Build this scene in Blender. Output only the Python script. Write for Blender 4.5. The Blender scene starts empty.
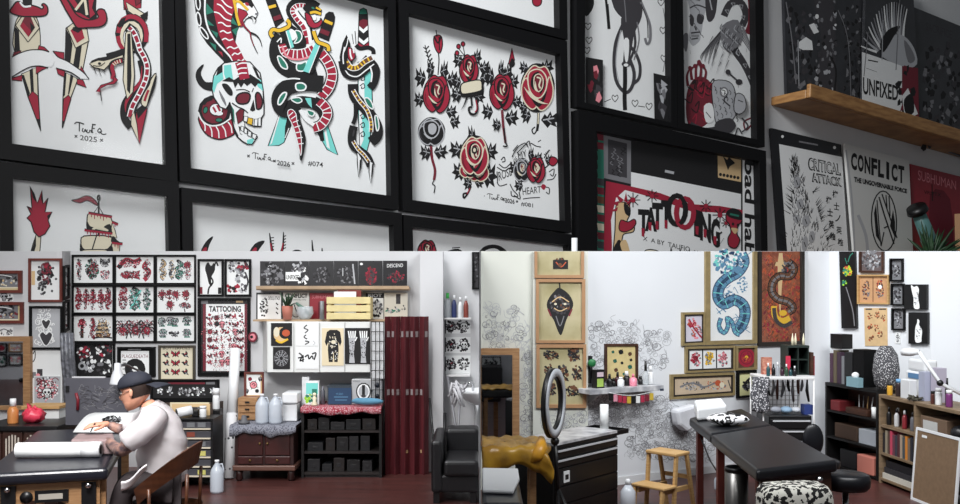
import bpy, math, random
from mathutils import Vector, Matrix
from mathutils.geometry import tessellate_polygon
random.seed(7)
SC = bpy.context.scene
COL = SC.collection
F, HX, HY, EYE = 900.0, 480.0, 295.0, 1.7      # focal length in pixels, principal point, eye height

# ---------------------------------------------------------------- camera
cd = bpy.data.cameras.new('camera'); cam = bpy.data.objects.new('camera', cd); COL.objects.link(cam)
cam.location = (0, 0, EYE); cam.rotation_euler = (math.pi/2, 0, 0)
cd.sensor_width = 36; cd.lens = 36*F/960; cd.shift_y = (HY-252)/960
cd.clip_end = 200
SC.camera = cam
SC.view_settings.view_transform = 'Standard'
SC.view_settings.look = 'None'
SC.view_settings.gamma = 1
SC.view_settings.exposure = 0

def PX(px, py, Y): return Vector(((px-HX)/F*Y, Y, EYE-(py-HY)/F*Y))
def X(px, Y): return (px-HX)/F*Y
def Z(py, Y): return EYE-(py-HY)/F*Y
def ONZ(px, py, z):                              # point of the horizontal plane z seen at a pixel
    Y = (EYE-z)*F/(py-HY); return PX(px, py, Y)

# ---------------------------------------------------------------- materials
def lin(c):
    c = c/255.0
    return c/12.92 if c <= .04045 else ((c+.055)/1.055)**2.4
MC = {}
def M(name, rgb=None, rough=.5, metal=0, noise=0, scale=20, rgb2=None, stretch=None, bump=0, emit=0, trans=0, spec=None, alpha=1):
    if name in MC: return MC[name]
    m = bpy.data.materials.new(name); m.use_nodes = True; MC[name] = m
    nt = m.node_tree; b = nt.nodes['Principled BSDF']
    c = tuple(lin(v) for v in rgb)+(1,)
    b.inputs['Base Color'].default_value = c
    b.inputs['Roughness'].default_value = rough; b.inputs['Metallic'].default_value = metal
    if spec is not None: b.inputs['Specular IOR Level'].default_value = spec
    if trans: b.inputs['Transmission Weight'].default_value = trans
    if alpha < 1: b.inputs['Alpha'].default_value = alpha
    if emit:
        b.inputs['Emission Color'].default_value = c; b.inputs['Emission Strength'].default_value = emit
    if noise or rgb2 or bump:
        tc = nt.nodes.new('ShaderNodeTexCoord'); mp = nt.nodes.new('ShaderNodeMapping')
        if stretch: mp.inputs['Scale'].default_value = stretch
        nz = nt.nodes.new('ShaderNodeTexNoise'); nz.inputs['Scale'].default_value = scale; nz.inputs['Detail'].default_value = 5
        nt.links.new(tc.outputs['Object'], mp.inputs[0]); nt.links.new(mp.outputs[0], nz.inputs['Vector'])
        if noise or rgb2:
            r = nt.nodes.new('ShaderNodeValToRGB')
            c2 = tuple(lin(v) for v in rgb2)+(1,) if rgb2 else tuple(v*(1-noise) for v in c[:3])+(1,)
            r.color_ramp.elements[0].position = .35; r.color_ramp.elements[1].position = .65
            r.color_ramp.elements[0].color = c2; r.color_ramp.elements[1].color = c
            nt.links.new(nz.outputs['Fac'], r.inputs[0]); nt.links.new(r.outputs[0], b.inputs['Base Color'])
        if bump:
            bp = nt.nodes.new('ShaderNodeBump'); bp.inputs['Strength'].default_value = bump
            nt.links.new(nz.outputs['Fac'], bp.inputs['Height']); nt.links.new(bp.outputs[0], b.inputs['Normal'])
    return m
def glass_mat():
    m = bpy.data.materials.new('thin_glass'); m.use_nodes = True; nt = m.node_tree
    nt.nodes.remove(nt.nodes['Principled BSDF']); out = nt.nodes['Material Output']
    t = nt.nodes.new('ShaderNodeBsdfTransparent'); g = nt.nodes.new('ShaderNodeBsdfGlossy'); g.inputs['Roughness'].default_value = .12
    mx = nt.nodes.new('ShaderNodeMixShader'); mx.inputs[0].default_value = .022
    nt.links.new(t.outputs[0], mx.inputs[1]); nt.links.new(g.outputs[0], mx.inputs[2])
    nt.links.new(mx.outputs[0], out.inputs['Surface']); return m
GLASS = glass_mat()
def clear_plastic(name, rgb, op):
    m = bpy.data.materials.new(name); m.use_nodes = True; nt = m.node_tree; b = nt.nodes['Principled BSDF']; out = nt.nodes['Material Output']
    b.inputs['Base Color'].default_value = tuple(lin(v) for v in rgb)+(1,); b.inputs['Roughness'].default_value = .25
    t = nt.nodes.new('ShaderNodeBsdfTransparent'); mx = nt.nodes.new('ShaderNodeMixShader'); mx.inputs[0].default_value = op
    nt.links.new(t.outputs[0], mx.inputs[1]); nt.links.new(b.outputs[0], mx.inputs[2]); nt.links.new(mx.outputs[0], out.inputs['Surface'])
    MC[name] = m; return m

PAPER = M('paper', (232,234,234), .8, noise=.03, scale=3)
CREAMP = M('aged_paper', (214,196,150), .85, noise=.16, scale=2.5)
BLACKF = M('black_frame', (9,9,11), .6, noise=.3, scale=30, spec=.2)
WHITEP = M('white_plastic', (226,228,230), .4)
BLACKP = M('black_plastic', (15,15,17), .4)
LEATHER = M('black_leather', (19,20,25), .38, noise=.25, scale=14, bump=.04)
STEEL = M('brushed_steel', (150,150,152), .3, metal=1)
CHROME = M('chrome', (205,205,208), .12, metal=1)
WOODL = M('pale_wood', (196,160,108), .55, rgb2=(174,136,86), scale=6, stretch=(1,1,12))
WOODT = M('tan_wood', (172,132,92), .55, rgb2=(146,108,72), scale=8, stretch=(1,1,8))
WOODD = M('dark_wood', (74,44,30), .5, rgb2=(52,30,20), scale=6, stretch=(1,1,8))
WOODR = M('red_wood', (112,50,40), .5, rgb2=(86,36,30), scale=6)
SILVERG = M('silver_grey', (120,122,126), .4)
INK = {
 'k': M('black_ink', (16,15,17), .7), 'r': M('crimson_ink', (158,30,55), .7), 'd': M('dark_red_ink', (112,28,44), .7),
 'c': M('cream_ink', (220,212,188), .8), 'w': M('white_ink', (236,238,238), .8), 'g': M('green_ink', (38,118,98), .7),
 't': M('teal_ink', (120,212,204), .7), 'y': M('yellow_ink', (226,182,50), .7), 'p': M('pink_ink', (226,140,150), .7),
 'a': M('grey_ink', (120,120,124), .8), 'l': M('light_grey_ink', (178,180,184), .8), 'b': M('blue_ink', (90,138,170), .7),
 'n': M('navy_ink', (34,62,94), .7), 'o': M('orange_ink', (184,84,50), .7), 'u': M('brown_ink', (104,66,44), .8),
 's': M('charcoal_ink', (58,56,60), .7), 'e': M('tan_ink', (214,184,138), .8), 'm': M('lime_ink', (150,206,50), .7), 'v':M('violet_ink',(128,96,140),.7),
}
INKS = list(INK)

# ---------------------------------------------------------------- mesh building
class MB:
    def __init__(s): s.v = []; s.f = []; s.mi = []; s.sm = []; s.M = None; s.cur = 0; s.smooth = False
    def add(s, vs, fs, smooth=None):
        b = len(s.v)
        for p in vs:
            p = Vector(p); s.v.append(s.M @ p if s.M else p)
        for f in fs:
            s.f.append(tuple(b+i for i in f)); s.mi.append(s.cur); s.sm.append(s.smooth if smooth is None else smooth)
        return s
    def box(s, x0, x1, y0, y1, z0, z1):
        return s.add([(x0,y0,z0),(x1,y0,z0),(x1,y1,z0),(x0,y1,z0),(x0,y0,z1),(x1,y0,z1),(x1,y1,z1),(x0,y1,z1)],
              [(0,3,2,1),(4,5,6,7),(0,1,5,4),(1,2,6,5),(2,3,7,6),(3,0,4,7)])
    def pbox(s, x0, y0, x1, y1, Y, d):           # box whose front face shows at this pixel rectangle at depth Y
        return s.box(X(x0,Y), X(x1,Y), Y, Y+d, Z(y1,Y), Z(y0,Y))
    def prism(s, pts, vec):
        pts = [Vector(p) for p in pts]; vec = Vector(vec); n = len(pts)
        tri = tessellate_polygon([pts])
        vs = pts+[p+vec for p in pts]; fs = []
        # orientation
        nn = Vector((0,0,0))
        for i in range(n): nn += pts[i].cross(pts[(i+1) % n])
        flip = nn.dot(vec) > 0
        for t in tri:
            a = (pts[t[1]]-pts[t[0]]).cross(pts[t[2]]-pts[t[0]])
            t = tuple(t) if (a.dot(vec) < 0) else (t[0], t[2], t[1])
            fs.append(t); fs.append((t[0]+n, t[2]+n, t[1]+n))
        for i in range(n):
            j = (i+1) % n
            fs.append((i, j, j+n, i+n) if flip else (j, i, i+n, j+n))
        return s.add(vs, fs)
    def lathe(s, c, prof, seg=20, axis=None, smooth=True):
        c = Vector(c); R = axis.to_track_quat('Z', 'Y').to_matrix() if axis is not None else Matrix.Identity(3)
        vs = []; fs = []; n = len(prof)
        for r, z in prof:
            for k in range(seg):
                a = 2*math.pi*k/seg; vs.append(c+R @ Vector((r*math.cos(a), r*math.sin(a), z)))
        for i in range(n-1):
            for k in range(seg):
                k2 = (k+1) % seg; fs.append((i*seg+k, i*seg+k2, (i+1)*seg+k2, (i+1)*seg+k))
        if prof[0][0] > 1e-5: fs.append(tuple(reversed(range(seg))))
        if prof[-1][0] > 1e-5: fs.append(tuple((n-1)*seg+k for k in range(seg)))
        return s.add(vs, fs, smooth)
    def cyl(s, p0, p1, r0, r1=None, seg=14):
        p0, p1 = Vector(p0), Vector(p1); r1 = r0 if r1 is None else r1; d = p1-p0
        return s.lathe(p0, [(r0,0),(r1,d.length)], seg, d.normalized())
    def ball(s, c, r, sx=1, sy=1, sz=1, seg=14, rings=9):
        vs = []; fs = []; c = Vector(c)
        for i in range(rings+1):
            th = math.pi*i/rings
            for k in range(seg):
                a = 2*math.pi*k/seg
                vs.append(c+Vector((r*sx*math.sin(th)*math.cos(a), r*sy*math.sin(th)*math.sin(a), r*sz*math.cos(th))))
        for i in range(rings):
            for k in range(seg):
                k2 = (k+1) % seg; fs.append((i*seg+k, (i+1)*seg+k, (i+1)*seg+k2, i*seg+k2))
        return s.add(vs, fs, True)
    def tube(s, pts, r, seg=8, closed=False):
        pts = [Vector(p) for p in pts]; n = len(pts); vs = []; fs = []
        prev = None
        for i, p in enumerate(pts):
            a = pts[(i-1) % n] if (closed or i > 0) else p; b = pts[(i+1) % n] if (closed or i < n-1) else p
            d = (b-a).normalized()
            up = prev if prev is not None else (Vector((0,0,1)) if abs(d.z) < .9 else Vector((1,0,0)))
            sx = d.cross(up).normalized() if d.cross(up).length > 1e-6 else Vector((1,0,0)); up = sx.cross(d).normalized(); prev = up
            rr = r[i] if isinstance(r, (list, tuple)) else r
            for k in range(seg):
                t = 2*math.pi*k/seg; vs.append(p+(sx*math.cos(t)+up*math.sin(t))*rr)
        m = n if closed else n-1
        for i in range(m):
            for k in range(seg):
                k2 = (k+1) % seg; j = (i+1) % n
                fs.append((i*seg+k, i*seg+k2, j*seg+k2, j*seg+k))
        if not closed: fs.append(tuple(reversed(range(seg)))); fs.append(tuple((n-1)*seg+k for k in range(seg)))
        return s.add(vs, fs, True)

def loc_of(o):
    v = Vector((0,0,0))
    while o is not None: v += o.location; o = o.parent
    return v
def mesh_obj(name, mb, mats, parent=None, origin=None, bevel=0, seg=2):
    if not isinstance(mats, (list, tuple)): mats = [mats]
    if origin is None:
        if parent is not None: origin = loc_of(parent)
        else:
            xs = [p.x for p in mb.v]; ys = [p.y for p in mb.v]; zs = [p.z for p in mb.v]
            origin = Vector(((min(xs)+max(xs))/2, (min(ys)+max(ys))/2, min(zs)))
    me = bpy.data.meshes.new(name); me.from_pydata([tuple(p-origin) for p in mb.v], [], mb.f)
    for m in mats: me.materials.append(m)
    me.polygons.foreach_set('material_index', mb.mi); me.polygons.foreach_set('use_smooth', mb.sm); me.update()
    o = bpy.data.objects.new(name, me); COL.objects.link(o)
    if parent is not None: o.parent = parent; o.location = origin-loc_of(parent)
    else: o.location = origin
    if bevel:
        b = o.modifiers.new('bevel', 'BEVEL'); b.width = bevel; b.segments = seg; b.limit_method = 'ANGLE'
    return o
def tag(o, label, cat, group=None):
    o['label'] = label; o['category'] = cat
    if group: o['group'] = group
    return o
def thing(name, label, cat, loc, group=None):
    o = bpy.data.objects.new(name, None); COL.objects.link(o); o.empty_display_size = .1
    o.location = Vector(loc); return tag(o, label, cat, group)
def solo(name, mb, mats, label, cat, group=None, bevel=0, seg=2): return tag(mesh_obj(name, mb, mats, None, None, bevel, seg), label, cat, group)
def struct(name, mb, mats):
    o = mesh_obj(name, mb, mats); o['kind'] = 'structure'; return o
def copy_tree(o, delta, label, group=None):
    c = o.copy(); COL.objects.link(c); c.location = o.location+Vector(delta); c['label'] = label
    if group: c['group'] = group
    for ch in list(o.children):
        k = ch.copy(); COL.objects.link(k); k.parent = c
        for g in list(ch.children):
            q = g.copy(); COL.objects.link(q); q.parent = k
    return c

# ---------------------------------------------------------------- planes and drawn artwork
class Plane:
    def __init__(s, p, n): s.p = Vector(p); s.n = Vector(n).normalized()
    def hit(s, px, py, off=0):
        d = Vector(((px-HX)/F, 1, -(py-HY)/F)); o = Vector((0,0,EYE)); q = s.p+s.n*off
        return o+d*((q-o).dot(s.n)/d.dot(s.n))
def frontal(Y): return Plane((0,Y,0), (0,-1,0))

def spline(pts, closed, sub=4):
    n = len(pts); out = []
    rng = range(n) if closed else range(n-1)
    for i in rng:
        if closed: p0, p1, p2, p3 = pts[(i-1) % n], pts[i], pts[(i+1) % n], pts[(i+2) % n]
        else: p0, p1, p2, p3 = pts[max(i-1,0)], pts[i], pts[i+1], pts[min(i+2,n-1)]
        for k in range(sub):
            t = k/sub; r = []
            for a in (0,1):
                r.append(.5*((2*p1[a])+(-p0[a]+p2[a])*t+(2*p0[a]-5*p1[a]+4*p2[a]-p3[a])*t*t+(-p0[a]+3*p1[a]-3*p2[a]+p3[a])*t**3))
            out.append(tuple(r))
    if not closed: out.append(tuple(pts[-1][:2]))
    return out

TXT = {}
def text_tris(s, bold=0, shear=0):
    key = (s, bold, shear)
    if key in TXT: return TXT[key]
    cu = bpy.data.curves.new('lettering', 'FONT'); cu.body = s; cu.size = 1; cu.offset = bold; cu.shear = shear; cu.resolution_u = 3
    o = bpy.data.objects.new('lettering', cu); COL.objects.link(o)
    bpy.context.view_layer.update()
    ev = o.evaluated_get(bpy.context.evaluated_depsgraph_get()); me = ev.to_mesh(); me.calc_loop_triangles()
    vs = [(v.co.x, v.co.y) for v in me.vertices]; tr = [tuple(t.vertices) for t in me.loop_triangles]
    ev.to_mesh_clear(); bpy.data.objects.remove(o); bpy.data.curves.remove(cu)
    if vs:
        x0 = min(v[0] for v in vs); x1 = max(v[0] for v in vs); y0 = min(v[1] for v in vs); y1 = max(v[1] for v in vs)
        vs = [((x-x0)/max(x1-x0,1e-6), (y1-y)/max(y1-y0,1e-6)) for x, y in vs]
    TXT[key] = (vs, tr); return TXT[key]

class Art:
    """flat drawing: every shape is a thin layer of ink on the sheet"""
    def __init__(s, plane, base=0, step=.0002): s.pl = plane; s.mb = MB(); s.k = base; s.step = step; s.lay = []; s.map = None; s.ow = .9
    def P(s, p):
        x, y = s.map(p[0], p[1]) if s.map else p[:2]
        return s.pl.hit(x, y, s.k)
    def tri(s, pts, tris, c):
        s.mb.cur = c if isinstance(c, int) else INKS.index(c)+1
        q = [s.map(p[0], p[1]) if s.map else (p[0], p[1]) for p in pts]
        bx = (min(p[0] for p in q), min(p[1] for p in q), max(p[0] for p in q), max(p[1] for p in q))
        L = 1+max([l for b, l in s.lay if b[0] < bx[2] and b[2] > bx[0] and b[1] < bx[3] and b[3] > bx[1]], default=0)
        s.lay.append((bx, L)); off = s.k+L*s.step
        vs = [s.pl.hit(p[0], p[1], off) for p in q]; fs = []
        for t in tris:
            n = (vs[t[1]]-vs[t[0]]).cross(vs[t[2]]-vs[t[0]])
            fs.append(tuple(t) if n.dot(s.pl.n) > 0 else (t[0],t[2],t[1]))
        s.mb.add(vs, fs, False)
    def fill(s, pts, c, sm=True, sub=3):
        q = spline(pts, True, sub) if sm else pts
        s.tri(q, tessellate_polygon([[Vector((p[0],p[1],0)) for p in q]]), c); return q
    def line(s, pts, w, c='k', sm=True, closed=False, taper=0):
        q = spline(pts, closed, 4) if sm and len(pts) > 2 else list(pts)
        n = len(q); L = []; R = []
        for i in range(n):
            a = q[(i-1) % n] if (closed or i > 0) else q[i]; b = q[(i+1) % n] if (closed or i < n-1) else q[i]
            dx, dy = b[0]-a[0], b[1]-a[1]; l = math.hypot(dx, dy) or 1
            t = i/(n-1); ww = w/2
            if taper == 1: ww *= max(.12, 1-t)
            elif taper == 2: ww *= max(.15, math.sin(math.pi*min(max(t,.02),.98)))
            elif isinstance(taper, (list,tuple)): ww *= taper[0]+(taper[1]-taper[0])*t
            L.append((q[i][0]-dy/l*ww, q[i][1]+dx/l*ww)); R.append((q[i][0]+dy/l*ww, q[i][1]-dx/l*ww))
        m = n if closed else n-1; tr = []
        for i in range(m):
            j = (i+1) % n; tr += [(i,j,n+j),(i,n+j,n+i)]
        s.tri(L+R, tr, c)
    def shape(s, pts, c, sm=True, ow=None, oc='k', sub=3):
        q = s.fill(pts, c, sm, sub); w = s.ow if ow is None else ow
        if w: s.line(q, w, oc, sm=False, closed=True)
    def ell(s, x, y, rx, ry, c, rot=0, ow=0, n=14):
        ca, sa = math.cos(rot), math.sin(rot)
        p = [(x+rx*math.cos(t)*ca-ry*math.sin(t)*sa, y+rx*math.cos(t)*sa+ry*math.sin(t)*ca) for t in [2*math.pi*i/n for i in range(n)]]
        s.fill(p, c, False)
        if ow: s.line(p, ow, 'k', False, True)
    def rect(s, x0, y0, x1, y1, c): s.fill([(x0,y0),(x1,y0),(x1,y1),(x0,y1)], c, False)
    def text(s, t, quad, c='k', bold=0, shear=0):     # quad: TL TR BR BL in the drawing's own coordinates
        vs, tr = text_tris(t, bold, shear)
        if not vs: return
        a, b, cc, d = quad
        f = lambda u, v: tuple((a[i]*(1-u)+b[i]*u)*(1-v)+(d[i]*(1-u)+cc[i]*u)*v for i in (0,1))
        s.tri([f(*p) for p in vs], tr, c)
    def bands(s, path, w, c, n, c2='k', w2=1, off=.5):    # cross stripes along a path (snake belly)
        q = spline(path, False, 8)
        for i in range(1, n):
            k = int(i*(len(q)-1)/n); p = q[k]; a = q[max(k-1,0)]; b = q[min(k+1,len(q)-1)]
            dx, dy = b[0]-a[0], b[1]-a[1]; l = math.hypot(dx,dy) or 1
            s.line([(p[0]-dy/l*w/2, p[1]+dx/l*w/2), (p[0]+dy/l*w/2, p[1]-dx/l*w/2)], w2, c, False)
    def unit(s, x0, y0, x1, y1, rot=0):
        ca, sa = math.cos(rot), math.sin(rot); cx, cy = (x0+x1)/2, (y0+y1)/2; w, h = x1-x0, y1-y0
        old = s.map if not getattr(s, '_u', False) else s._base
        if not getattr(s, '_u', False): s._base = s.map; s._u = True
        def f(u, v):
            a, b = (u-.5)*w, (v-.5)*h; x, y = cx+a*ca-b*sa, cy+a*sa+b*ca
            return old(x, y) if old else (x, y)
        s.map = f; return s
    def reset(s):
        if getattr(s, '_u', False): s.map = s._base; s._u = False
def quadmap(q):
    a, b, c, d = q
    return lambda u, v: tuple((a[i]*(1-u)+b[i]*u)*(1-v)+(d[i]*(1-u)+c[i]*u)*v for i in (0,1))

def as_quad(r): return r if isinstance(r, list) else [(r[0],r[1]),(r[2],r[1]),(r[2],r[3]),(r[0],r[3])]
def ring_bars(mb, pl, oq, iq, d0, d1, top=True):
    O0 = [pl.hit(*p, d0) for p in oq]; O1 = [o+pl.n*(d1-d0) for o in O0]
    I1 = [pl.hit(*p, d1) for p in iq]; I0 = [i-pl.n*(d1-d0) for i in I1]
    O1 = [pl.hit(*p, d1) for p in oq]; O0 = [o-pl.n*(d1-d0) for o in O1]
    for i in range(4):
        if i == 0 and not top: continue
        j = (i+1) % 4
        mb.add([O1[i],O1[j],I1[j],I1[i],O0[i],O0[j],I0[j],I0[i]], [(3,2,1,0),(4,5,6,7),(0,1,5,4),(1,2,6,5),(2,3,7,6),(3,0,4,7)])
def picture(pl, outer, inner, fm, label, draw=None, paper=None, depth=.025, name='framed_print', cat='framed print', group=None,
            glass=False, back=.002, step=.0002, top=True, inner2=None, fm2=None, sheet='print', mat_q=None):
    """a framed picture hung on a plane; quads in pixels on the plane"""
    oq, iq = as_quad(outer), as_quad(inner)
    base = (pl.hit(*oq[2], back)+pl.hit(*oq[3], back))/2
    t = thing(name, label, cat, base, group)
    mb = MB(); ring_bars(mb, pl, oq, iq, back, depth+back, top); mesh_obj('frame', mb, fm, t)
    if inner2:
        i2 = as_quad(inner2); mb = MB(); ring_bars(mb, pl, iq, i2, back, depth*.7+back, top); mesh_obj('inner_frame', mb, fm2 or BLACKF, t); iq = i2
    a = Art(pl, back+depth*.15, step); a.mb.cur = 0
    e = [pl.hit(*p, a.k) for p in iq]
    # the sheet, a thin board reaching under the frame
    b = [p-pl.n*depth*.12 for p in e]
    a.mb.add(e+b, [(3,2,1,0),(4,5,6,7),(0,1,5,4),(1,2,6,5),(2,3,7,6),(3,0,4,7)])
    if draw: draw(a)
    mesh_obj(sheet, a.mb, [paper or PAPER]+[INK[i] for i in INKS], t)
    if glass:
        mb = MB(); g = [pl.hit(*p, back+depth*.8) for p in iq]; mb.add(g, [(3,2,1,0)]); mesh_obj('glass', mb, GLASS, t)
    return t
def sheet(pl, q, label, draw=None, paper=None, name='hanging_print', cat='print', group=None, thick=.004, back=.002, step=.0002, extra=None):
    """an unframed sheet or card fixed to a plane"""
    q = as_quad(q); a = Art(pl, back+thick, step); a.mb.cur = 0
    e = [pl.hit(*p, a.k) for p in q]; b = [p-pl.n*thick for p in e]
    a.mb.add(e+b, [(3,2,1,0),(4,5,6,7),(0,1,5,4),(1,2,6,5),(2,3,7,6),(3,0,4,7)])
    if draw: draw(a)
    return solo(name, a.mb, [paper or PAPER]+[INK[i] for i in INKS], label, cat, group)
# ================================================================ the gallery wall above
GY0 = 9.5
GP = Plane((-.5333*GY0, GY0, 0), (1, -1.496, 0))
GVX, GVY = 1826.0, 396.0
def gl(x, xr, yr): return yr+(GVY-yr)*(x-xr)/(GVX-xr)      # height at x of the wall's horizontal through (xr, yr)
GWALL = M('gallery_wall', (214,215,216), .85, noise=.05, scale=1.2)
mb = MB(); a = GP.hit(-160,300); b = GP.hit(1010,300)
n = GP.n
mb.add([Vector((a.x,a.y,0)),Vector((b.x,b.y,0)),Vector((b.x,b.y,10)),Vector((a.x,a.y,10)),
        Vector((a.x,a.y,0))-n*.2,Vector((b.x,b.y,0))-n*.2,Vector((b.x,b.y,10))-n*.2,Vector((a.x,a.y,10))-n*.2],
       [(0,1,2,3),(7,6,5,4),(0,4,5,1),(1,5,6,2),(2,6,7,3),(3,7,4,0)])
struct('wall_upper', mb, GWALL)
GS = .0007
GF = M('gallery_black_frame', (9,9,11), .55, spec=.25)

def q4(xl0, xl1, xr0, xr1, yl0, yl1):     # left x at top/bottom, right x at top/bottom, left y top/bottom -> quad following the wall
    return [(xl0,yl0),(xr0,gl(xr0,xl0,yl0)),(xr1,gl(xr1,xl1,yl1)),(xl1,yl1)]
def grow(q, l, t, r, b):
    A,B,C,D = q
    return [(A[0]-l,A[1]-t-.1*l),(B[0]+r,B[1]-t+.1*r),(C[0]+r,C[1]+b+.1*r),(D[0]-l,D[1]+b-.1*l)]

def sig(a, x, y, w, year, num=None, numx=0, numy=0):
    # the signature, then the year between two crosses
    s = w/30.0; L = lambda pts, ww=1.1: a.line([(x+px*s, y+py*s+px*s*.13) for px, py in pts], ww*s, 'k', True)
    L([(0,2),(2,0),(6,0),(10,1)]); L([(5,0),(5,5),(5,9)])
    L([(9,5),(8,8),(10,9),(11,6),(12,9)]); L([(13,6),(13,9),(15,9),(16,6)]); L([(17,6),(17.5,9)])
    L([(19,0),(18,5),(19,9)]); L([(18,0),(22,0)]); L([(18,4),(21,4)]); L([(22,9),(22.4,9)])
    L([(26,3),(24,6),(26,8),(28,6),(26,3)]); L([(26,6),(29,9),(33,8)])
def cross(a, x, y, r):
    a.line([(x-r,y-r),(x+r,y+r)], .9, 'k', False); a.line([(x+r,y-r),(x-r,y+r)], .9, 'k', False)

def art_daggers(a):
    # first dagger
    a.shape([(21,15),(15,25),(14.5,51),(38,51),(39.5,28),(34,15)], 'c')
    a.fill([(14.5,26),(19,31),(20,51),(14.5,51)], 'k', False)
    a.shape([(22,16),(15.5,25.5),(28,42),(39.5,28),(33,16)], 'c', False, 1.1)
    a.fill([(24.5,17),(20,26),(28.5,37),(35,27.5),(31,17)], 'd', False); a.fill([(20,26),(28.5,37),(31,31),(23,22)], 'r', False)
    a.fill([(30,22),(35,27.5),(31,32)], 'k', False)
    a.fill([(20,-40),(33,-40),(32,5),(28,8),(23,7)], 'k', False)
    a.shape([(10,12),(13,6),(17,1.5),(22,3),(26,7.5),(30,5),(38,7),(42,9),(43.5,6.5),(41.5,5),(44,3.5),(47.5,7),(47.5,13),(43,16),(30,16.5),(20,16)], 'r', True, 1.3)
    a.line([(20,2),(24,6.5),(31,6)], 2, 'w')
    # lower blade
    a.shape([(21.5,74),(37.5,67),(38.5,96),(40.5,129),(28,97)], 'c', False, 1.1)
    a.fill([(21.5,75),(24,75),(30,93),(28,97)], 'k', False); a.fill([(29.5,70),(32.8,68),(34,94),(31,93)], 'k', False); a.fill([(36.8,68),(38.2,68),(38.5,96),(37.5,94)], 'k', False)
    a.shape([(28,97),(32.5,91),(38.2,96),(40.7,131),(36,118)], 'r', False, .9); a.fill([(36.5,119),(40.3,119),(41,132)], 'k', False)
    # ribbon
    a.shape([(37,52),(39,45.5),(44,47),(49,51.5),(44,54)], 'r', False); a.shape([(36,66),(48,67.5),(42,70),(36,74)], 'r', False)
    a.shape([(12,58),(14,52),(21,50.5),(20,56)], 'd', False); a.shape([(12,78),(22,75),(22,81),(12,80)], 'r', False)
    a.fill([(12,57),(20,53),(30,50),(42,50),(50,53),(55,60),(52,67),(40,66),(30,67),(20,72),(12,77)], 'w', False)
    a.line([(12,57),(20,53),(30,50),(42,50),(49,52)], 1.1); a.line([(12,77),(20,72),(30,67),(40,66),(48,68)], 1.1)
    # second dagger
    a.shape([(66,28),(75,22),(87,29),(88.5,41),(82,74),(65,66)], 'c', False, 1.1)
    a.fill([(66.3,29),(70,36),(72.5,44),(70,66),(65.3,64)], 'k', False); a.fill([(76,48),(82,44),(79,68),(73,66)], 'k', False)
    a.shape([(74,22),(67,28),(75.5,48),(89,41),(87,29),(82,27)], 'c', False, 1.1)
    a.fill([(74,27),(70.5,30.5),(77,43),(84.5,38),(82,29)], 'r', False); a.fill([(73,27),(78,26.5),(82,29.5),(78,33),(72,30)], 'k', False)
    a.fill([(58,-30),(98,-30),(96,8),(97,18),(76,26)], 'k', False)
    a.fill([(66,-4),(72,-4),(80,8),(76,10)], 'r', False); a.line([(75.5,10),(80,4),(86,-4)], 2.6, 'c', False); a.line([(84,-6),(86,8),(87,15)], 2.6, 'c', False)
    a.fill([(88,-6),(95,-6),(92,8),(95,14),(90,18)], 'r', False); a.fill([(74,12),(80,13),(90,19),(82,20)], 'r', False)
    a.shape([(59.5,-2),(66,-2),(72,8),(76,14),(82,18),(89,20),(96,18.5),(98.5,16.5),(96.5,12.5),(99,9),(104.5,10),(107,18),(105,24),(99,27),(88,27.5),(78,28),(73,22)], 'r', True, 1.4, sub=2)
    a.shape([(64.5,72),(78,79),(70,100),(62,128),(63,97)], 'c', False, 1.1)
    a.fill([(64.5,72),(66.5,73),(65,95),(63.3,97)], 'k', False); a.fill([(70.5,74),(73.5,76),(69,95),(68,94)], 'k', False)
    a.shape([(63.5,99),(68.5,95),(71,98.5),(62.5,128),(62.5,115)], 'r', False, .9); a.fill([(62.3,121),(65,121),(62,128)], 'k', False)
    a.shape([(53,51),(64,52.5),(64,61),(58,57)], 'r', False); a.shape([(81,66),(88.5,79),(79,73)], 'r', False)
    a.shape([(56,68),(65,71),(64,77),(58,74)], 'r', False); a.shape([(77,79),(83,80),(86.5,87.5),(77,84)], 'r', False)
    a.fill([(53,51),(58,57),(67,61),(76,67),(84,73),(89,79),(80,78.5),(72,73),(65,70.5),(56,68)], 'w', False)
    a.line([(53,51),(58,57),(67,61),(76,67),(84,73),(89,79)], 1.1); a.line([(56,68),(65,70.5),(72,73),(80,78.5)], 1.1)
    # third: snake round a dagger
    a.shape([(121,-40),(143,-40),(141,8),(124,10)], 'r', False); a.shape([(134,-6),(139,-6),(141,2),(136,6)], 'd', False)
    a.fill([(124,4),(128,12),(134,16),(127,18)], 'k', False)
    a.shape([(126,2),(134,7),(147.5,15.5),(146,21),(138,18),(128,11)], 'c', False, 1); a.fill([(140,15.5),(148,11),(147.5,19),(144,20.5)], 'k', False)
    a.ell(132,33.5,17,20,'k'); a.line([(118.5,33),(121,22),(130,16.5),(140,20),(146,30),(146,42)], 4.4, 'r'); a.line([(118,36),(119.5,43),(123,49)], 4.2, 'r')
    a.fill([(117,26),(121,19),(126,17),(124,24),(120,28)], 'k', False); a.ell(131.5,36,11.5,15,'c'); a.ell(131.5,37.5,8.6,12.3,'k'); a.ell(131.5,38,8,11.8,'w')
    a.line([(131,53),(124,52.5),(116,55),(107,57.5)], 8, 'k'); a.line([(122,54),(112,59),(103,63)], 2, 'c')
    a.line([(127,27),(132,31),(136,40),(138,48),(142,54),(146,64),(146.5,75),(143.5,85),(138.5,95),(132.5,106),(129.5,117)], 9.5, 'k')
    a.line([(141,60),(144,78),(138,88),(130,96),(124.5,106),(124.5,118),(131,127)], 7.5, 'k'); a.line([(142,66),(140,82),(131,93),(126,103),(125.5,112)], 3.6, 'r', taper=2)
    bl = [(129,27.5),(134,33),(138,43),(140,50),(144,57),(147,66),(146.5,76),(143.5,85),(138.5,95),(132.5,106),(129.5,117)]
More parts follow.
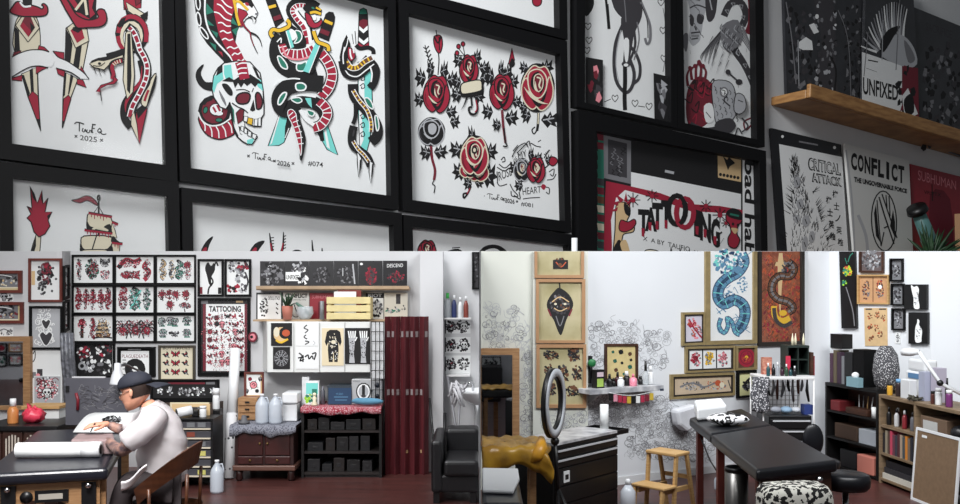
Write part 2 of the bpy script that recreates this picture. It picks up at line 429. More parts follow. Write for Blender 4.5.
    a.line(bl, 5.6, 'w'); a.line(bl, 3.6, 'r'); a.bands(bl, 4.6, 'w', 15, w2=1.6)
    a.shape([(125.5,33),(128,31),(131.5,32),(134.5,75),(133,92),(127,99),(123,80)], 'c', False, 1); a.fill([(127.3,34),(130.4,33.5),(131.5,76),(130,94),(127,90)], 'k', False)
    a.shape([(136,112),(147.5,108),(143,128),(139.5,144),(135,128)], 'r', False, 1); a.fill([(136,110),(142,105),(147,108),(138,119)], 'k', False)
    a.shape([(134,111),(137,124),(138.5,141),(131,125),(131,117)], 'c', False, .9)
    a.shape([(156,73),(154.5,86),(150,98),(146,107),(141,103),(143.5,94),(149,85),(151,79)], 'c', True, 1.1, sub=3); a.fill([(155.5,75),(154.5,86),(150,98),(146.5,106),(149,96),(152,86)], 'k', False)
    a.line([(148.5,90),(146,96),(144.5,101)], 2.4, 'r')
    # head, fangs and tongue
    a.shape([(89.5,64),(92,61),(98,58.5),(107,57),(116,54.5),(123,53),(123,58),(113,62),(108,66),(104,70),(99,68.5),(94,67.5)], 'c', False, 1.1)
    a.fill([(90,63.5),(93,60.5),(99,58.2),(107,57),(116,54),(123,52.5),(123,55),(112,59),(104,61),(98,60.5)], 'k', False)
    a.line([(93,65.5),(100,66),(105,62.5)], .8); a.ell(99.5,63.5,1.6,1.3,'k')
    a.line([(94,68),(95.5,72),(97.5,75.5)], 1, taper=1); a.line([(99,69),(100,73),(102.5,77.5)], 1, taper=1); a.line([(103,69.5),(105,72)],.8)
    a.line([(123,60),(115,62),(111,66),(113,74),(113,79)], 5.5, 'k'); a.line([(122,60.5),(115,63),(112,67),(113.5,74),(112,79)], 3.6, 'r'); a.bands([(122,60.5),(116,62.5),(112.5,66)], 3.6, 'c', 5, w2=1)
    a.shape([(114,76),(113,81),(108,83),(101,85),(96,91.5),(100.3,92),(101.5,101),(100.3,88.5),(107,85),(114,84),(118,80)], 'r', False, .7)
    # signature and date
    sig(a, 74.5, 122, 29, 0); cross(a, 76, 136.3, 1.3); a.text('2025', [(80,135),(97,137),(97,142.5),(80,140)], 'k', .01); cross(a, 101.5, 140.2, 1.3)

def art_skull(a):
    # cobra
    hood = [(194,-40),(194,-10),(195,4),(197,20),(201,34),(207,43),(216,53),(223,60),(228,67),(234,76),(248,74),(246,63),(240,52),(235,42),(237,31),(241,22),(238,12),(236,-10),(236,-40)]
    a.shape(hood, 'k', False)
    for x, y, r in ((198,3,-.1),(198.6,19,-.15),(204,33,-.6)): a.ell(x,y,2.8,7.6,'w',r); a.ell(x,y,1.5,6,'k',r)
    for p in ([(206.5,3),(214,12),(206,15)],[(206.5,19),(214.5,26),(208,25)],[(211,30),(218,33),(217,38)],[(209.5,42),(216,45),(216,51)],[(232.5,17),(238,26),(231,23)],[(232,30),(238.5,27),(236,36)]): a.fill(p, 'g', False)
    a.fill([(218,51),(222,52),(223,57)], 'r', False)
    a.line([(205.5,-20),(205,0),(205,14),(208,28),(215,40),(224,50),(231,58),(236,68),(239,76)], 1.7, 'w')
    a.fill([(215,-30),(229,-30),(234,10),(231,20),(231,30),(234,40),(241,52),(247,65),(249,76),(240,76),(235,65),(230,55),(224,45),(219,35),(216,22),(213.5,10)], 'r', False)
    for x0, y0, x1, y1 in ((216,-3,232,8),(217,4,232,15),(214,12,231,21),(218,23,231,26),(220,32,231,32),(222,40,233,39),(227,48.5,238,47),(232,55.5,241,52),(236,62.5,244,59),(239,69.5,247.5,67)):
        a.line([(x0,y0),(x0*.7+x1*.3,y0*.7+y1*.3-1.3),(x0*.35+x1*.65,y0*.35+y1*.65+1),(x1,y1)], 1.3, 'w')
    a.shape([(236,-20),(245,-12),(252,2),(258,13),(256,18),(252,16),(246,19),(243,24),(240,26),(236,12)], 'w', False)
    a.fill([(238,-4),(248,-4),(254,5),(252,8),(246,3),(240,3)], 'k', False); a.ell(247,4,2.2,1.5,'r',.6)
    a.shape([(238,8),(246,11),(248,14),(243,20),(244,26),(240,27),(238,18)], 'r', False, .8)
    a.line([(233.5,-2),(235.5,8),(237,17),(239.5,25.5)], 2.6, 'y'); a.line([(234,2),(239,1.5),(244,6),(248,10)], 2.6, 'y')
    a.line([(248,17),(252,18.5),(253,23)], 1.6, 'k', taper=1); a.line([(254,17.5),(256,20),(254,24.5)], 1.6, 'k', taper=1); a.ell(256.5,14,1.6,1.2,'a')
    a.line([(242,21),(245,27),(250,32.5),(251,38),(254,46),(257.5,53)], 2.4, 'k', taper=(1,.3)); a.line([(250,32.5),(256,35),(260,40),(262,46.5)], 2, 'k', taper=(1,.3))
    a.line([(242,21),(245,27),(250,32.5),(251,38),(254,46)], 1.3, 'r', taper=(1,.4))
    # tail coil on the left
    a.ell(214.5,111,16.5,16,'k'); a.ell(214.5,111,13,12.6,'d'); a.line([(203,104),(206,100),(212,98)],4.5,'k',False); a.ell(205.5,110,2.2,3.4,'g',.3,.8); a.ell(219,120,3.5,2,'g',0,.8)
    a.line([(200,113),(203,121),(210,126),(220,125),(230,119)], 4, 'k'); a.ell(216,109.5,6.5,6,'w',0,.8); a.line([(213,107),(217,114)],2,'r',False); a.line([(217,105),(220,111)],2,'r',False); a.ell(219,113.5,4,2,'w')
    belly = [(198.5,117),(201,127),(208,135.5),(219,139.5),(229,137),(235,132),(231,119),(226,123),(216,126),(207,124)]
    a.shape(belly, 'r', True, 1.2); 
    for x0, y0, x1, y1 in ((203,122,205,131),(209,125,212,137),(216,126.5,219,138),(222,125.5,226,137),(228,122,232,133)): a.line([(x0,y0),((x0+x1)/2+1,(y0+y1)/2-1),(x1,y1)], 1.2, 'w')
    a.line([(198,112),(202,120.5),(210,125.5),(221,124.5),(231,118)], 1.5, 'w')
    # horn
    a.shape([(203.5,64.5),(197.5,70),(196,77),(199,84),(205,89),(213,90),(213,83),(206,82.5),(202,78),(200.5,72)], 'k')
    # skull
    sk = [(213.6,97),(212,89),(213.6,76),(218,68),(224,63),(236,61),(250,62),(260,73),(263,90),(264,104),(264,114),(261.5,118),(261,126.5),(254,126.5),(244,121),(245,127),(257.5,137),(252,144.5),(247,144),(242,141),(237,136.5),(234,131),(232,119),(229.6,102),(226,109),(220,107)]
    a.shape(sk, 'w', False, 1.3)
    a.fill([(212.5,89),(214,76),(222.5,71),(223.5,79),(217,84),(214,93)], 't', False); a.fill([(224,65.5),(231,64.5),(233,79),(226,79.5),(224,74)], 't', False); a.fill([(218,68.5),(222.5,65),(222.5,72),(216,76)], 'k', False)
    a.fill([(254,78),(261,80),(263,91),(258,87)], 't', False); a.fill([(247,140),(255,137.5),(252,143.8),(247,143.5)], 't', False); a.fill([(230,103),(234,110),(235,125),(233,120)], 'g', False)
    a.fill([(222,81),(229,77),(234,80),(240,76),(244,80),(250,74),(259,80),(263,84),(258,83.5),(255,87),(251,83),(247,86),(244,83),(241,87.5),(238,83),(235,88),(233,82)], 'k', False)
    a.fill([(252,66),(256,69),(261,80),(257,77)], 'k', False)
    a.fill([(235,63),(246,60),(249.5,78),(240,80)], 'r', False)
    for y in (64,69,74): a.line([(237,y+1),(241,y-.8),(247,y-1)], 1.3, 'w')
    a.shape([(236,98),(239,94),(245,92.5),(249.5,94),(250,98),(247.5,103),(241,104),(237,102)], 'd', True, 1.6)
    a.shape([(255.5,96),(257,92.5),(260,94),(262.5,101),(261,108),(257,109),(256,103)], 'd', True, 1.6)
    a.fill([(250,110),(253.5,99.5),(255.3,110),(252.6,111.5)], 'k', False)
    a.fill([(222,84),(227,84),(232,90),(232.5,95),(229,95),(224,89)], 'k'); a.fill([(219,90),(225,100),(226,106),(221,98)], 'a')
    a.line([(232,103),(238,107),(243,109),(248,113)], 1.2); a.line([(236,90),(244,89.5),(250,92)], .9); a.line([(252,92),(253.5,88)], .8)
    a.shape([(236,113),(240,109),(244,110),(243,120),(238,124)], 'd', False, .8)
    for q, c in (([(244,116),(248,116.5),(247,122),(243.5,121)],'w'),([(248,117.5),(253,118.5),(252,125),(247,123.5)],'y'),([(254.5,119),(258,119),(257.5,126),(254,125.5)],'w'),([(258,118.5),(261,117.5),(261,126),(258,126)],'w'),
                 ([(241,126),(244,127),(243.5,132),(240.5,130)],'w'),([(244.5,128),(247.5,129.5),(247,134),(244,132.5)],'w'),([(248,131),(251.5,132),(251,137),(247.7,135.5)],'w'),([(252.5,133),(257,135),(255,139.5),(252,137.5)],'w')): a.shape(q, c, False, .9)
    a.fill([(238.5,126),(240.5,127),(240,133),(243,135),(240,134)], 'k', False)
    a.line([(229.6,102),(232,112),(233.5,126),(238,136)], 1.3)
    # ---- two swords and a snake in the middle
    t1 = [(268,146),(281,110),(288,112),(291,126),(284,142.5),(279,145.5)]
    a.shape(t1, 't', False); a.fill([(285,127),(288,114),(291,125),(284.5,141)], 'k', False); a.fill([(278,118),(281,112),(272,143),(270,145)], 'w', False); a.line([(289,128),(285,138)], .8, 'w')
    a.shape([(317,132),(328,126),(337.8,155),(327,149.5)], 't', False); a.fill([(318,132),(323,130),(324.5,141),(320.5,141)], 'k', False); a.fill([(324,130),(326,129),(330,149),(327,147)], 'w', False)
    a.line([(317,9),(308,4),(297,4),(292,10),(297,19),(305,28),(309,41)], 12.5, 'k'); a.line([(314,11),(306,7.5),(298,7.5),(294.5,11),(299,18.5),(306,27),(309.5,44)], 6, 'w'); pth = [(312,9.5),(305,6),(297,6),(292.5,11),(297,19.5),(304,28.5),(307,44)]
    a.line(pth, 5, 'w'); a.line(pth, 4, 'r'); a.bands(pth, 4, 'w', 14, w2=1)
    a.line([(282,36),(277.5,46),(278,58),(286,68),(300,72.5),(316,69)], 16, 'k')
    a.line([(288,30),(296,36),(300,44),(290,50)], 13, 'k')
    a.fill([(280,31),(290,29),(300,42),(298,46)], 'k'); a.shape([(295,31),(300,31.5),(302,37),(299,42),(294,43),(297,38)], 'g', True, 1.2, 'w'); a.fill([(288,29),(295,31),(296,38),(291,40)], 'w')
    pth = [(283,44),(286,52),(296,54.5),(306,53),(314,49)]
    a.line(pth, 10.5, 'w'); a.line(pth, 8.6, 'r'); a.bands(pth, 9, 'w', 9, w2=1)
    a.line([(282,46),(287,56.5),(297,59.5),(309,57),(318,51)], 2, 'p')
    a.shape([(277.5,57),(281,57),(286.5,64),(287,69),(281,66.5)], 'g', True, 1.3, 'w'); a.shape([(297,64),(301,63.5),(306,61.5),(306,67),(303,71),(297,70)], 'g', True, 1.3, 'w'); a.line([(277,42),(281,38),(281,43)], 1.2, 'w')
    pth = [(321,53),(328,62),(332,74),(329,87),(321,97)]
    a.line(pth, 12.5, 'k'); a.line(pth, 10, 'w'); a.line(pth, 8.4, 'r'); a.bands(pth, 9, 'w', 8, w2=1.1)
    # lower coil
    a.line([(323,84),(306,83),(290,86),(281,94),(280,104),(287,110),(298,104)], 16.5, 'k'); a.line([(296,101),(312,102),(322,108),(326,117)], 13, 'k')
    a.shape([(278,104),(279,98),(283,93),(286.5,93),(285,98),(281,104)], 'g', True, 1.5, 'w'); a.shape([(296,84),(302,83),(306,86),(304,90),(297,90)], 'g', True, 1.5, 'w')
    a.shape([(291,99),(299,97.5),(302,101),(297,103)], 'g', True, 1.2, 'w'); a.shape([(307,110),(314,112),(313,116),(309,115)], 'g', True, 1.2, 'w'); a.line([(274,85),(281,80.5),(292,78.5),(300,79)], 1.4, 'w')
    a.line([(291,97),(302,95),(316,97)], 1.8, 'w'); a.fill([(305,98),(311,98),(312,108),(308,104)], 't', False)
    pth = [(319,101),(326,108),(327,116),(321,125),(313,128)]
    a.line(pth, 11.5, 'k'); a.line(pth, 9.5, 'w'); a.line(pth, 8, 'r'); a.bands(pth, 8.5, 'w', 7, w2=1.1)
    a.line([(300,110),(306,119),(314,125)], 3.6, 'w')
    a.shape([(288,110),(293,108),(299,112),(300,120),(304.5,134),(305,144),(301,161),(299,148),(294,128),(288,116)], 'k'); a.shape([(288,111),(292,109.5),(296,114),(297,122),(300.5,133),(301.5,144),(300.8,156),(297.5,142),(293,126),(288.5,117)], 'r', True, .8, 'w'); a.bands([(289,112),(295,120),(299,134),(301,148)], 6, 'w', 8, w2=1)
    # swords on top
    for h in ([(262,-25),(272,-25),(275.5,0),(284,21),(276,28),(266,0)],[(326,14),(329,12),(333,12.5),(334.8,17),(334,23),(328.5,41),(318,36.5)]): a.shape(h, 'k', False)
    a.line([(268.5,7.5),(276,5.5)], 3, 'y', False); a.line([(273.5,19),(281,16.5)], 4.4, 'd', False); a.line([(324.5,20.5),(332.5,24)], 3, 'y', False); a.line([(320.5,30.5),(329,34)], 4.6, 'd', False)
    a.fill([(279.5,33),(285,30.5),(292.5,48),(288,49)], 'k', False); a.fill([(285.5,31),(289,30),(294,47),(290.5,48.5)], 't', False); a.line([(286,31),(291,48)], .9, 'w', False)
    a.fill([(315.5,43),(320,45),(309,73),(303,71)], 't', False); a.fill([(320,45),(324,46.5),(313,73),(308.5,73)], 'k', False); a.line([(320,45),(309,73)], .8, 'w', False)
    for g in ([(272.5,37),(270.5,33),(273,29.5),(279,30.5),(285,28.5),(289,26),(289,22),(286.5,20)],[(313.5,31),(315,36),(318,42),(323,44),(328,46.5),(328.5,51)]): a.line(g, 5, 'k'); a.line(g, 3.4, 'y')
    # snake head
    a.shape([(303,8),(306,4),(311,3),(317,6),(321.5,10),(321,15),(315,14),(308,14)], 'k', False); a.shape([(305,13),(309,14),(312,18),(315,23),(320,20.5),(320.5,18),(322.5,22),(319,27),(312,28),(307,23)], 'r', True, 1.1); a.ell(314.5,17.5,2,3,'w')
    a.line([(310,13),(315,12),(321,14)], 2.6, 'y'); a.line([(316,7.5),(321,10)], 2, 'y'); a.ell(313,8,1.7,1,'g',.5)
    # ---- dagger and snake on the right
    a.shape([(358,62),(371,60),(372.5,105),(370,140),(367,151),(360,150),(358,110)], 't', False, 1); a.fill([(358.5,64),(364,66),(364.5,100),(362,120),(363.5,140),(360,148),(359,110)], 'w', False)
    for y in (78,86,116,125,134): a.line([(360,y),(363.5,y-2.5),(364.5,y+1.5),(361.5,y+2.5),(362,y+.5)], .9)
    a.shape([(359,14),(360,9.5),(363.5,8),(366.5,9.5),(367.5,14),(369,48),(358,47)], 'k', False); a.fill([(359.3,14),(360.3,10),(363.5,8.5),(366.3,10),(367,14)], 'g', False)
    a.fill([(359.5,21),(363,19),(367.5,20),(367.5,26),(363.3,29),(359.3,26)], 'd', False); a.fill([(359.3,26),(363.3,29.5),(367.6,25.5),(367.8,29.5),(363.4,33.3),(359.1,29.5)], 'w', False); a.fill([(358.8,37),(363.6,41),(368.3,37),(368.5,41),(363.8,45),(358.6,41)], 'w', False); a.fill([(358.5,43),(363.8,46),(368.6,42.5),(369,47),(358,47)], 'r', False)
    a.line([(356,45),(360,48.5),(368,47.5),(373,50),(373.5,54)], 4.2, 'k')
    a.line([(345,60),(348,71),(356,73),(364,67),(371,60)], 14, 'k'); a.line([(371,62),(376,70),(374,82),(370,88)], 8, 'k')
    pth = [(345.5,60),(350,67),(357,67.5),(364,62),(372,57.5)]; a.line(pth, 6.2, 'w'); a.line(pth, 4.4, 'u'); a.bands(pth, 4.4, 'y', 9, w2=1.6)
    a.line([(343,64),(348,74),(357,76.5),(365,71),(374,64)], 1.2, 'w'); a.line([(370,66),(372,74),(371,82)], 1.5, 'w')
    a.shape([(346.5,35),(343,43),(340,57),(341.5,68),(347,71),(346,60),(349,54),(350,44)], 'k', False); a.line([(344.5,47),(343,56),(343.5,64)], 1.2, 'w'); a.line([(348,38),(347,44),(344,52)], .9, 'w')
    a.shape([(348,47),(353,50),(355.5,56),(352,61),(348,58)], 'r', True, 1); a.line([(350,49),(350.5,55),(352,59)], 1.6, 'w'); a.line([(352.5,45),(354,53)], 1.4, 'w'); a.line([(355,31),(356,44)], .7); a.line([(352,34),(353.5,44)], .7)
    pth = [(353,84),(354,95),(361,104),(370,114),(377,126),(377,136),(371,142)]; a.line(pth, 10.5, 'k'); a.line([(353,90),(359,100),(367,110),(371,122),(371,132)], 4.4, 'w'); a.line([(353,90),(359,100),(367,110),(371,122),(371,132)], 2.6, 'u'); a.bands([(353,90),(359,100),(367,110),(371,122),(371,132)], 2.6, 'y', 12, w2=1.2)
    a.shape([(364.5,99),(368,98),(372,103),(373,109),(368,106)], 'g', True, 1.2, 'w'); a.shape([(375,116),(377.5,117),(379,127),(377,131),(375.5,124)], 'g', True, 1.2, 'w')
    a.line([(355.5,104),(355.5,116),(353,124)], 4, 'k'); pth = [(354,126),(352,135),(353,145),(360,151),(367,157),(371,166)]; a.line(pth, 8.5, 'k'); a.line([(353,141),(358,149),(364,155),(369,162)], 3.8, 'w'); a.line([(353,141),(358,149),(364,155),(369,162)], 2, 'u'); a.bands([(353,141),(358,149),(364,155),(369,162)], 2, 'y', 8, w2=1.1)
    a.ell(353.5,133,1.2,4,'s',.2,.5)
    a.shape([(357,152),(361.5,158),(361,166),(358.6,177),(357.5,165)], 'w', False, 1); a.fill([(359.8,160),(361.5,159),(361,166),(359,174)], 'k', False); a.shape([(369.5,161),(373,163),(372.5,172),(370.6,183.5),(369,172)], 'w', False, 1); a.line([(372.5,164),(371.5,177)], .9)
    # date
    cross(a, 248.5, 156, 1.2); sig(a, 252, 152.5, 20, 0); cross(a, 274.5, 161, 1.1); a.text('2026', [(277,160),(290,162),(290,167),(277,165)], 'k', .01); cross(a, 293, 163.5, 1.2)
    a.text('#074', [(308,160.5),(323,162.5),(323,168),(308,166)], 'k', .01)

def leafy(a, x, y, w, h, side, c='k'):
    d = side; w = w*1.25; h = h*1.15
    a.fill([(x,y),(x+d*w*.2,y-h*.38),(x+d*w*.33,y-h*.2),(x+d*w*.5,y-h*.55),(x+d*w*.6,y-h*.24),(x+d*w*.9,y-h*.5),(x+d*w*.85,y-h*.1),(x+d*w*1.05,y+h*.05),(x+d*w*.75,y+h*.15),(x+d*w*.85,y+h*.45),(x+d*w*.5,y+h*.28),(x+d*w*.35,y+h*.5),(x+d*w*.15,y+h*.22)], c, False)
    a.line([(x+d*w*.1,y),(x+d*w*.7,y-h*.12)], max(w*.07,.4), 'l', False); a.line([(x+d*w*.4,y-h*.05),(x+d*w*.5,y-h*.3)], max(w*.05,.3), 'l', False); a.line([(x+d*w*.35,y),(x+d*w*.55,y+h*.2)], max(w*.05,.3), 'l', False)
def rose(a, x, y, rx, ry, col='r', rim='k', ow=1.1, core='c'):
    P = lambda pts: [(x+u*rx, y+v*ry) for u, v in pts]
    if rim != 'k': a.fill(P([(-.35,-1.06),(.4,-1.04),(.85,-.72),(1.1,-.2),(1,.4),(.66,.88),(.1,1.08),(-.5,1),(-.92,.6),(-1.1,.05),(-.95,-.55)]), 'k')
    a.shape(P([(-.55,-.8),(-.2,-1),(.15,-.9),(.5,-.95),(.8,-.62),(.92,-.2),(.9,.3),(.5,.7),(0,.8),(-.5,.7),(-.9,.35),(-.95,-.3)]), col, True, ow, rim)
    a.shape(P([(-.7,-.45),(-1,-.15),(-1,.35),(-.72,.75),(-.3,.95),(.02,.7),(-.15,.35),(-.45,.1)]), col, True, ow, rim)
    a.shape(P([(.75,-.5),(1,-.05),(.95,.45),(.62,.85),(.2,1),(-.1,.72),(.1,.4),(.5,.1)]), col, True, ow, rim)
    a.fill(P([(-.55,.12),(-.2,.42),(.05,.66),(.35,.4),(.6,.02),(.5,.45),(.1,.85),(-.3,.6)]), 'k')
    a.shape(P([(-.6,-.6),(-.2,-.82),(.25,-.78),(.58,-.45),(.55,.05),(.2,.42),(-.2,.38),(-.55,.02)]), col, True, ow, rim)
    a.fill(P([(-.45,-.15),(-.3,-.6),(.1,-.72),(-.15,-.35),(-.2,.1)]), 'k'); a.fill(P([(.15,.3),(.45,-.05),(.45,-.4),(.25,-.05)]), 'k')
    a.shape(P([(-.2,-.5),(.12,-.62),(.36,-.38),(.3,0),(.05,.16),(-.2,-.02)]), core if core=='l' else 'd', True, ow*.8, rim)
    a.line(P([(-.05,-.48),(.2,-.4),(.1,-.12),(.2,.02)]), ow*1.2, core); a.line(P([(-.14,-.3),(-.1,0),(.08,.2)]), ow*1.3, core, taper=2)
    a.line(P([(-.62,.1),(-.25,.4),(.05,.5)]), ow*1.7, core, taper=2); a.line(P([(-.85,-.1),(-.85,.35),(-.6,.65)]), ow, 'd' if col=='r' else 's', taper=2)
def art_roses(a):
    # first rose with bud and black rose beneath
    a.line([(438,75),(439,60),(438,50)], 1.2); a.shape([(434,37),(438,35),(441.5,37),(442.5,45),(440,53),(436.5,51),(434,44)], 'r', True, 1.1); a.line([(436,30),(437,37)], 1); a.line([(434,36),(438,43),(441,36)], 1.6); a.line([(439,37),(439.5,50)], 1)
    a.line([(425,45),(428,56),(432,70)], .9)
    for i in range(6): a.line([(423.5+i*1.4,47+i*4),(426+i*1.2,49.5+i*4),(428.8+i*1.1,46+i*4)], 1.3, 'k', False)
    leafy(a,426,78,9,18,-1); leafy(a,440,72,7,20,1); leafy(a,447,80,9,16,1); leafy(a,424,100,8,14,-1); leafy(a,446,112,9,12,1); leafy(a,434,70,6,18,-1); leafy(a,450,122,8,13,1)
    rose(a,436.5,94,13,19,'r'); rose(a,431.5,132,12.5,13.5,'k','l',1.2,'l'); a.line([(431,146),(432,158),(435,170),(434,180)], 2.6, 'd'); a.line([(434,180),(432.5,184),(435,186),(434,193)], 1); leafy(a,431,153,9,14,-1); leafy(a,434,152,11,13,1)
    # second rose with a scroll
    leafy(a,463,61,8,14,-1); leafy(a,473,58,7,16,1); leafy(a,479,68,9,13,1); leafy(a,461,82,7,14,-1); leafy(a,480,78,8,12,1)
    for x, y in ((457,53),(458.5,46.5),(463,44)): a.ell(x,y,1.9,2.3,'r',0,1); a.line([(x,y+2),(465,56)], .8)
    rose(a,469,69,9.2,14.5,'r')
    leafy(a,462,95,9,14,-1); leafy(a,474,97,9,12,1); a.fill([(461,84),(481,80),(482,94),(462,97)],'k'); a.shape([(461,85),(466,82),(480,80),(482,87),(480,91),(465,94),(461,92)], 'c', True, 1.2); a.line([(467,97),(464,105),(461,110)], 2, taper=1); a.line([(471,96),(472,106)], 1.8); a.line([(476,99),(477.5,108),(475,114),(470,113),(469,108),(472,107)], 2.2); a.line([(476,100),(477,109),(475,112)], 1.1, 'r')
    # third rose
    leafy(a,494,76,7,20,-1); leafy(a,503,74,8,18,1); leafy(a,509,82,8,14,1); leafy(a,493,112,9,15,-1); leafy(a,505,118,11,15,1); leafy(a,512,102,8,12,1); leafy(a,498,70,5,18,1)
    a.line([(508,72),(511,66)],1.2); a.shape([(508.5,64),(512,48),(514.5,60),(512,66)], 'r', False, 1); a.fill([(509,66),(512,58),(515,63),(513,67)],'k')
    rose(a,502,92,12,18,'r'); a.line([(502,110),(503,124),(504,132),(505.5,143)], 2.4, 'd'); a.line([(504,128),(505,140),(507,146),(503,146)], 1.4); leafy(a,501,125,7,12,-1)
    # fourth rose, cream rimmed
    leafy(a,540,68,11,15,1); leafy(a,528,68,7,12,-1); leafy(a,531,116,8,14,-1); leafy(a,541,120,15,14,1); leafy(a,527,108,6,12,-1)
    rose(a,537.5,88,15.5,22.5,'r','c',1.3); a.line([(524,87),(531,96),(540,102),(548,104)], 2.6, 'c', taper=2); a.line([(538.5,113),(538,124),(537,131)], 2.6, 'k'); a.line([(538.5,113),(538,124)],1.2,'c'); a.line([(537,130),(534,134),(532,130),(535,127)], 1.3)
    # fifth rose, lower middle
    leafy(a,476,137,7,20,-1); leafy(a,464,150,12,15,-1); leafy(a,484,152,11,16,1); leafy(a,466,172,11,16,-1); leafy(a,482,176,12,22,1); leafy(a,472,184,7,12,-1); leafy(a,475,183,7,10,1)
    rose(a,478,172,10.5,9.5,'r','c',1.1); rose(a,468,170,8,8,'r','c',1.1); rose(a,474.5,156,13.5,19,'r','c',1.3); a.ell(474.5,150,3,4,'k'); a.ell(474.5,150,1.4,2,'c'); a.line([(471,186),(468,193),(464,198),(463.5,194),(467,193)], 1.8, 'k'); a.line([(470,188),(467,194)],1.1,'r')
    # sixth: red and black rose with scrolls
    leafy(a,534,158,7,10,1); leafy(a,528,155,5,14,1); leafy(a,545,160,6,10,1); leafy(a,520,168,9,12,-1); leafy(a,523,186,7,11,-1)
    a.line([(545,168),(551,163)], 1.2); a.shape([(549,163),(551,157),(556,158),(557.5,162),(553,166)], 'r', True, 1)
    a.line([(544,158),(549,150)],.9); 
    for i in range(4): a.line([(544+i*1.4,154-i*1.2),(546.5+i*1.2,155-i*1.6)], .9)
    rose(a,522,170,8,11,'k','l',1); rose(a,536,170,9,13,'r','k',1); a.line([(536,164),(539,168),(536,173)],1.8,'c')
    for p in ([(512,157),(517,148),(525,143),(528,147)],[(517,153),(524,146),(529,141),(530,146)],[(531,143),(536,146),(541,147)],[(499,164),(505,168),(512,162)],[(497,167),(504,171),(509,168)],[(501,160),(504,157),(505,161),(502,162)],[(549,172),(554,169),(553,176),(550,174)],[(547,180),(553,179),(556,174)],[(510,184),(513,190),(518,196),(512,196),(511,191)],[(514,195),(520,199),(519,192)],[(523,199),(530,198),(540,197.5)],[(543,187),(549,188),(549,194),(546,192)],[(497,182),(500,186),(507,184)],[(513,151),(518,145)],[(538,142),(541,140)]): a.line(p, 1)
    a.text('ROSE', [(498,172),(511,167),(512,175),(499,181)], 'k'); a.text('OF', [(513,160),(516,156),(518,161),(514.5,164)],'k'); a.text('MY', [(517.5,153),(526,149.5),(527,156),(518.5,159)], 'k'); a.text('HEART', [(522,188),(541,186),(541,192.5),(523,195)], 'k'); a.line([(497,171.5),(497.5,182)],1,'k',False)
    a.fill([(541,187),(543,184),(546,186),(544,190)],'r')
    a.line([(484,196),(484.6,196)],1); sig(a, 487, 193.5, 17, 0); cross(a, 503.5, 199, .9); a.text('2026', [(505,198),(514.5,199.5),(514.5,203.8),(505,202.3)], 'k', .01); cross(a, 517, 201.5, .9); a.text('#081', [(521,201.5),(533,203.5),(533,208),(521,206)], 'k', .01)

def art_ship(a):
    a.shape([(28,262),(33,244),(37,232),(41,236),(40,250),(37,262)], 'c', False); a.fill([(28,262),(33,246),(36,236),(36,246),(31,262)], 'k', False)
    fl = [(34,232),(31,222),(27,218),(31,214),(27,206),(32,208),(31,196),(30,186),(34,194),(37.5,203),(42,190),(43,204),(48,198),(45,212),(52,212),(48,220),(50,226),(45,234),(39,237)]
    a.shape(fl, 'r', False, 1.2)
    for p in ([(30,186),(34,194),(37,203),(33,198)],[(42,190),(43,204),(41,199)],[(48,198),(46,208),(45.5,203)],[(52,212),(48,219),(47,216)],[(27,206),(33,212),(31,208)]): a.fill(p, 'k', False)
    # three-masted ship
    a.line([(98.7,200),(98.7,262)], 1.8); a.line([(93,214),(98.6,206),(103,214)], .9, 'k', False); a.ell(98.8,198,2.2,3.4,'k')
    a.shape([(71.5,200.3),(78,199),(85,196),(90,196.5),(96,201),(98,205.5),(94,204),(87,200.5),(80,203)], 'r', True, 1)
    a.shape([(90,213),(87,221),(87.5,228),(93,229),(109,231),(111,218)], 'c', True, 1.2); a.shape([(112,223),(115,230),(117,238),(110,236)], 'c', False); a.shape([(111,243),(120,244),(119,258),(110,262)], 'c', False)
    a.fill([(87,221),(87,230),(95,228),(90,226)], 'k'); a.fill([(103,228),(110,224),(112,232),(110,234)], 'k'); a.line([(91,232),(95,228),(102,228),(108,231)], 2.4, 'c')
    a.shape([(84,236),(81,243),(81,248),(88,251),(108,249),(111,237)], 'c', True, 1.2); a.fill([(81,243),(80,252),(88,251),(83,248)], 'k'); a.fill([(107,250),(112,246),(113,253),(109,256)], 'k'); a.line([(92,250),(97,234)], 1.2, 'k', False)
    a.shape([(82,252),(84,250),(94,249.5),(106,250),(110,255),(108,262),(82,262)],'c'); a.fill([(113,236),(117,240),(119,242),(111,242)],'k')
    for x0, y0, x1, y1 in ((88.5,213,112,217),(84.5,230,112.5,233.5),(112,222,118,224.5),(112,242.5,122.5,244)):
        a.line([(x0,y0),(x1,y1)], 2.4, 'r', False); a.line([(x0,y0-1.2),(x1,y1-1.2)], .8, 'k', False)
        for i in range(1, int((x1-x0)/3)): x = x0+i*3; y = y0+(y1-y0)*(x-x0)/(x1-x0); a.line([(x,y),(x,y+2.4+(i % 3)*1.3)], .8, 'r', False)
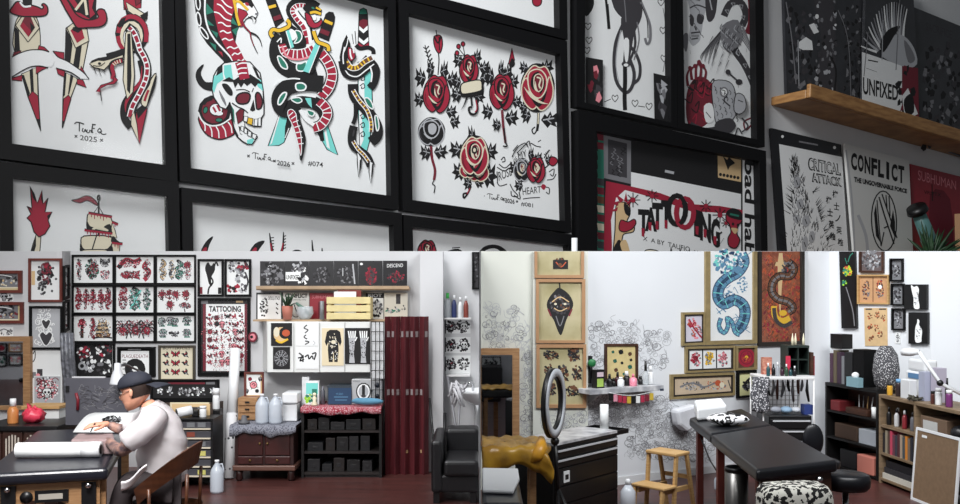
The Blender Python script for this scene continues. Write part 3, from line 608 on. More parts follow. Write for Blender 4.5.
def art_claws(a):
    for p in ([(213,236.5),(206,242),(201,252),(206,254),(209,245)],[(264.5,241),(255,244),(248,256),(254,258),(259,249)]): a.shape(p, 'k', True, .6)
    a.fill([(204,248),(201,254),(205,255),(207,248)], 'r'); a.fill([(254,248),(249,257),(253,258),(257,249)], 'r')
    for p in ([(269.5,233),(271,244),(273,256)],[(283.5,232),(283,246),(280,256)],[(312,240),(313,252),(315,260)],[(322,248),(322.5,258)]): a.line(p, 3, 'k', taper=(.3,1.2))
    for i in range(5): a.line([(270+i*.5,238+i*3),(274,237.5+i*3)], 1, 'k', False); a.line([(283,237+i*3),(286,235.5+i*3)], 1, 'k', False)
    a.line([(270.5,243),(272.5,255)], 1.4, 'r'); a.line([(283,243),(281,256)], 1.4, 'r')
    a.ell(297,257,8,7.5,'k'); a.ell(297,258,5.5,5,'w'); a.line([(355,253),(364,253)], 2); a.ell(209,256,5,5,'k')
def art_rosetop(a):
    rose(a,427,250,9,10,'r','k',1); a.shape([(478,256),(483,248),(492,245),(501,247),(508,254),(505,262),(480,262)],'k'); a.fill([(483,254),(489,249),(497,249),(502,255),(495,262)],'w'); a.line([(448,252),(458,250),(466,256)],2.4,'k'); a.line([(452,248),(460,247.5)],1)
    a.line([(540,251),(544,253)],1)
def art_top(a):
    a.shape([(533,-2),(541,-2),(541,4),(537,6.3),(533,4)], 'r', True, 1); a.line([(537,-20),(537,-2)],1.5)

F1 = q4(7,12,160.5,165.6,-96,143.5); F2 = q4(184,191,388,391,-48,168); F3 = q4(408.9,412.6,560.6,565,13,200)
F4 = [(402,-190),(557,-130),(559.7,29),(404,-12)]; F5 = q4(13,16,167.5,172,177.5,417); F6 = q4(192.5,197,393.5,398,201,416); F7 = q4(412.8,416,568.5,573,227,415)
fl = 'in the upper gallery grid'
picture(GP, grow(F1,14,16,12,16), F1, GF, 'large black framed flash sheet of three daggers, one with a snake', art_daggers, depth=.16, glass=True, step=GS, group='black framed flash sheets of the upper gallery')
picture(GP, grow(F2,11,16,7.6,13.4), F2, GF, 'large black framed flash sheet of cobra and skull, crossed swords and snakes', art_skull, depth=.16, glass=True, step=GS, group='black framed flash sheets of the upper gallery')
picture(GP, grow(F3,9,13.5,6.5,11), F3, GF, 'large black framed flash sheet of red and black roses', art_roses, depth=.16, glass=True, step=GS, group='black framed flash sheets of the upper gallery')
picture(GP, grow(F4,4,14,8,10), F4, GF, 'black framed sheet above the roses sheet, only its bottom strip in view', art_top, depth=.16, glass=True, step=GS, group='black framed flash sheets of the upper gallery')
picture(GP, grow(F5,14,15,11.5,16), F5, GF, 'black framed flash sheet of a flaming torch and a sailing ship', art_ship, depth=.16, glass=True, step=GS, group='black framed flash sheets of the upper gallery')
picture(GP, grow(F6,11,12.6,8.4,16), F6, GF, 'black framed flash sheet with red and black claws, under the cobra sheet', art_claws, depth=.16, glass=True, step=GS, group='black framed flash sheets of the upper gallery')
picture(GP, grow(F7,9,11.5,5,12.5), F7, GF, 'black framed flash sheet under the large roses sheet, its top edge showing', art_rosetop, depth=.16, glass=True, step=GS, group='black framed flash sheets of the upper gallery')

# ---- two black framed ink drawings
def art_latex(a):
    a.fill([(607,-30),(640,-30),(640,18),(634,26),(628,22),(618,14),(612,2)], 's'); a.fill([(585,-8),(592,-8),(594,4),(590,13),(585,15)],'k')
    a.line([(604,-20),(606,0),(608.5,26)], 2.6, 'k', taper=(1,.8)); a.line([(607,4),(609,29)], 3, 'k')
    a.fill([(621,18),(634,22),(633,40),(629,60),(624,60),(624,40)], 's'); a.line([(635,-30),(640,10),(634,28),(628,40)], 5, 's')
    a.line([(623,24),(616,42),(614,62),(616,80),(622,90),(628,92),(633,84),(634,72),(630,60)], 3.4, 's'); a.line([(621,30),(617,48),(616,66),(619,82)], .8, 'l')
    a.line([(630,46),(636,54),(640,66),(639,78),(633,84)], 3, 's'); a.line([(634,30),(635,46),(629,62)], 2.4, 's'); a.line([(637,22),(639,40),(634,60)], 1.2, 'a')
    a.line([(626,50),(625,64),(625,82),(624.5,96),(625,110)], 4, 'k'); a.ell(626,64,4.4,3,'s'); a.ell(626,65,2.4,1.6,'w'); a.fill([(624,40),(629,40),(628,60),(625,60)],'w')
    a.line([(641,2),(646,14),(650,26),(650,40),(647,44),(645,38)], 2.6, 'a'); a.line([(641,4),(647,20),(648,38)], .8, 'k'); a.line([(622,-20),(625,6),(626,22)],1,'a')
    for x, y, r in ((588,26,0),(587,50,0),(661,2,.2),(663,30,.2),(664,58,.1),(615,98,.3),(635,103,.2),(649,106,-.1),(589,40,0)):
        a.line([(x,y+4),(x-3,y),(x-2,y-3),(x,y-1.4),(x+2,y-3),(x+3,y),(x,y+4)], .7)
    a.line([(663,8),(665,22),(666,50),(663,72)], .7, 'a'); a.line([(604,102),(611,99)],.7); a.line([(638,106),(645,107)],.7)
def mini_photo(seed, cols):
    def f(a):
        r = random.Random(seed)
        a.rect(.04,.03,.96,.97,cols[0])
        for i in range(9):
            x, y = r.uniform(.2,.8), r.uniform(.15,.85); a.fill([(x+.2*q*math.cos(j*1.2566), y+.14*q*math.sin(j*1.2566)) for j, q in enumerate([r.uniform(.35,1.2) for _ in range(5)])], cols[1+i % (len(cols)-1)], False)
    return f
def art_skullwing(a):
    a.fill([(686,-20),(703,-20),(709,-2),(704,16),(701,34),(695,41),(689,38),(690,28),(690,12)], 'l'); a.fill([(690,14),(694,18),(693,26),(690,24)], 's'); a.fill([(698,14),(704,16),(702,24),(697,22)], 's'); a.fill([(694,26),(697,27),(696,31)], 's'); a.fill([(689,38),(699,34),(700,40),(693,46)], 'l'); a.line([(690,8),(697,5),(706,8)], 1.4, 's'); a.line([(691,33),(700,32)], 1.6,'s',False)
    for i in range(18): x, y = 689+(i*5 % 14), -2+(i*7 % 40); a.line([(x,y),(x+1.6,y+2.6)], .6, 'as'[i % 2])
    for i in range(7): a.line([(692+i*1.1,34.6),(692+i*1.1,37)], .5, 'k', False); a.line([(692,-2),(700,0)],1.2,'s'); a.line([(692,39),(698,38)], 1.2,'s',False)
    a.fill([(706,-20),(717,-20),(716,12),(710,22),(706,14)], 's'); a.line([(709,-4),(712,10)], 1.2, 'l')
    # snake body
    a.line([(724,16),(730,4),(740,2),(746,14),(742,26)], 7, 's'); a.line([(728,30),(735,50),(744,64),(752,82),(757,102),(752,124)], 7, 's', taper=(1.2,.6)); a.line([(748,-20),(752,2),(752,22),(748,34)], 8, 'd'); a.line([(752,-8),(753,16)], 1.6, 'p'); a.line([(752,95),(755,108),(752,124)], 2.6, 'd'); a.line([(752,124),(746,130),(744,122),(751,118)], 1.6, 'd')
    for x, y in ((727,12),(733,5),(741,7),(743,18),(732,42),(738,54),(745,66),(750,78),(754,90)): a.line([(x-2,y-2),(x+1,y+2),(x+2,y-2),(x-2,y-2)], .7, 'l', False)
    # wing
    for i in range(12): a.line([(728-i*.6,22+i*.8),(720-i*1.6,40+i*1.2),(712-i*1.2+(i % 3),66-i*.6)], 1.6, 's' if i % 2 else 'a', taper=1)
    for i in range(6): a.line([(742,24+i*3),(748+i*.6,38+i*3),(754-i*.4,52+i*1.5)], 1.2, 'a', taper=1)
    a.fill([(722,26),(738,20),(742,40),(730,52),(722,44)], 'a')
    for i in range(22): x, y = 722+(i*7 % 19), 24+(i*5 % 26); a.line([(x,y),(x-2,y+4),(x+1,y+7)], .7, 'sl'[i % 2])
    for i in range(16): x, y = 713+(i*5 % 22), 36+(i*9 % 28); a.line([(x,y),(x-3,y+6),(x-5,y+13)], .6, 'kl'[i % 2], taper=1)
    # red beast and figure
    a.fill([(686,100),(690,84),(700,76),(712,84),(716,100),(712,118),(700,128),(688,124)], 'd')
    rr = random.Random(4)
    for i in range(15): x, y = rr.uniform(687,713), rr.uniform(80,122); a.line([(x,y),(x+4,y-5),(x+2,y+6),(x-4,y+2)], 1.1, 'r' if i % 2 else 'k')
    for p in ([(688,86),(687,76),(690,68)],[(692,80),(691,70),(695,66)],[(696,80),(696,68),(699,62)],[(700,80),(701,70),(700,64)],[(704,82),(706,72),(703,66)]): a.line(p, 3, 'd', taper=(1,.5)); a.ell(p[2][0],p[2][1],2,2.2,'d')
    a.shape([(712,84),(722,80),(732,84),(736,96),(738,110),(730,122),(718,126),(714,112)], 'l', True, .8); a.line([(720,88),(728,92),(724,100),(730,106)], 1.4, 's'); a.ell(724,92,4.4,5.2,'a'); a.ell(724,92,3,3.6,'w'); a.line([(722,90),(725,91),(724,95)],.8,'k')
    for i in range(26): x, y = 714+(i*11 % 23), 86+(i*7 % 36); a.line([(x,y),(x+2,y+2.5),(x+1,y+5)], .6, 'ska'[i % 3]); a.shape([(736,94),(744,96),(746,108),(740,114),(734,110)], 'l', True, .8); a.line([(738,100),(743,102)], .8)
    a.fill([(704,106),(712,104),(714,120),(706,122)], 'w'); a.line([(706,112),(711,118)], .8); a.line([(690,124),(704,130),(720,128),(730,124)], 5, 's'); a.fill([(716,122),(730,118),(736,126),(728,134),(716,132)], 's')
    for x, y in ((728,72),(738,84),(742,80),(700,62),(746,48),(752,46),(690,50),(684,60)): a.line([(x,y),(x+.6,y+4)], 1.3, 's', taper=2)
    a.ell(739,82,3.4,3,'s'); a.ell(728,72,2.6,2.6,'s'); a.line([(728,72),(739,82)], 1.4, 's'); a.fill([(684,34),(688,34),(688,44),(686,52),(683,44)], 'a')
    a.line([(724,132),(734,136),(738,128),(742,134)], 1.3, 's'); a.line([(742,118),(748,126),(742,132)],1.4,'s')
P1i = [(585.5,-95),(670,-78),(671.3,122.5),(585,102.5)]; P2i = [(681.5,-85),(754.5,-68),(757,139.5),(685,123)]
t = picture(GP, [(576.5,-112),(676.2,-92),(677.5,128.4),(577,106.4)], P1i, GF, 'black framed ink drawing of a black figure with coiling tail', art_latex, depth=.16, glass=True, step=GS)
for nm, q, sd, cc in (('photo_insert',[(586,57),(603,60),(603,106.5),(586,103)],3,'kdsp'),('photo_insert',[(653.5,73),(670,77),(671,122.5),(654.5,119)],5,'ksal')):
    a = Art(GP, .075, GS); a.map = quadmap(q); a.rect(0,0,1,1,'k'); mini_photo(sd, cc)(a); mesh_obj(nm, a.mb, [PAPER]+[INK[i] for i in INKS], t)
picture(GP, [(676.7,-100),(763,-80),(764.8,147),(678,128.4)], P2i, GF, 'black framed grey and red drawing of skull, winged serpent and figures', art_skullwing, depth=.16, glass=True, step=GS)

# ---- big poster frame
def art_tattooing(a):
    bq = [(603,178),(748,206),(748,330),(603,330)]
    a.fill([(596.5,131),(759.5,161),(764,418),(598,404)],'k',False)
    a.fill([(631,172),(741,194),(741,215),(631,196)],'w',False)
    a.fill([(598,130),(604,132),(604,330),(597,330)],'g',False)
    r = random.Random(2)
    for i in range(16): y = 133+i*9; a.fill([(597,y),(604,y+1),(604,y+8),(598,y+7)], 'gusaecd'[r.randrange(7)], False)
    a.fill([(606,181),(634,187),(636,191),(741,213),(741,330),(606,330)], 'w', False)
    a.fill([(606,181),(634,187),(660,193),(690,204),(720,206),(743,210),(743,214),(722,213),(690,211),(660,200),(640,194),(625,190),(616,198),(611,220),(612,245),(610,330),(602,330),(605,200)], 'r', False)
    # bird head on the left
    a.shape([(616,206),(622,202),(629,205),(630,214),(627,222),(634,226),(633,232),(624,234),(622,240),(619,252),(613,258),(615,230)], 'e', True, 1.1); a.fill([(624,203),(629,207),(630,216),(625,213)], 'k')
    for p in ([(618,206),(611,203),(619,201)],[(620,203),(615,193),(624,200)],[(624,201),(626,192),(628,203)],[(617,211),(609,212),(618,207)],[(627,203),(632,196),(630,206)]): a.fill(p, 'r', False)
    a.shape([(621,220),(628,222),(634,219),(636,223),(632,229),(624,232),(619,229)], 'r', True, 1); a.fill([(612,258),(618,240),(624,246),(630,262)], 'k'); a.fill([(620,244),(626,240),(630,254),(626,258)], 'e')
    for x, y, rr in ((633,200,4.6),(652,196,4),(706,206,4),(720,215,4.6),(726,223,3)):
        for k in range(8): t = k*.785; a.line([(x,y),(x+rr*1.6*math.cos(t),y+rr*1.6*math.sin(t))], .9, 'k', False)
        a.ell(x,y,rr*.55,rr*.6,'r')
    def letter(tx, x0, x1, y0, y1, s=.19, b=.03):
        a.text(tx, [(x0,y0),(x1,y0+(x1-x0)*s),(x1,y1+(x1-x0)*s),(x0,y1)], 'k', b); 
    for tx, x0, x1, y0, y1 in (('T',638,649,209,233),('A',645,657,207,231),('T',652,663,202.5,229),('T',661,671,200,228)): letter(tx,x0,x1,y0,y1,.06,.05)
    for tx, x0, x1, y0, y1 in (('I',694,700,209,236),('N',700,711,211,240),('G',711,720,217,246)): letter(tx,x0,x1,y0,y1,.3,.05)
    for p in ((643,228),(650,222),(657,221),(666,220),(697,226),(705,229),(715,236)): a.fill([(p[0]-1.6,p[1]),(p[0]+1.6,p[1]+.5),(p[0]+1.3,p[1]+9),(p[0]-1.3,p[1]+8)], 'r', False)
    for x, y, c in ((677,210,'k'),(685,213,'r')):
        e = [(x+8.6*math.cos(t),y+14.5*math.sin(t)) for t in [i*.3927 for i in range(16)]]; a.line(e, 5.2, c, False, True)
    e = [(677+8.6*math.cos(t),210+14.5*math.sin(t)) for t in [-2+i*.36 for i in range(10)]]; a.line(e, 4, 'k', False)
    a.text('X  A BY  TAUFIQ', [(643,236),(690,247),(690,253),(643,241)], 'k')
    a.text('x', [(694,250),(698,251),(698,256),(694,255)],'k')
    # devil's head on the right
    a.shape([(727,212),(733,209),(741,213),(742,221),(738,226),(737,234),(740,240),(736,248),(729,246),(728,238),(731,232),(729,224),(726,220)], 'r', True, 1.1); a.fill([(727,212),(733,208),(741,212),(742,220),(729,217)], 'k'); a.line([(730,214),(739,216)],2,'g',False); a.fill([(731,228),(738,229),(735,234)],'e'); a.ell(733,224,1.3,1.5,'k'); a.ell(738,225,1.3,1.5,'k'); a.line([(724,238),(720,244)],2,taper=2); a.line([(722,232),(718,235)],1.5)
    for i in range(5): a.fill([(668+i*9,262),(671+i*9,246+i*1.5),(675+i*9,262)], 'k', False)
    a.shape([(640,262),(646,250),(660,252),(664,262)], 'c', True, 1)
    # small clipped papers
    a.fill([(603.5,135),(631,141),(631,184),(604,178)], 'a', False); a.fill([(608,139),(627,143.5),(627,178),(608,174)], 's', False); r = random.Random(9)
    for i in range(14): x, y = r.uniform(610,625), r.uniform(145,173); a.line([(x,y),(x+2,y+2),(x,y+4),(x+3,y+6)], .8, 'k' if i % 2 else 'a')
    a.fill([(717.5,152),(741,156.5),(741,182),(718,177.5)], 'e', False); a.shape([(723,156),(727,160),(729,157),(733,161),(735,163),(730,166),(728,170),(726,164)],'k',False,.3)
    for i in range(6): x = 720.5+i*3.5; a.ell(x,174.5+i*.65,1.5,1.7,'k')
    a.fill([(742.5,157),(760,160),(760,330),(743,330)], 'w', False)
    a.text('bad habits', [(754.5,162),(754.5,287),(744.5,285),(744.5,160)], 'k', .025); a.fill([(756.5,190),(760,186),(760,214),(757,206)],'s',False)
    a.line([(665,171),(674,173)], 2.6, 'l', False)
Ti = [(596.5,131),(759.5,161),(765,420),(598,405)]
picture(GP, [(578.5,109.5),(766,151),(771,436),(580,424)], Ti, GF, 'large black poster frame with a lettered red and white tattooing poster', art_tattooing, depth=.18, glass=True, step=GS)
def art_post(a): pass
solo('paper_roll', MB().cyl(GP.hit(574.5,300,.42), GP.hit(574.5,238,.42), .045, .045), WHITEP, 'slim white paper roll upright between flash frames and poster frame', 'paper roll')

# ---- record ledge and sleeves on the right
GWOOD = M('ledge_wood', (172,128,78), .5, rgb2=(140,98,56), scale=3, stretch=(1,1,6))
u = Vector((1.496,1,-.112)).normalized(); up = GP.n.cross(u)*-1
if up.z < 0: up = -up
def ledge(x0, y0, x1, h, d, off0=.0):
    a = GP.hit(x0, y0, off0); b = GP.hit(x1, gl(x1,x0,y0), off0)
    return [a, b, b-up*h, a-up*h]
mb = MB(); q = ledge(771,97,985,.16,.5); mb.prism(q, GP.n*.75)
lg = thing('wall_shelf', 'brown wooden ledge shelf carrying band records on the upper grey wall', 'shelf', (q[2]+q[3])/2)
mesh_obj('shelf_board', mb, GWOOD, lg, bevel=.02)
mb = MB(); q2 = [p+GP.n*.751+up*.0 for p in q]; q2 = [q2[0]+up*.09,q2[1]+up*.09,q2[2],q2[3]]; mb.prism(q2, GP.n*.09); mesh_obj('front_lip', mb, GWOOD, lg, bevel=.02)
SLEEVE = M('glossy_sleeve', (30,31,34), .22)
def blot(a, x0, y0, x1, y1, cols, n, seed, s=6):
    r = random.Random(seed)
    for i in range(n):
        x, y = r.uniform(x0,x1), r.uniform(y0,y1); t0 = r.uniform(0,6); a.fill([(x+s*q*math.cos(t0+j*1.2566), y+1.5*s*q*math.sin(t0+j*1.2566)) for j, q in enumerate([r.uniform(.35,1.2) for _ in range(5)])], cols[i % len(cols)], False)
def art_rec1(a):
    a.fill([(812,-10),(828,-10),(836,20),(834,50),(838,104),(824,98),(818,70),(822,40)], 's'); blot(a,814,0,836,98,'alskas',90,1,2); blot(a,788,8,812,86,'skksa',60,2,2.6); blot(a,842,6,861,104,'skak',70,3,2)
    a.line([(786,2),(792,40),(796,84)], 1.2, 'a'); a.line([(798,40),(799,86)], .8, 'l'); a.line([(838,10),(848,40),(851,100)], .8, 'a'); a.line([(830,56),(836,70),(834,96)],1.6,'k')
    a.fill([(799,42),(806,37),(812,41),(813,50),(803,50),(799,48)], 'w', False); a.fill([(809,25),(814,23),(819,32),(814,34)], 'w', False); a.ell(817,16.5,1.8,2.4,'w'); a.ell(835.5,25,1.2,1.2,'w')
def art_rec2(a):
    blot(a,868,70,918,130,'ska',30,16,3)
    for i in range(19):
        t = i/18; x0, y0 = 877+t*26, 52-t*20+10*t*t; x1, y1 = 861+t*46, 46-44*math.sin(t*2.2)**.8
        a.line([(x0,y0),((x0+x1)/2-1,(y0+y1)/2),(x1,y1)], 2.6, 'wla'[i % 3], taper=(1,.35))
    a.fill([(883,52),(893,36),(904,36),(914,48),(917,64),(905,68),(884,58)], 'l'); a.fill([(904,40),(912,50),(915,60),(908,62)], 'a'); a.fill([(880,44),(888,30),(900,26),(894,36),(884,52)], 'k')
    a.fill([(862,52),(880,58),(902,66),(902,112),(884,107),(862,101)], 'w', False); a.fill([(902,66),(918,68),(919,118),(908,113),(902,106)], 'd', False); blot(a,898,64,914,112,'kkd',14,6,3.4)
    a.text('UNFIXED', [(863,77),(898,86),(898,101),(863,94)], 'k', .02); a.line([(868,60),(878,62)], 1.2); a.line([(866,68),(877,72)],2.4,taper=2); a.fill([(902,96),(908,88),(918,114),(910,118),(904,112)], 'w', False); a.fill([(904,100),(912,94),(914,112),(906,114)],'k')
    a.line([(890,124),(900,118),(910,122),(914,130)], 2.2, 'l'); a.line([(894,128),(903,122),(910,128)], 1.4, 'l'); a.fill([(899,116),(919,119),(919,134),(910,130)], 'w', False); a.line([(902,120),(912,132)],2.2); a.line([(882,110),(886,118)],1.5,'l')
    a.line([(883,20),(882,60)], .8, 'l'); a.line([(900,-6),(896,70)], .9, 'a'); a.line([(868,32),(864,76)], .8, 'a')
def art_rec3(a):
    blot(a,924,44,985,150,'skask',120,8,3); a.text('SACRIFICE', [(926,22),(952,31),(952,39),(926,30)], 's'); 
    blot(a,926,60,956,130,'aks',40,18,2.2)
def slab(name, q, thick, off, label, cat, draw, mat, group=None):
    a = Art(GP, off+thick, GS); e = [GP.hit(*p, a.k) for p in q]; b = [p-GP.n*thick for p in e]
    a.mb.cur = 0; a.mb.add(e+b, [(3,2,1,0),(4,5,6,7),(0,1,5,4),(1,2,6,5),(2,3,7,6),(3,0,4,7)]); draw(a)
    return solo(name, a.mb, [mat]+[INK[i] for i in INKS], label, cat, group)
KS = M('black_sleeve', (26,26,29), .3); GSL = M('grey_black_sleeve', (52,53,57), .3, noise=.35, scale=2.5); RS = M('red_sleeve', (156,34,50), .45, noise=.15, scale=4); WS = M('white_sleeve', (212,213,210), .5)
slab('vinyl_record', [(783,-40),(866,-30),(863,124),(787,96)], .06, .12, 'dark patterned record sleeve at the left end of the upper ledge', 'record', art_rec1, GSL, 'records on the upper ledge')
slab('vinyl_record', [(866.5,-30),(913,-14),(921,141),(862,122.5)], .06, .19, 'record sleeve with mohawk punk and the word UNFIXED on upper ledge', 'record', art_rec2, GSL, 'records on the upper ledge')
slab('vinyl_record', [(913.5,7),(990,38),(990,168),(921.5,140)], .06, .12, 'dark record sleeve of shadowy figures at right end of upper ledge', 'record', art_rec3, GSL, 'records on the upper ledge')

def art_crit(a):
    a.fill([(779,144),(842,157),(849,262),(788,262)], 'w', False)
    a.ell(782.5,136.5,1.4,1.5,'w'); a.ell(834.5,147.5,1.5,1.6,'w'); a.line([(799,141.5),(818,145)], 1.6, 'a', False)
    r = random.Random(11)
    for i in range(330):
        t = r.random(); y = 158+t*96; w = 2.5+t*15*(1 if t < .75 else 1.2); x = 793+t*18+r.uniform(-w,w)
        a.line([(x,y),(x+r.uniform(-2.2,2.2)+(x-800)*.05,y-r.uniform(2,6.5))], .8, 'k' if i % 3 else 'a', False, taper=1)
    for i in range(60):
        t = r.random(); sgn = r.choice((-1,1)); y = 190+t*58; x = 803+t*4+sgn*(9+t*13); a.line([(x,y),(x+sgn*r.uniform(3,8),y-r.uniform(2,8))], .7, 'k', False, taper=1)
    for x, y, rx, ry in ((797,182,3,6),(800,204,3.5,5),(806,221,4,6),(797,219,3,4),(812,237,3,6),(805,244,3,8)): a.ell(x,y,rx,ry,'l',.1); a.line([(x-1,y-2),(x+1,y+3)],.8)
    a.text('CRITICAL', [(808,157),(840,164),(841,176),(808,170)], 'k', .05); a.text('CRITICAL', [(809.2,158.3),(839,164.8),(840,174.6),(809.2,168.8)], 'w', -.004)
    a.text('ATTACK', [(811,172),(841,178),(842,187),(812,182)], 'k', .05); a.text('ATTACK', [(812.5,173.6),(840,179),(841,185.6),(813,180.6)], 'w', -.004)
    for s, x, y0 in (('権士ノ英雄',835,190),('権士英雄',828.5,196)):
        for i, ch in enumerate(s): y = y0+i*12; x2 = x+i*1.3; a.text(ch, [(x2-2.6,y),(x2+3,y+1),(x2+3,y+8.5),(x2-2.6,y+7.5)], 'k', .02)
def art_conflict(a):
    for i, ch in enumerate('CONFLICT'):
        x0 = 851+i*6.75; x1 = x0+6; y0 = 152+i*1.85; y1 = y0+17.5
        if ch == 'I': x0 += 1.5; x1 -= 1.5
        a.text(ch, [(x0,y0),(x1,y0+1.6),(x1,y1+1.3),(x0,y1)], 'k', .045)
    a.text('THE UNGOVERNABLE FORCE', [(854,176.5),(907,189),(907,193.5),(854,182)], 'k', .06)
    e = [(884+12.5*math.cos(t)+2*math.sin(t)*-1,221+30*math.sin(t)) for t in [i*.2618 for i in range(24)]]; a.line([(x+ (y-221)*.1, y) for x, y in e], 1.2, 'k', False, True)
    a.fill([(874,213),(876,204),(878,226),(880,242),(876,236)], 'k', False); a.fill([(893,210),(895,222),(895,238),(890,226)], 'k', False)
    a.line([(877,200),(879,226),(881,246)], 1, 'k', False); a.line([(879,197),(884,214),(894,244)], 1.4, 'k', False); a.line([(882,194),(888,212),(897,238)], 1.2, 'k', False); a.line([(889,196),(890,216)], 1, 'k', False); a.line([(886,195),(887,208)], 1, 'k', False)
    a.line([(884,228),(888,226)], 1.2,'k',False); a.line([(881,246),(884,232)],1,'k',False)
    a.line([(846,150),(852,200),(855,260)], 1.6, 'l'); a.line([(858,215),(866,236),(868,260)], 3, 'l')
def art_red(a):
    a.text('SUBHUMAN', [(918,170),(956,181),(956,190),(918,180)], 'p'); a.fill([(930,195),(950,199),(952,262),(934,262)],'d'); a.text('VRMTX', [(924,190),(941,193.5),(941,197),(924,193.5)],'k'); a.line([(932,184),(932.5,201)],.9,'k',False)
slab('poster', [(771.5,128),(841,144.5),(850.5,272),(781,272)], .06, .03, 'black backed band poster CRITICAL ATTACK with spiky figure under upper ledge', 'poster', art_crit, KS)
slab('poster', [(845,143.5),(909,160.5),(914,272),(856,272)], .05, .12, 'white CONFLICT band poster with circled sign under the upper ledge', 'poster', art_conflict, WS)
slab('poster', [(910.5,164),(990,184),(990,280),(913,272)], .05, .03, 'crimson red band poster behind the spiky plant on upper wall', 'poster', art_red, RS)
TEALV = M('teal_glaze', (92,134,132), .35, noise=.2, scale=4)
mb = MB(); p0 = GP.hit(938,262,.5); p1 = GP.hit(918,212,.5); mb.cyl(p0, p1, .17, .13, 16); c = thing('canister', 'grey green canister with a black lid leaning behind the upper plant', 'canister', p0); mesh_obj('body', mb, TEALV, c)
mb = MB(); d = (p1-p0).normalized(); mb.cyl(p1, p1+d*.12, .21, .19, 16); mesh_obj('lid', mb, BLACKP, c)
LEAF = M('agave_leaf', (44,78,46), .5, rgb2=(24,50,28), scale=8)
mb = MB(); base = GP.hit(931,262,.85); r = random.Random(5)
pl_ = thing('potted_plant', 'spiky dark green plant in front of the crimson poster, upper right', 'plant', base-Vector((0,0,.25)))
for i in range(44):
    a_ = r.uniform(0,6.28); el = r.uniform(.15,1.35); L = r.uniform(.5,.95); d = Vector((math.cos(a_)*math.cos(el), math.sin(a_)*math.cos(el)*.45, math.sin(el)))
    pts = [base+d*L*t+Vector((0,0,-.16*t*t*math.cos(el))) for t in (0,.25,.5,.75,1)]; mb.tube(pts, [.02,.042,.036,.022,.004], 5)
mesh_obj('leaves', mb, LEAF, pl_)
mesh_obj('pot', MB().lathe(base-Vector((0,0,.25)), [(.2,0),(.27,.25),(.25,.25),(.22,.2)], 20), M('clay',(170,104,88),.7), pl_)
CARD = M('cardboard', (178,140,104), .8)
mb = MB(); q = [GP.hit(954.5,214,.45),GP.hit(985,222,.45),GP.hit(985,272,.45),GP.hit(955.5,268,.45)]; mb.prism(q, GP.n*.3); solo('carton', mb, CARD, 'small tan carton beside the spiky plant on upper wall', 'box')
mb = MB(); q = ledge(779,276,990,.12,.5); mb.prism(q, GP.n*1.3); lg = solo('display_shelf', mb, GWOOD, 'lower wooden gallery shelf beneath the spiky plant and band posters', 'shelf')
# ================================================================ the place below: one floor, two rooms and a partition
FLOORM = M('plank_floor', (84,48,44), .35, rgb2=(62,36,34), scale=5, stretch=(.5,6,1))
struct('floor', MB().box(-8,13,3.2,23,-.1,0), FLOORM)
LW = M('left_wall_paint', (206,207,209), .85, noise=.04, scale=1.5)
RW = M('right_wall_paint', (225,228,232), .85, noise=.03, scale=1.5)
YL = 8.9
TOP = 251.2
def wallbox(px0, Y0, px1, Y1, name, mat, d=.1):
    a = Vector((X(px0,Y0),Y0,0)); b = Vector((X(px1,Y1),Y1,0)); n = Vector((b.y-a.y, -(b.x-a.x), 0)).normalized()
    if n.dot(-a) < 0: n = -n
    za, zb = Z(TOP,Y0), Z(TOP,Y1); up = Vector((0,0,1)); o = -n*d
    mb = MB(); mb.add([a,b,b+up*zb,a+up*za,a+o,b+o,b+up*zb+o,a+up*za+o], [(0,1,2,3),(7,6,5,4),(0,4,5,1),(1,5,6,2),(2,6,7,3),(3,7,4,0)])
    struct(name, mb, mat); return Plane(a, n)
WLp = wallbox(-40,8.6,62,8.6,'wall_left',LW,.06)
WSp = wallbox(62.02,8.605,70.5,8.9,'wall_side',LW,.05)
WBp = wallbox(62,YL,479.7,YL,'wall_back',LW)
WPp = wallbox(420,8.66,443,8.66,'wall_pillar',LW,.2)
mb = MB(); mb.add([(-.004,4.6,0),(-.004,YL,0),(-.004,YL,Z(TOP,YL)),(-.004,4.6,Z(TOP,4.6)),(.004,4.6,0),(.004,YL,0),(.004,YL,Z(TOP,YL)),(.004,4.6,Z(TOP,4.6))],[(0,1,2,3),(7,6,5,4),(0,4,5,1),(1,5,6,2),(2,6,7,3),(3,7,4,0)])
struct('wall_partition', mb, LW)

# ---- small drawn motifs in pixels
def m_dagger(a, x, y, h, col='r'):
    a.line([(x,y-h*.5),(x,y-h*.22)], h*.13, 'k', False); a.line([(x-h*.16,y-h*.22),(x+h*.16,y-h*.22)], h*.1, col, False)
    a.fill([(x-h*.07,y-h*.18),(x+h*.07,y-h*.18),(x,y+h*.5)], 'k', False); a.line([(x-h*.2,y+h*.1),(x,y-.02*h),(x+h*.2,y+h*.1)], h*.09, col)
def m_snake(a, x, y, w, h, c='k', c2='r'):
    p = [(x-w*.1,y-h*.5),(x+w*.35,y-h*.3),(x-w*.35,y-h*.05),(x+w*.4,y+h*.18),(x-w*.3,y+h*.32),(x+w*.1,y+h*.5)]
    a.line(p, w*.36, c); a.line(p, w*.16, c2); a.ell(p[0][0],p[0][1],w*.2,w*.16,c)
def m_skull(a, x, y, s, c='l'):
    a.shape([(x-s*.5,y-s*.1),(x-s*.3,y-s*.5),(x+s*.3,y-s*.5),(x+s*.5,y-s*.1),(x+s*.25,y+s*.2),(x+s*.22,y+s*.5),(x-s*.22,y+s*.5),(x-s*.25,y+s*.2)], c, True, s*.09); a.ell(x-s*.2,y-s*.08,s*.13,s*.15,'k'); a.ell(x+s*.2,y-s*.08,s*.13,s*.15,'k'); a.ell(x,y+s*.15,s*.06,s*.09,'k'); a.line([(x-s*.2,y+s*.34),(x+s*.2,y+s*.34)], s*.06, 'k', False)
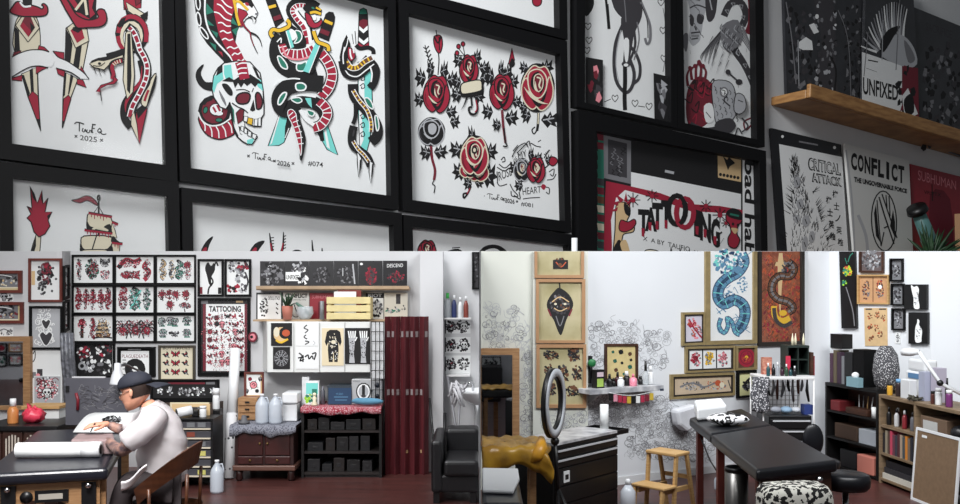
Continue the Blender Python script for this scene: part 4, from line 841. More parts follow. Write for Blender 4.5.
def m_spider(a, x, y, s, c='d'):
    for i in range(4):
        for d in (-1,1):
            yy = y-s*.25+i*s*.16; a.line([(x,y),(x+d*s*.35,yy-s*.2+i*s*.05),(x+d*s*.52,yy+s*.15+i*s*.08)], s*.07, 'k')
    a.ell(x,y+s*.15,s*.2,s*.26,c,0,s*.05); a.ell(x,y-s*.15,s*.12,s*.13,'k'); a.line([(x-s*.08,y+s*.1),(x+s*.08,y+s*.24)], s*.06,'k')
def m_flower(a, x, y, s, c='r'):
    for i in range(4): t = i*1.57+.5; a.fill([(x+s*.3*math.cos(t-.3),y+s*.3*math.sin(t-.3)),(x+s*.72*math.cos(t),y+s*.72*math.sin(t)),(x+s*.3*math.cos(t+.3),y+s*.3*math.sin(t+.3))], 'k', False)
    a.ell(x,y,s*.45,s*.45,c,0,s*.08,10); a.line([(x-s*.2,y),(x,y-s*.2),(x+s*.2,y),(x,y+s*.15)], s*.09, 'k')
def m_fly(a, x, y, s, c='r'):
    for d in (-1,1): a.shape([(x,y),(x+d*s*.5,y-s*.42),(x+d*s*.55,y-s*.05),(x+d*s*.25,y+s*.08),(x+d*s*.42,y+s*.4),(x+d*s*.1,y+s*.2)], c, False, s*.08)
    a.line([(x,y-s*.3),(x,y+s*.35)], s*.12, 'k', False)
def m_bird(a, x, y, s, c='k'):
    a.fill([(x-s*.5,y-s*.1),(x-s*.2,y-s*.2),(x,y-s*.05),(x+s*.1,y-s*.5),(x+s*.35,y-s*.2),(x+s*.3,y+s*.1),(x+s*.5,y+s*.4),(x+s*.1,y+s*.25),(x-s*.1,y+s*.3),(x-s*.3,y+.02*s)], c, False); a.line([(x-s*.1,y),(x+s*.2,y-s*.2)], s*.1, 'r'); a.line([(x,y+s*.1),(x+s*.3,y+s*.2)], s*.08, 'l')
def m_fish(a, x, y, w, h, c='r'):
    a.shape([(x-w*.5,y),(x-w*.2,y-h*.4),(x+w*.2,y-h*.25),(x+w*.5,y-h*.5),(x+w*.42,y),(x+w*.5,y+h*.5),(x+w*.15,y+h*.25),(x-w*.25,y+h*.4)], c, False, h*.09); a.line([(x-w*.25,y-h*.2),(x-w*.05,y+h*.2),(x+w*.1,y-h*.15)], h*.1,'k'); a.ell(x-w*.36,y-h*.05,h*.08,h*.08,'k')
def m_ship(a, x, y, s):
    a.line([(x,y-s*.5),(x,y+s*.3)], s*.06, 'u', False)
    for i in range(3): a.shape([(x-s*.25-i*s*.06,y-s*.38+i*s*.22),(x+s*.2+i*s*.05,y-s*.36+i*s*.22),(x+s*.24+i*s*.05,y-s*.2+i*s*.22),(x-s*.3-i*s*.05,y-s*.2+i*s*.22)], 'e', False, s*.06)
    a.fill([(x-s*.45,y+s*.28),(x+s*.45,y+s*.24),(x+s*.35,y+s*.5),(x-s*.35,y+s*.5)], 'u', False); a.line([(x-s*.5,y+s*.5),(x,y+s*.44),(x+s*.5,y+s*.5)], s*.08,'k')
def m_blob(a, x, y, w, h, cols, n, seed, s=.3):
    r = random.Random(seed)
    for i in range(int(n*1.8)):
        u, v = r.uniform(-.5,.5), r.uniform(-.5,.5)
        if u*u+v*v > .24: continue
        k = min(w,h)*s*.8; xx, yy = x+u*w, y+v*h; t0 = r.uniform(0,6); a.fill([(xx+k*q*math.cos(t0+j*1.047),yy+k*q*math.sin(t0+j*1.047)) for j, q in enumerate([r.uniform(.35,1.25) for _ in range(6)])], cols[i % len(cols)], False)
def m_scroll(a, x, y, r0, n, w, c='s', seed=0):
    r = random.Random(seed)
    for i in range(n):
        cx, cy = x+r.uniform(-1,1)*r0*2, y+r.uniform(-1,1)*r0*2; q = r.uniform(.3,1)*r0; s0 = r.uniform(0,6.28); d = r.choice((-1,1))
        a.line([(cx+q*(1-t*.75)*math.cos(s0+d*t*6),cy+q*(1-t*.75)*math.sin(s0+d*t*6)) for t in [k/7 for k in range(8)]], w, c)

# ---- prints on the left wall
def d_land(seed):
    def f(a):
        y = 280 if seed == 1 else 312; a.rect(-19,y-6.8,18,y+8.2,'c')
        a.fill([(-10,y-8),(5,y-9),(18,y-8),(18,y+7),(-10,y+7)], 'a', False)
        m_blob(a,4,y-2,26,10,'sask',14,seed); m_blob(a,8,y+3,20,6,'elc' if seed == 1 else 'del',12,seed+3)
        a.line([(-8,y-4),(2,y-5),(12,y-3)], 1, 'w')
    return f
picture(WLp, (-24,270.5,21.5,293), (-20,273.5,17.8,290), WOODR, 'brown wood framed landscape, upper of two at far left edge', d_land(1), paper=CREAMP)
picture(WLp, (-24,302,23,323.5), (-20,305,19.5,320.5), WOODR, 'brown wood framed landscape, lower of two at far left edge', d_land(2), paper=CREAMP)
def d_gul(a): m_skull(a,4,297,7,'l'); m_blob(a,9,298,6,6,'sak',6,3)
sheet(WLp, (-8,293.6,13,301.4), 'small grey skull sketch between the two wood framed landscapes', d_gul)
def d_sk2(a): m_blob(a,6,332,12,6,'asl',10,5); a.line([(-4,333),(4,329),(12,334)],.8,'s')
sheet(WLp, (-8,327,13,336.5), 'small grey pencil sketch just above the wood framed mirror', d_sk2)
def d_mask(a):
    m_blob(a,45,274,15,22,'sdka',46,6,.2); m_blob(a,42,288,8,14,'saks',20,7,.25); m_blob(a,48,270,9,16,'rdk',14,8,.25)
    for x, y in ((39,267),(53,268),(51,284),(52,291),(56,279)): a.ell(x,y,1.2,1.2,'s')
    a.rect(31.5,271,35,285,'e')
picture(WLp, (28,258.3,61.5,302), (30.2,260.6,59.3,299.8), WOODR, 'red wood framed white print of red and grey mask figure', d_mask, glass=True)
def d_heart(a):
    a.rect(31,308,60,347,'l'); [m_scroll(a,45,yy,4.6,14,.8,cc,int(yy)) for yy in (318,328,337) for cc in 'sw']
    for x, y, s in ((46,323,4.6),(46,337,6.5)): a.shape([(x,y-s*.4),(x+s*.5,y-s*.8),(x+s,y-s*.2),(x,y+s*1.4),(x-s,y-s*.2),(x-s*.5,y-s*.8)], 's', True, .9, 'w')
picture(WLp, (28.8,306,62,349.5), (31.2,308,60,347.3), BLACKF, 'black framed grey lace print with two dark hearts', d_heart)
def d_board(a):
    a.line([(33,354),(35,351),(35,358),(33,362)],.9,'k'); a.rect(37,369,42.5,376,'s'); a.rect(32.5,372,36,378,'a'); a.ell(38,375,2,1.6,'p')
sheet(WLp, (30.5,350.5,62,405), 'plain white sheet under the lace hearts print, pinned bits on it', d_board, thick=.006)
def d_pink(a):
    a.rect(34.3,376.4,60.2,402.6,'l'); m_scroll(a,47,388.5,4.2,46,.8,'d',4); m_blob(a,47,389,24,24,'wkpwp',90,9,.06); m_skull(a,47,393,9,'w')
sheet(WLp, (34,376,60.5,403), 'pink patterned skull print on the white sheet', d_pink, back=.012)

# ---- the mirror at the far left
mt = thing('wall_mirror', 'wide wooden framed mirror at the far left edge behind red bag', 'mirror', WLp.hit(5,405,.05))
mb = MB(); ring_bars(mb, WLp, as_quad((-25,336.5,30,410)), as_quad((-20,341.5,23,406)), .002, .06); mesh_obj('frame', mb, WOODT, mt)
MIR = M('mirror_glass', (215,218,222), .02, metal=1)
mb = MB(); g = [WLp.hit(*p, .03) for p in as_quad((-20,341.5,23,406))]; mb.add(g,[(3,2,1,0)]); mesh_obj('mirror_pane', mb, MIR, mt)

# ---- side strip
def d_nar(seed):
    def f(a): m_blob(a,67,283 if seed == 1 else 315,6,24,'sdal',24,seed,.3)
    return f
picture(WSp, [(65,266),(70,264.8),(70,298),(65,300.4)], [(65.7,268.2),(69.4,267.3),(69.4,295.6),(65.7,297.6)], BLACKF, 'narrow black framed print on the side wall, the upper one', d_nar(1))
picture(WSp, [(65,302),(70,299.6),(70,330),(65,333)], [(65.7,303.6),(69.4,301.8),(69.4,327.8),(65.7,330.4)], BLACKF, 'narrow black framed print on the side wall, the lower one', d_nar(2))
mb = MB(); r = random.Random(3)
for i in range(9):
    x = 63.5+i*1.25; Y = 8.5+.02*(i % 3); mb.tube([PX(x-1.5,333,Y),PX(x-.5,360,Y-.02),PX(x+1.5,380,Y+.01),PX(x+3,412,Y)], .02+.006*(i % 2), 6)
solo('hanging_sleeves', mb, M('grey_plastic_film',(120,122,130),.3,noise=.6,scale=30), 'bundle of grey plastic sleeves hanging left of black framed flash grid', 'plastic sleeves')

# ---- the grid of nine flash sheets
cols = [(73,112.3),(115.4,153.4),(156.4,194)]; rows = [(256.6,282.8),(286.8,312.4),(315.6,341)]
def g11(a):
    a.line([(78,259),(80,266),(78,272),(80,280)],2,'k'); a.line([(78,262),(81,270)],.8,'r'); m_blob(a,92,269,13,19,'kgkdks',46,1,.16); m_blob(a,92,268,8,10,'rgk',14,2,.16); m_fly(a,105,262,9,'k'); m_blob(a,105,274,9,10,'drks',16,5,.14)
def g12(a):
    a.line([(118,268),(126,260),(134,262),(141,259)],4.5,'r'); a.line([(118,268),(126,260),(134,262),(141,259)],1.5,'k'); a.ell(120,266,2.5,2.5,'k'); m_fish(a,130,275,20,9,'r'); a.line([(147,262),(144,267),(149,271),(147,277),(144,280)],4.5,'r'); a.line([(147,262),(144,267),(149,271),(147,277)],1.2,'k'); m_flower(a,135,267,3,'d')
def g13(a):
    m_snake(a,163,270,7,20,'k','e'); a.line([(170,262),(173,268),(170,274),(173,279)],3,'s'); m_snake(a,179,270,9,18,'k','g'); m_flower(a,187,265,7,'r'); m_dagger(a,187,275,11,'d'); m_skull(a,163,264,4,'e')
def g21(a):
    for x, c in ((79,'k'),(86,'r'),(93,'k'),(101,'r'),(108,'k')): m_dagger(a,x,299.5,20,'r'); a.line([(x-2,291),(x+2,297),(x-1,303)],2,'d')
    m_snake(a,78,299,6,21,'d','r'); m_snake(a,108,299,6,21,'k','r')
def g22(a):
    m_snake(a,123,296,9,18,'r','d'); m_skull(a,123,305,8,'w'); m_snake(a,135,299,11,21,'k','g'); a.line([(130,290),(140,309)],1.6,'t'); a.line([(141,290),(130,309)],1.6,'t'); m_dagger(a,147,299,22,'k'); m_snake(a,147,300,6,20,'k','g')
def g23(a):
    for x, y, s in ((162,294,6),(169,293,5),(176,294,6),(186,294,7),(170,304,6.5),(184,305,6)): m_flower(a,x,y,s,'r'); a.line([(x,y+2),(x+1,y+7)],1,'k')
    m_blob(a,187,306,8,6,'krk',8,3,.2)
def g31(a):
    m_flower(a,82,322,7,'r'); a.line([(82,325),(82,338)],3,'k'); a.line([(92,318),(94,326),(91,333),(95,339)],3,'d'); m_flower(a,93,327,4,'r'); m_ship(a,103,329,18); m_blob(a,92,336,9,5,'rdk',8,8,.2)
def g32(a):
    m_spider(a,123,328,16,'r'); m_spider(a,135,328,17,'d'); m_spider(a,147,328,16,'r')
def g33(a):
    for x, y in ((162,322),(170,321),(175,322),(187,321),(163,333),(187,333)): m_skull(a,x,y,7,'l'); a.line([(x-3,y+4),(x+3,y+4)],1.3,'g')
    m_fly(a,175,334,7,'k'); m_flower(a,170,333,3,'k')
def tex(f, spots):
    def g(a):
        f(a)
        for i, (x,y,w_,h_,cols) in enumerate(spots): m_blob(a,x,y,w_,h_,cols,int(w_*h_*.42),i*3+int(x),.75/min(w_,h_)*1.25)
    return g
g11 = tex(g11,[(79,269,6,22,'kalr'),(92,269,14,21,'kglskr'),(105,263,10,8,'kals'),(105,275,10,9,'dlkp')])
g12 = tex(g12,[(129,263,22,9,'dkrp'),(130,275,20,9,'dkrl'),(147,269,8,20,'dkrl')])
g13 = tex(g13,[(163,270,8,21,'kale'),(172,270,7,20,'slae'),(180,270,9,20,'gkla'),(188,270,7,20,'rkdl')])
g21 = tex(g21,[(x,299.5,7,22,'kdrl') for x in (78.5,86,93,101,108)])
g22 = tex(g22,[(123,299,10,22,'rdkl'),(135,299,13,22,'kglas'),(147,299,8,22,'kglal')])
g23 = tex(g23,[(x,y,9,10,'rdkd') for x, y in ((162,295),(169,294),(176,295),(186,295),(170,305))]+[(185,306,13,6,'dksl')])
g31 = tex(g31,[(82,324,10,9,'rdkp'),(82,334,5,9,'kaud'),(93,328,7,20,'dkrl'),(103,328,15,20,'aulse')])
g32 = tex(g32,[(x,328,13,17,'dkrl') for x in (123,135,147)])
g33 = tex(g33,[(x,y,9,9,'kalsg') for x, y in ((162,322),(174,321),(187,321),(163,333),(187,333))]+[(175,334,9,5,'ksal')])
d_b1 = d_b2 = None
gd = [[g11,g12,g13],[g21,g22,g23],[g31,g32,g33]]
gn = [['of patterned beast and small figures, top left','of red sea creatures, top middle','of snakes and a red lady, top right'],['of five daggers with red snakes, middle row left','of snakes, skull and swords, centre of grid','of small red roses, middle row right'],['of red flower, torch and ship, bottom left','of three red spiders, bottom row middle','of grey skulls, bottom row right']]
for r_ in range(3):
    for c_ in range(3):
        x0, x1 = cols[c_]; y0, y1 = rows[r_]
        picture(WBp, (x0-1.5,y0-1.9,x1+1.4,y1+1.9), (x0,y0,x1,y1), BLACKF, 'small black framed flash sheet '+gn[r_][c_], gd[r_][c_], group='flash sheets in the back wall grid', glass=True)
def g41(a):
    a.rect(75.2,345.2,112.3,375.8,'k'); m_blob(a,84,352,14,12,'rdws',24,2,.2); m_blob(a,103,350,18,12,'rwds',26,4,.2); m_blob(a,88,364,14,18,'wlsk',24,5,.2); m_blob(a,104,366,14,16,'skwa',20,6,.2); a.ell(82,366,4,4,'l'); a.ell(82,366,2,2,'k')
picture(WBp, (72,343.3,114.5,380), (75,345,112.5,376), BLACKF, 'black framed dark red and grey portrait poster behind the drawing board', g41)
def g42(a):
    a.rect(121,351,149,374,'w'); a.text('PLAGUEDEATH', [(122,354.5),(148,354.5),(148,358),(122,358)], 'd'); a.ell(135,369,10.5,10.5,'k'); a.ell(135,369,3,3,'w'); a.line([(128,349.5),(141,349.5)],1.2,'l',False)
    for i in range(4): a.line([(122.5,360+i*3),(126,360+i*3)],.8,'s',False)
picture(WBp, (117,347,155,377), (119,348.8,153,375.5), BLACKF, 'black framed record sleeve with a black disc, behind man in cap', g42, paper=BLACKF)
def g43(a):
    a.rect(160.5,347.5,192.2,378.6,'c'); a.text('BUTTERFLIES', [(163,347),(190,347),(190,349.5),(163,349.5)],'k')
    for i, (x, y) in enumerate(((166,355),(175.5,354),(185,354.5),(166,363),(175.5,363),(185,363),(166,372),(175.5,372),(185,372))): (m_fly if i % 3 == 1 else m_bird)(a,x,y,8,'r' if i % 3 == 1 else 'k')
picture(WBp, (158,345.4,195,381), (160.2,347.2,192.6,379), M('olive_wood_frame',(62,56,46),.5), 'cream butterfly and bird flash sheet in dark wood frame', g43, paper=M('cream_sheet',(222,208,176),.8))
def d_b1(a):
    a.fill([(205,268),(208,262),(211,266),(214,263),(215,270),(211,278),(212,286),(209,284),(207,276)], 'k'); a.line([(214,268),(216,262),(218,266)],1.4,'k'); a.line([(210,276),(213,282),(209,288),(208,294)],1.6,'k'); a.rect(199,287,202.5,294,'d'); a.rect(218,287.5,221.3,294,'k')
picture(WBp, (197.5,259,223.3,296.6), (199.3,261,221.4,294.4), BLACKF, 'small black framed print of black tailed figure above poster', d_b1)
def d_b2(a):
    m_blob(a,233,266,9,12,'las',14,2,.25); m_blob(a,243,266,12,10,'drs',14,3,.25); m_blob(a,240,276,12,14,'asl',18,4,.25); m_blob(a,233,288,12,9,'rdk',16,5,.25); m_blob(a,243,288,8,9,'als',10,6,.25); a.line([(245,272),(248,282),(244,291)],1.6,'s')
picture(WBp, (224.3,259,250.8,296.6), (226.3,261,248.8,294.4), BLACKF, 'small black framed print of skull and winged serpent above poster', d_b2)
def d_tat(a):
    a.rect(199,298,249,374,'k'); a.rect(203,304,247,371,'w'); a.rect(203,304,206,371,'d'); a.rect(244.5,304,247,371,'d'); a.rect(201,299,208,304,'a'); a.rect(236,299.5,243,302.5,'e')
    a.text('TATTOOING', [(209,306),(241,306),(241,312),(209,312)],'k',.04)
    r = random.Random(21)
    for i in range(6):
        for j in range(7):
            x, y = 210+i*6.2+r.uniform(-1,1), 317+j*7.6+r.uniform(-1,1); k = r.randrange(6); c = 'rdkk'[r.randrange(4)]
            (lambda: m_flower(a,x,y,5.6,c), lambda: m_fly(a,x,y,6.5,c), lambda: m_skull(a,x,y,6,'p'), lambda: m_bird(a,x,y,6.5,c), lambda: m_dagger(a,x,y,7.5,'r'), lambda: m_blob(a,x,y,6.5,6.5,'krdk',7,i*9+j,.25))[k]()
    m_blob(a,225,343,50,62,'drkpdkl',330,5,.013); m_blob(a,226,340,52,70,'drkdkp',330,9,.013)
picture(WBp, (197.5,298,250,376), (200.5,300.5,247.5,372.5), BLACKF, 'black framed poster crowded with small red and black tattoo designs', d_tat, glass=True)
EMBL = Art(WBp, .04); EMBL.ell(252.6,337,4.6,5.2,'d'); EMBL.ell(252.6,337,3,3.4,'p'); m_flower(EMBL,251.5,337,3.2,'k')
e = [WBp.hit(252.6+4.6*math.cos(t),337+5.2*math.sin(t),.038) for t in [i*.4488 for i in range(14)]]; EMBL.mb.cur = 0; EMBL.mb.prism(list(reversed(e)), Vector((0,.025,0)))
solo('round_badge', EMBL.mb, [BLACKP]+[INK[i] for i in INKS], 'small round red badge fixed at the right edge of tattoo poster', 'badge')

# ---- record ledge, board under it and the white wall cabinet
LEDGE = M('ledge_pale_wood', (176,150,120), .5, noise=.2, scale=8)
mb = MB(); mb.pbox(256,287,409,290.2,8.72,.17); ls = thing('wall_shelf', 'long thin wooden ledge with six dark record sleeves', 'shelf', PX(332,290.2,8.8)); mesh_obj('shelf_board', mb, LEDGE, ls, bevel=.004)
mb = MB(); mb.pbox(256,285.9,409,289,8.705,.014); mesh_obj('front_lip', mb, LEDGE, ls)
def frontart(x0, y0, x1, y1, Y, thick, draw, mat, name, label, cat, group=None):
    pl = frontal(Y); a = Art(pl, 0, .0002); a.mb.cur = 0; a.mb.pbox(x0,y0,x1,y1,Y,thick); draw(a)
    return solo(name, a.mb, [mat]+[INK[i] for i in INKS], label, cat, group)
def rec(i):
    def f(a):
        x0 = 260+i*24.6; x = x0+12
        if i == 0: m_blob(a,x,274,22,22,'saka',50,1,.12); m_blob(a,x-3,274,6,20,'al',14,2,.2)
        if i == 1: m_blob(a,x+2,268,14,12,'wlas',26,3,.2); a.rect(x0+1,272,x0+16,281,'w'); a.text('UNFIXED',[(x0+1.5,275),(x0+15,275),(x0+15,279.5),(x0+1.5,279.5)],'k',.02); m_blob(a,x+6,280,9,9,'wlk',12,5,.3)
        if i == 2: m_blob(a,x,275,18,16,'saks',50,6,.1)
        if i == 3: m_blob(a,x,275,20,18,'saks',50,7,.1); a.line([(x+7,264),(x+9,284)],1.4,'l'); a.line([(x-3,268),(x-3,276)],1,'l')
        if i == 4: m_blob(a,x+1,276,12,18,'drds',40,8,.16); a.ell(x-9,264,1.5,1.2,'w')
        if i == 5: a.text('DESCEND',[(x0+4,264),(x0+20,263.5),(x0+20,267),(x0+4,267.5)],'w'); m_blob(a,x+1,277,18,12,'dsdrk',46,9,.12)
    return f
rn = ['dark sleeve at left end of six records','record sleeve with a white punk face and lettering band','plain dark third record sleeve of the six','dark record sleeve with pale streak, fourth of the six','dark record sleeve with red figure, fifth of the six','record sleeve with pale lettering at the right end of the ledge']
for i in range(6): frontart(260+i*24.6,261.2-.1*i,284+i*24.6,285.8,8.765+.004*(i % 2),.03,rec(i),KS,'vinyl_record',rn[i],'record','records on the back wall ledge')
mb = MB(); mb.pbox(253,319.6,409,321.4,8.6,.29); solo('wall_board', mb, LEDGE, 'lower wooden wall board carrying band posters above the white cabinet', 'shelf')
# cabinet
CAB = M('white_cabinet', (222,224,222), .45)
yc = 8.5; zt = Z(321.8,yc); zb = Z(372.5,yc)
ct = thing('wall_cabinet', 'white four door wall cabinet with prints taped on its doors', 'cabinet', PX(316,372.5,8.6))
mb = MB(); x0, x1 = X(263,yc+.02), X(370,yc+.02); mb.prism([(x0-.09,YL-.01,zb),(x1,YL-.01,zb),(x1,yc+.02,zb),(x0+.04,yc+.02,zb)], (0,0,zt-zb)); mesh_obj('body', mb, CAB, ct)
for i, (a0, a1) in enumerate(((268,293.6),(294.2,319.5),(320.1,344.6),(345.2,370))):
    mb = MB(); mb.pbox(a0,322.2,a1,372.3,yc,.018); mesh_obj('door', mb, CAB, ct, bevel=.003)
dp = frontal(yc)
def d_moon(a):
    a.rect(271,323,292,346,'k'); a.ell(281,334.5,7.5,7.5,'y'); a.ell(281,334.5,7.5,7.5,'e',0); a.ell(285,333,6,6,'k'); a.ell(286,333,4,3.4,'o'); a.line([(276,340),(281,342.5),(288,339)],2,'y'); a.ell(276.5,332,3,5,'c')
sheet(dp, (272.8,325.3,289.8,343.8), 'dark photo of a golden crescent on the cabinet door', d_moon, paper=BLACKF)
def d_mand(a):
    a.rect(273,347,290,369,'k')
    for q in (2,3.8,5.6,7): a.line([(281.3+q*.95*math.cos(t),358.3+q*1.1*math.sin(t)) for t in [k*.3927 for k in range(16)]], .45, 'a', True, True)
    for k in range(12): t = k*.5236; a.line([(281.3+2*math.cos(t),358.3+2*math.sin(t)),(281.3+7*math.cos(t+.2),358.3+8*math.sin(t+.2))],.45,'l')
sheet(dp, (273.2,347.6,289.4,369.2), 'black mandala print below the golden crescent photo', d_mand, paper=BLACKF)
def d_scr(a):
    for p in ([(307,325),(304,328),(308,330),(305,333)],[(306,335),(304,337),(307,339)],[(305,341),(309,342),(305,344.5)]): a.line(p,1.1,'k')
    a.line([(313,341),(315,343),(313,345)],.6,'l')
sheet(dp, (295.6,323,318.6,345.9), 'white sheet with vertical brush lettering on cabinet door', d_scr)
def d_cal(a):
    for p in ([(299,353),(302,356),(300,361),(304,359)],[(303,355),(303,362)],[(305,357),(308,355),(309,359),(312,356),(313,359)],[(312,354),(316,353),(314,360)],[(298,358),(304,357)]): a.line(p,1.4,'k')
sheet(dp, (296,346.6,318.8,368.8), 'white sheet with horizontal brush calligraphy, under the vertical one', d_cal)
def d_suit(a):
    a.shape([(327,332),(330,330),(337,330),(340,332),(341.5,342),(340,346),(338,341),(338.5,350),(337.5,362),(334.5,362),(333.5,351),(332.5,362),(329,362),(328,350),(328.5,341),(326.5,346),(325,342)], 'k', False, .3)
    m_blob(a,333,341,9,16,'cwc',26,3,.1); m_blob(a,331,355,4,10,'cw',8,5,.2); m_blob(a,336,355,4,10,'cw',8,6,.2); a.ell(333.5,342,2.4,2,'c')
sheet(dp, (321.8,328.2,343.6,365.6), 'cream print of a black tattooed body suit on cabinet door', d_suit, paper=M('cream_sheet',(222,208,176),.8))
def d_hands(a):
    a.rect(345,328,370,364,'k')
    for x in (352,363.5):
        a.shape([(x-3,345),(x-3.4,338),(x+3.2,338),(x+2.8,345),(x+2,354),(x+3,363),(x-3,363),(x-2.4,354)], 'l', False, .4)
        for i in range(4): a.line([(x-2.6+i*1.8,338),(x-3.6+i*2.3,331)],1.3,'w',False)
        a.line([(x+3,341),(x+5,337)],1.2,'w',False); m_blob(a,x,349,5,18,'ksk',22,int(x),.16)
sheet(dp, (346,328.4,369.4,363.6), 'black print of two raised tattooed hands on the right cabinet door', d_hands, paper=BLACKF)
# leaning posters and things on the board
def d_at(a):
    a.rect(257.6,294.5,281,319,'w'); m_blob(a,264,307,9,20,'ksk',40,2,.14); a.text('CRITICAL ATTACK',[(268,296.5),(280,296.5),(280,300),(268,300)],'k',.02)
    for i in range(3): a.line([(276,303+i*4.5),(278,305+i*4.5)],1.2,'k')
frontart(256.2,292.6,282.4,319.4,8.84,.03,d_at,KS,'poster','small black edged CRITICAL ATTACK poster above white cabinet','poster')
def d_cf(a): a.text('CONFLICT',[(285,293.5),(307.5,293.5),(307.5,298),(285,298)],'k',.04); a.text('THE UNGOVERNABLE FORCE',[(287,299),(306,299),(306,300.5),(287,300.5)],'k'); a.line([(296+5*math.cos(t),310+7*math.sin(t)) for t in [k*.524 for k in range(12)]],.8,'k',True,True); a.line([(294,304),(298,316)],1,'k')
frontart(283,292.6,309.2,319.4,8.84,.03,d_cf,WS,'poster','small white CONFLICT poster above the white cabinet','poster')
frontart(309.8,293,334.5,319.4,8.84,.03,lambda a: (a.text('SUBHUMAN',[(312,295.5),(331,295.5),(331,298.5),(312,298.5)],'p'), a.rect(318,302,330,319,'d')),RS,'poster','small crimson poster partly hidden behind the slatted crate','poster')
def d_bw(a): a.rect(366,293,384,298,'k'); a.text('RIOT',[(368,293.8),(382,293.8),(382,297.2),(368,297.2)],'l',.03); m_blob(a,375,308,16,18,'ksla',40,4,.13)
frontart(366.5,292.4,383.4,319.4,8.84,.03,d_bw,WS,'poster','small black and white collage poster right of the crate','poster')
def d_wh(a): a.rect(396,294,400.5,304,'s'); m_blob(a,393,310,16,6,'asgl',18,3,.25); m_blob(a,404,308,5,6,'as',6,8,.25)
frontart(384.2,292.8,407.6,319.4,8.84,.03,d_wh,M('ivory_sleeve',(206,202,190),.5),'poster','pale poster with small dark doorway at right end of board','poster')
def pot(name, label, px, py, Y, r, h, leaves, seed, mat):
    b = PX(px,py,Y); t = thing(name, label, 'plant', b); mesh_obj('pot', MB().lathe(b, [(r*.75,0),(r,h),(r*.9,h),(r*.8,h*.8)], 16), mat, t)
    mb = MB(); r_ = random.Random(seed); c = b+Vector((0,0,h*.85))
    for i in range(leaves):
        a_ = r_.uniform(0,6.28); el = r_.uniform(.3,1.4); L = h*r_.uniform(.8,1.5); d = Vector((math.cos(a_)*math.cos(el),math.sin(a_)*math.cos(el),math.sin(el)))
        mb.tube([c+d*L*q for q in (0,.3,.65,1)], [.006,.011,.008,.001], 4)
    mesh_obj('leaves', mb, LEAF, t); return t
pot('potted_plant','little dark plant in a pink clay pot on wall board',287.5,319.5,8.6,.055,.13,14,3,M('clay',(190,120,100),.7))
CLP = clear_plastic('clear_plastic', (200,206,210), .45)
b = PX(305,319.5,8.66); t = thing('glass_bowl', 'clear bowl holding greenery on the board beside pink pot', 'bowl', b); mesh_obj('bowl', MB().lathe(b, [(.05,0),(.085,.06),(.075,.125),(.07,.125),(.08,.06),(.045,.006)], 18), CLP, t)
mb = MB(); mb.tube([PX(296,303,8.66),PX(304,309,8.66),PX(310,315,8.66)],[.012,.02,.012],8); mesh_obj('green_sprig', mb, M('sprig_green',(78,112,98),.6), t)
mb = MB().cyl(PX(322,319.5,8.56),PX(322,301,8.56),.022,.02); solo('spray_can', mb, SILVERG, 'narrow grey can standing left of the slatted crate', 'can')
CRATE = M('crate_wood', (222,206,150), .6, noise=.12, scale=9)
ct = thing('wooden_crate', 'pale yellow slatted wooden crate on the wall board', 'crate', PX(348,319.5,8.6))
for i, (ya, yb) in enumerate(((297,303.8),(305.3,311.6),(313,319.3))): mb = MB(); mb.pbox(326.5,ya,370.5,yb,8.49,.014); mesh_obj('slat', mb, CRATE, ct, bevel=.002)
for i, (ya, yb) in enumerate(((297,303.8),(305.3,311.6),(313,319.3))): mb = MB(); mb.pbox(327.5,ya,370,yb,8.78,.012); mesh_obj('slat', mb, CRATE, ct)
for xx in (327.5,366.5): mb = MB(); mb.pbox(xx,297.3,xx+3,319.4,8.506,.27); mesh_obj('end_panel', mb, CRATE, ct)
mb = MB(); mb.pbox(331,317.5,366,319.3,8.51,.265); mesh_obj('bottom', mb, CRATE, ct)
mb = MB(); mb.pbox(334,291.6,356,317,8.6,.02); solo('paper_stack', mb, PAPER, 'white papers sticking up out of the slatted crate', 'papers')
mb = MB(); mb.pbox(338,290.2,361,317,8.68,.03); solo('book', mb, M('brick_red',(120,44,40),.6), 'dull red folder standing behind the papers in the crate', 'book')

# ---- chests and what stands on them
BLKW = M('black_brown_wood', (13,11,11), .5, noise=.3, scale=7)
yc = 8.36; zc = Z(408.3,yc)
ct = thing('shelf_unit', 'low black open shelf unit under the white cabinet', 'shelf unit', (X(342,yc),8.6,0))
xa, xb = X(301,yc), X(381.6,yc)
mb = MB(); mb.box(xa,xb,yc,8.85,zc-.025,zc); mesh_obj('top', mb, BLKW, ct, bevel=.003)
for xx in (xa, xb-.025): mesh_obj('side_panel', MB().box(xx,xx+.025,yc+.01,8.85,0,zc-.026), BLKW, ct)
mesh_obj('back_panel', MB().box(xa+.026,xb-.026,8.835,8.85,.02,zc-.026), BLKW, ct)
shz = [.04, .235, .43]
for z in shz: mesh_obj('shelf', MB().box(xa+.026,xb-.026,yc+.02,8.83,z-.012,z+.008), M('black_brown_edge',(36,31,30),.45), ct)
mesh_obj('plinth', MB().box(xa+.026,xb-.026,yc+.04,yc+.055,0,.025), BLKW, ct)
r = random.Random(12); DK = [M('dark_item_%s' % n, c, .5) for n, c in (('grey',(24,24,27)),('slate',(17,19,23)),('umber',(25,20,19)),('ink',(13,13,15)))]
k = 0; nth = ['first','second','third','fourth','fifth','sixth']; lv = ['bottom','middle','top']
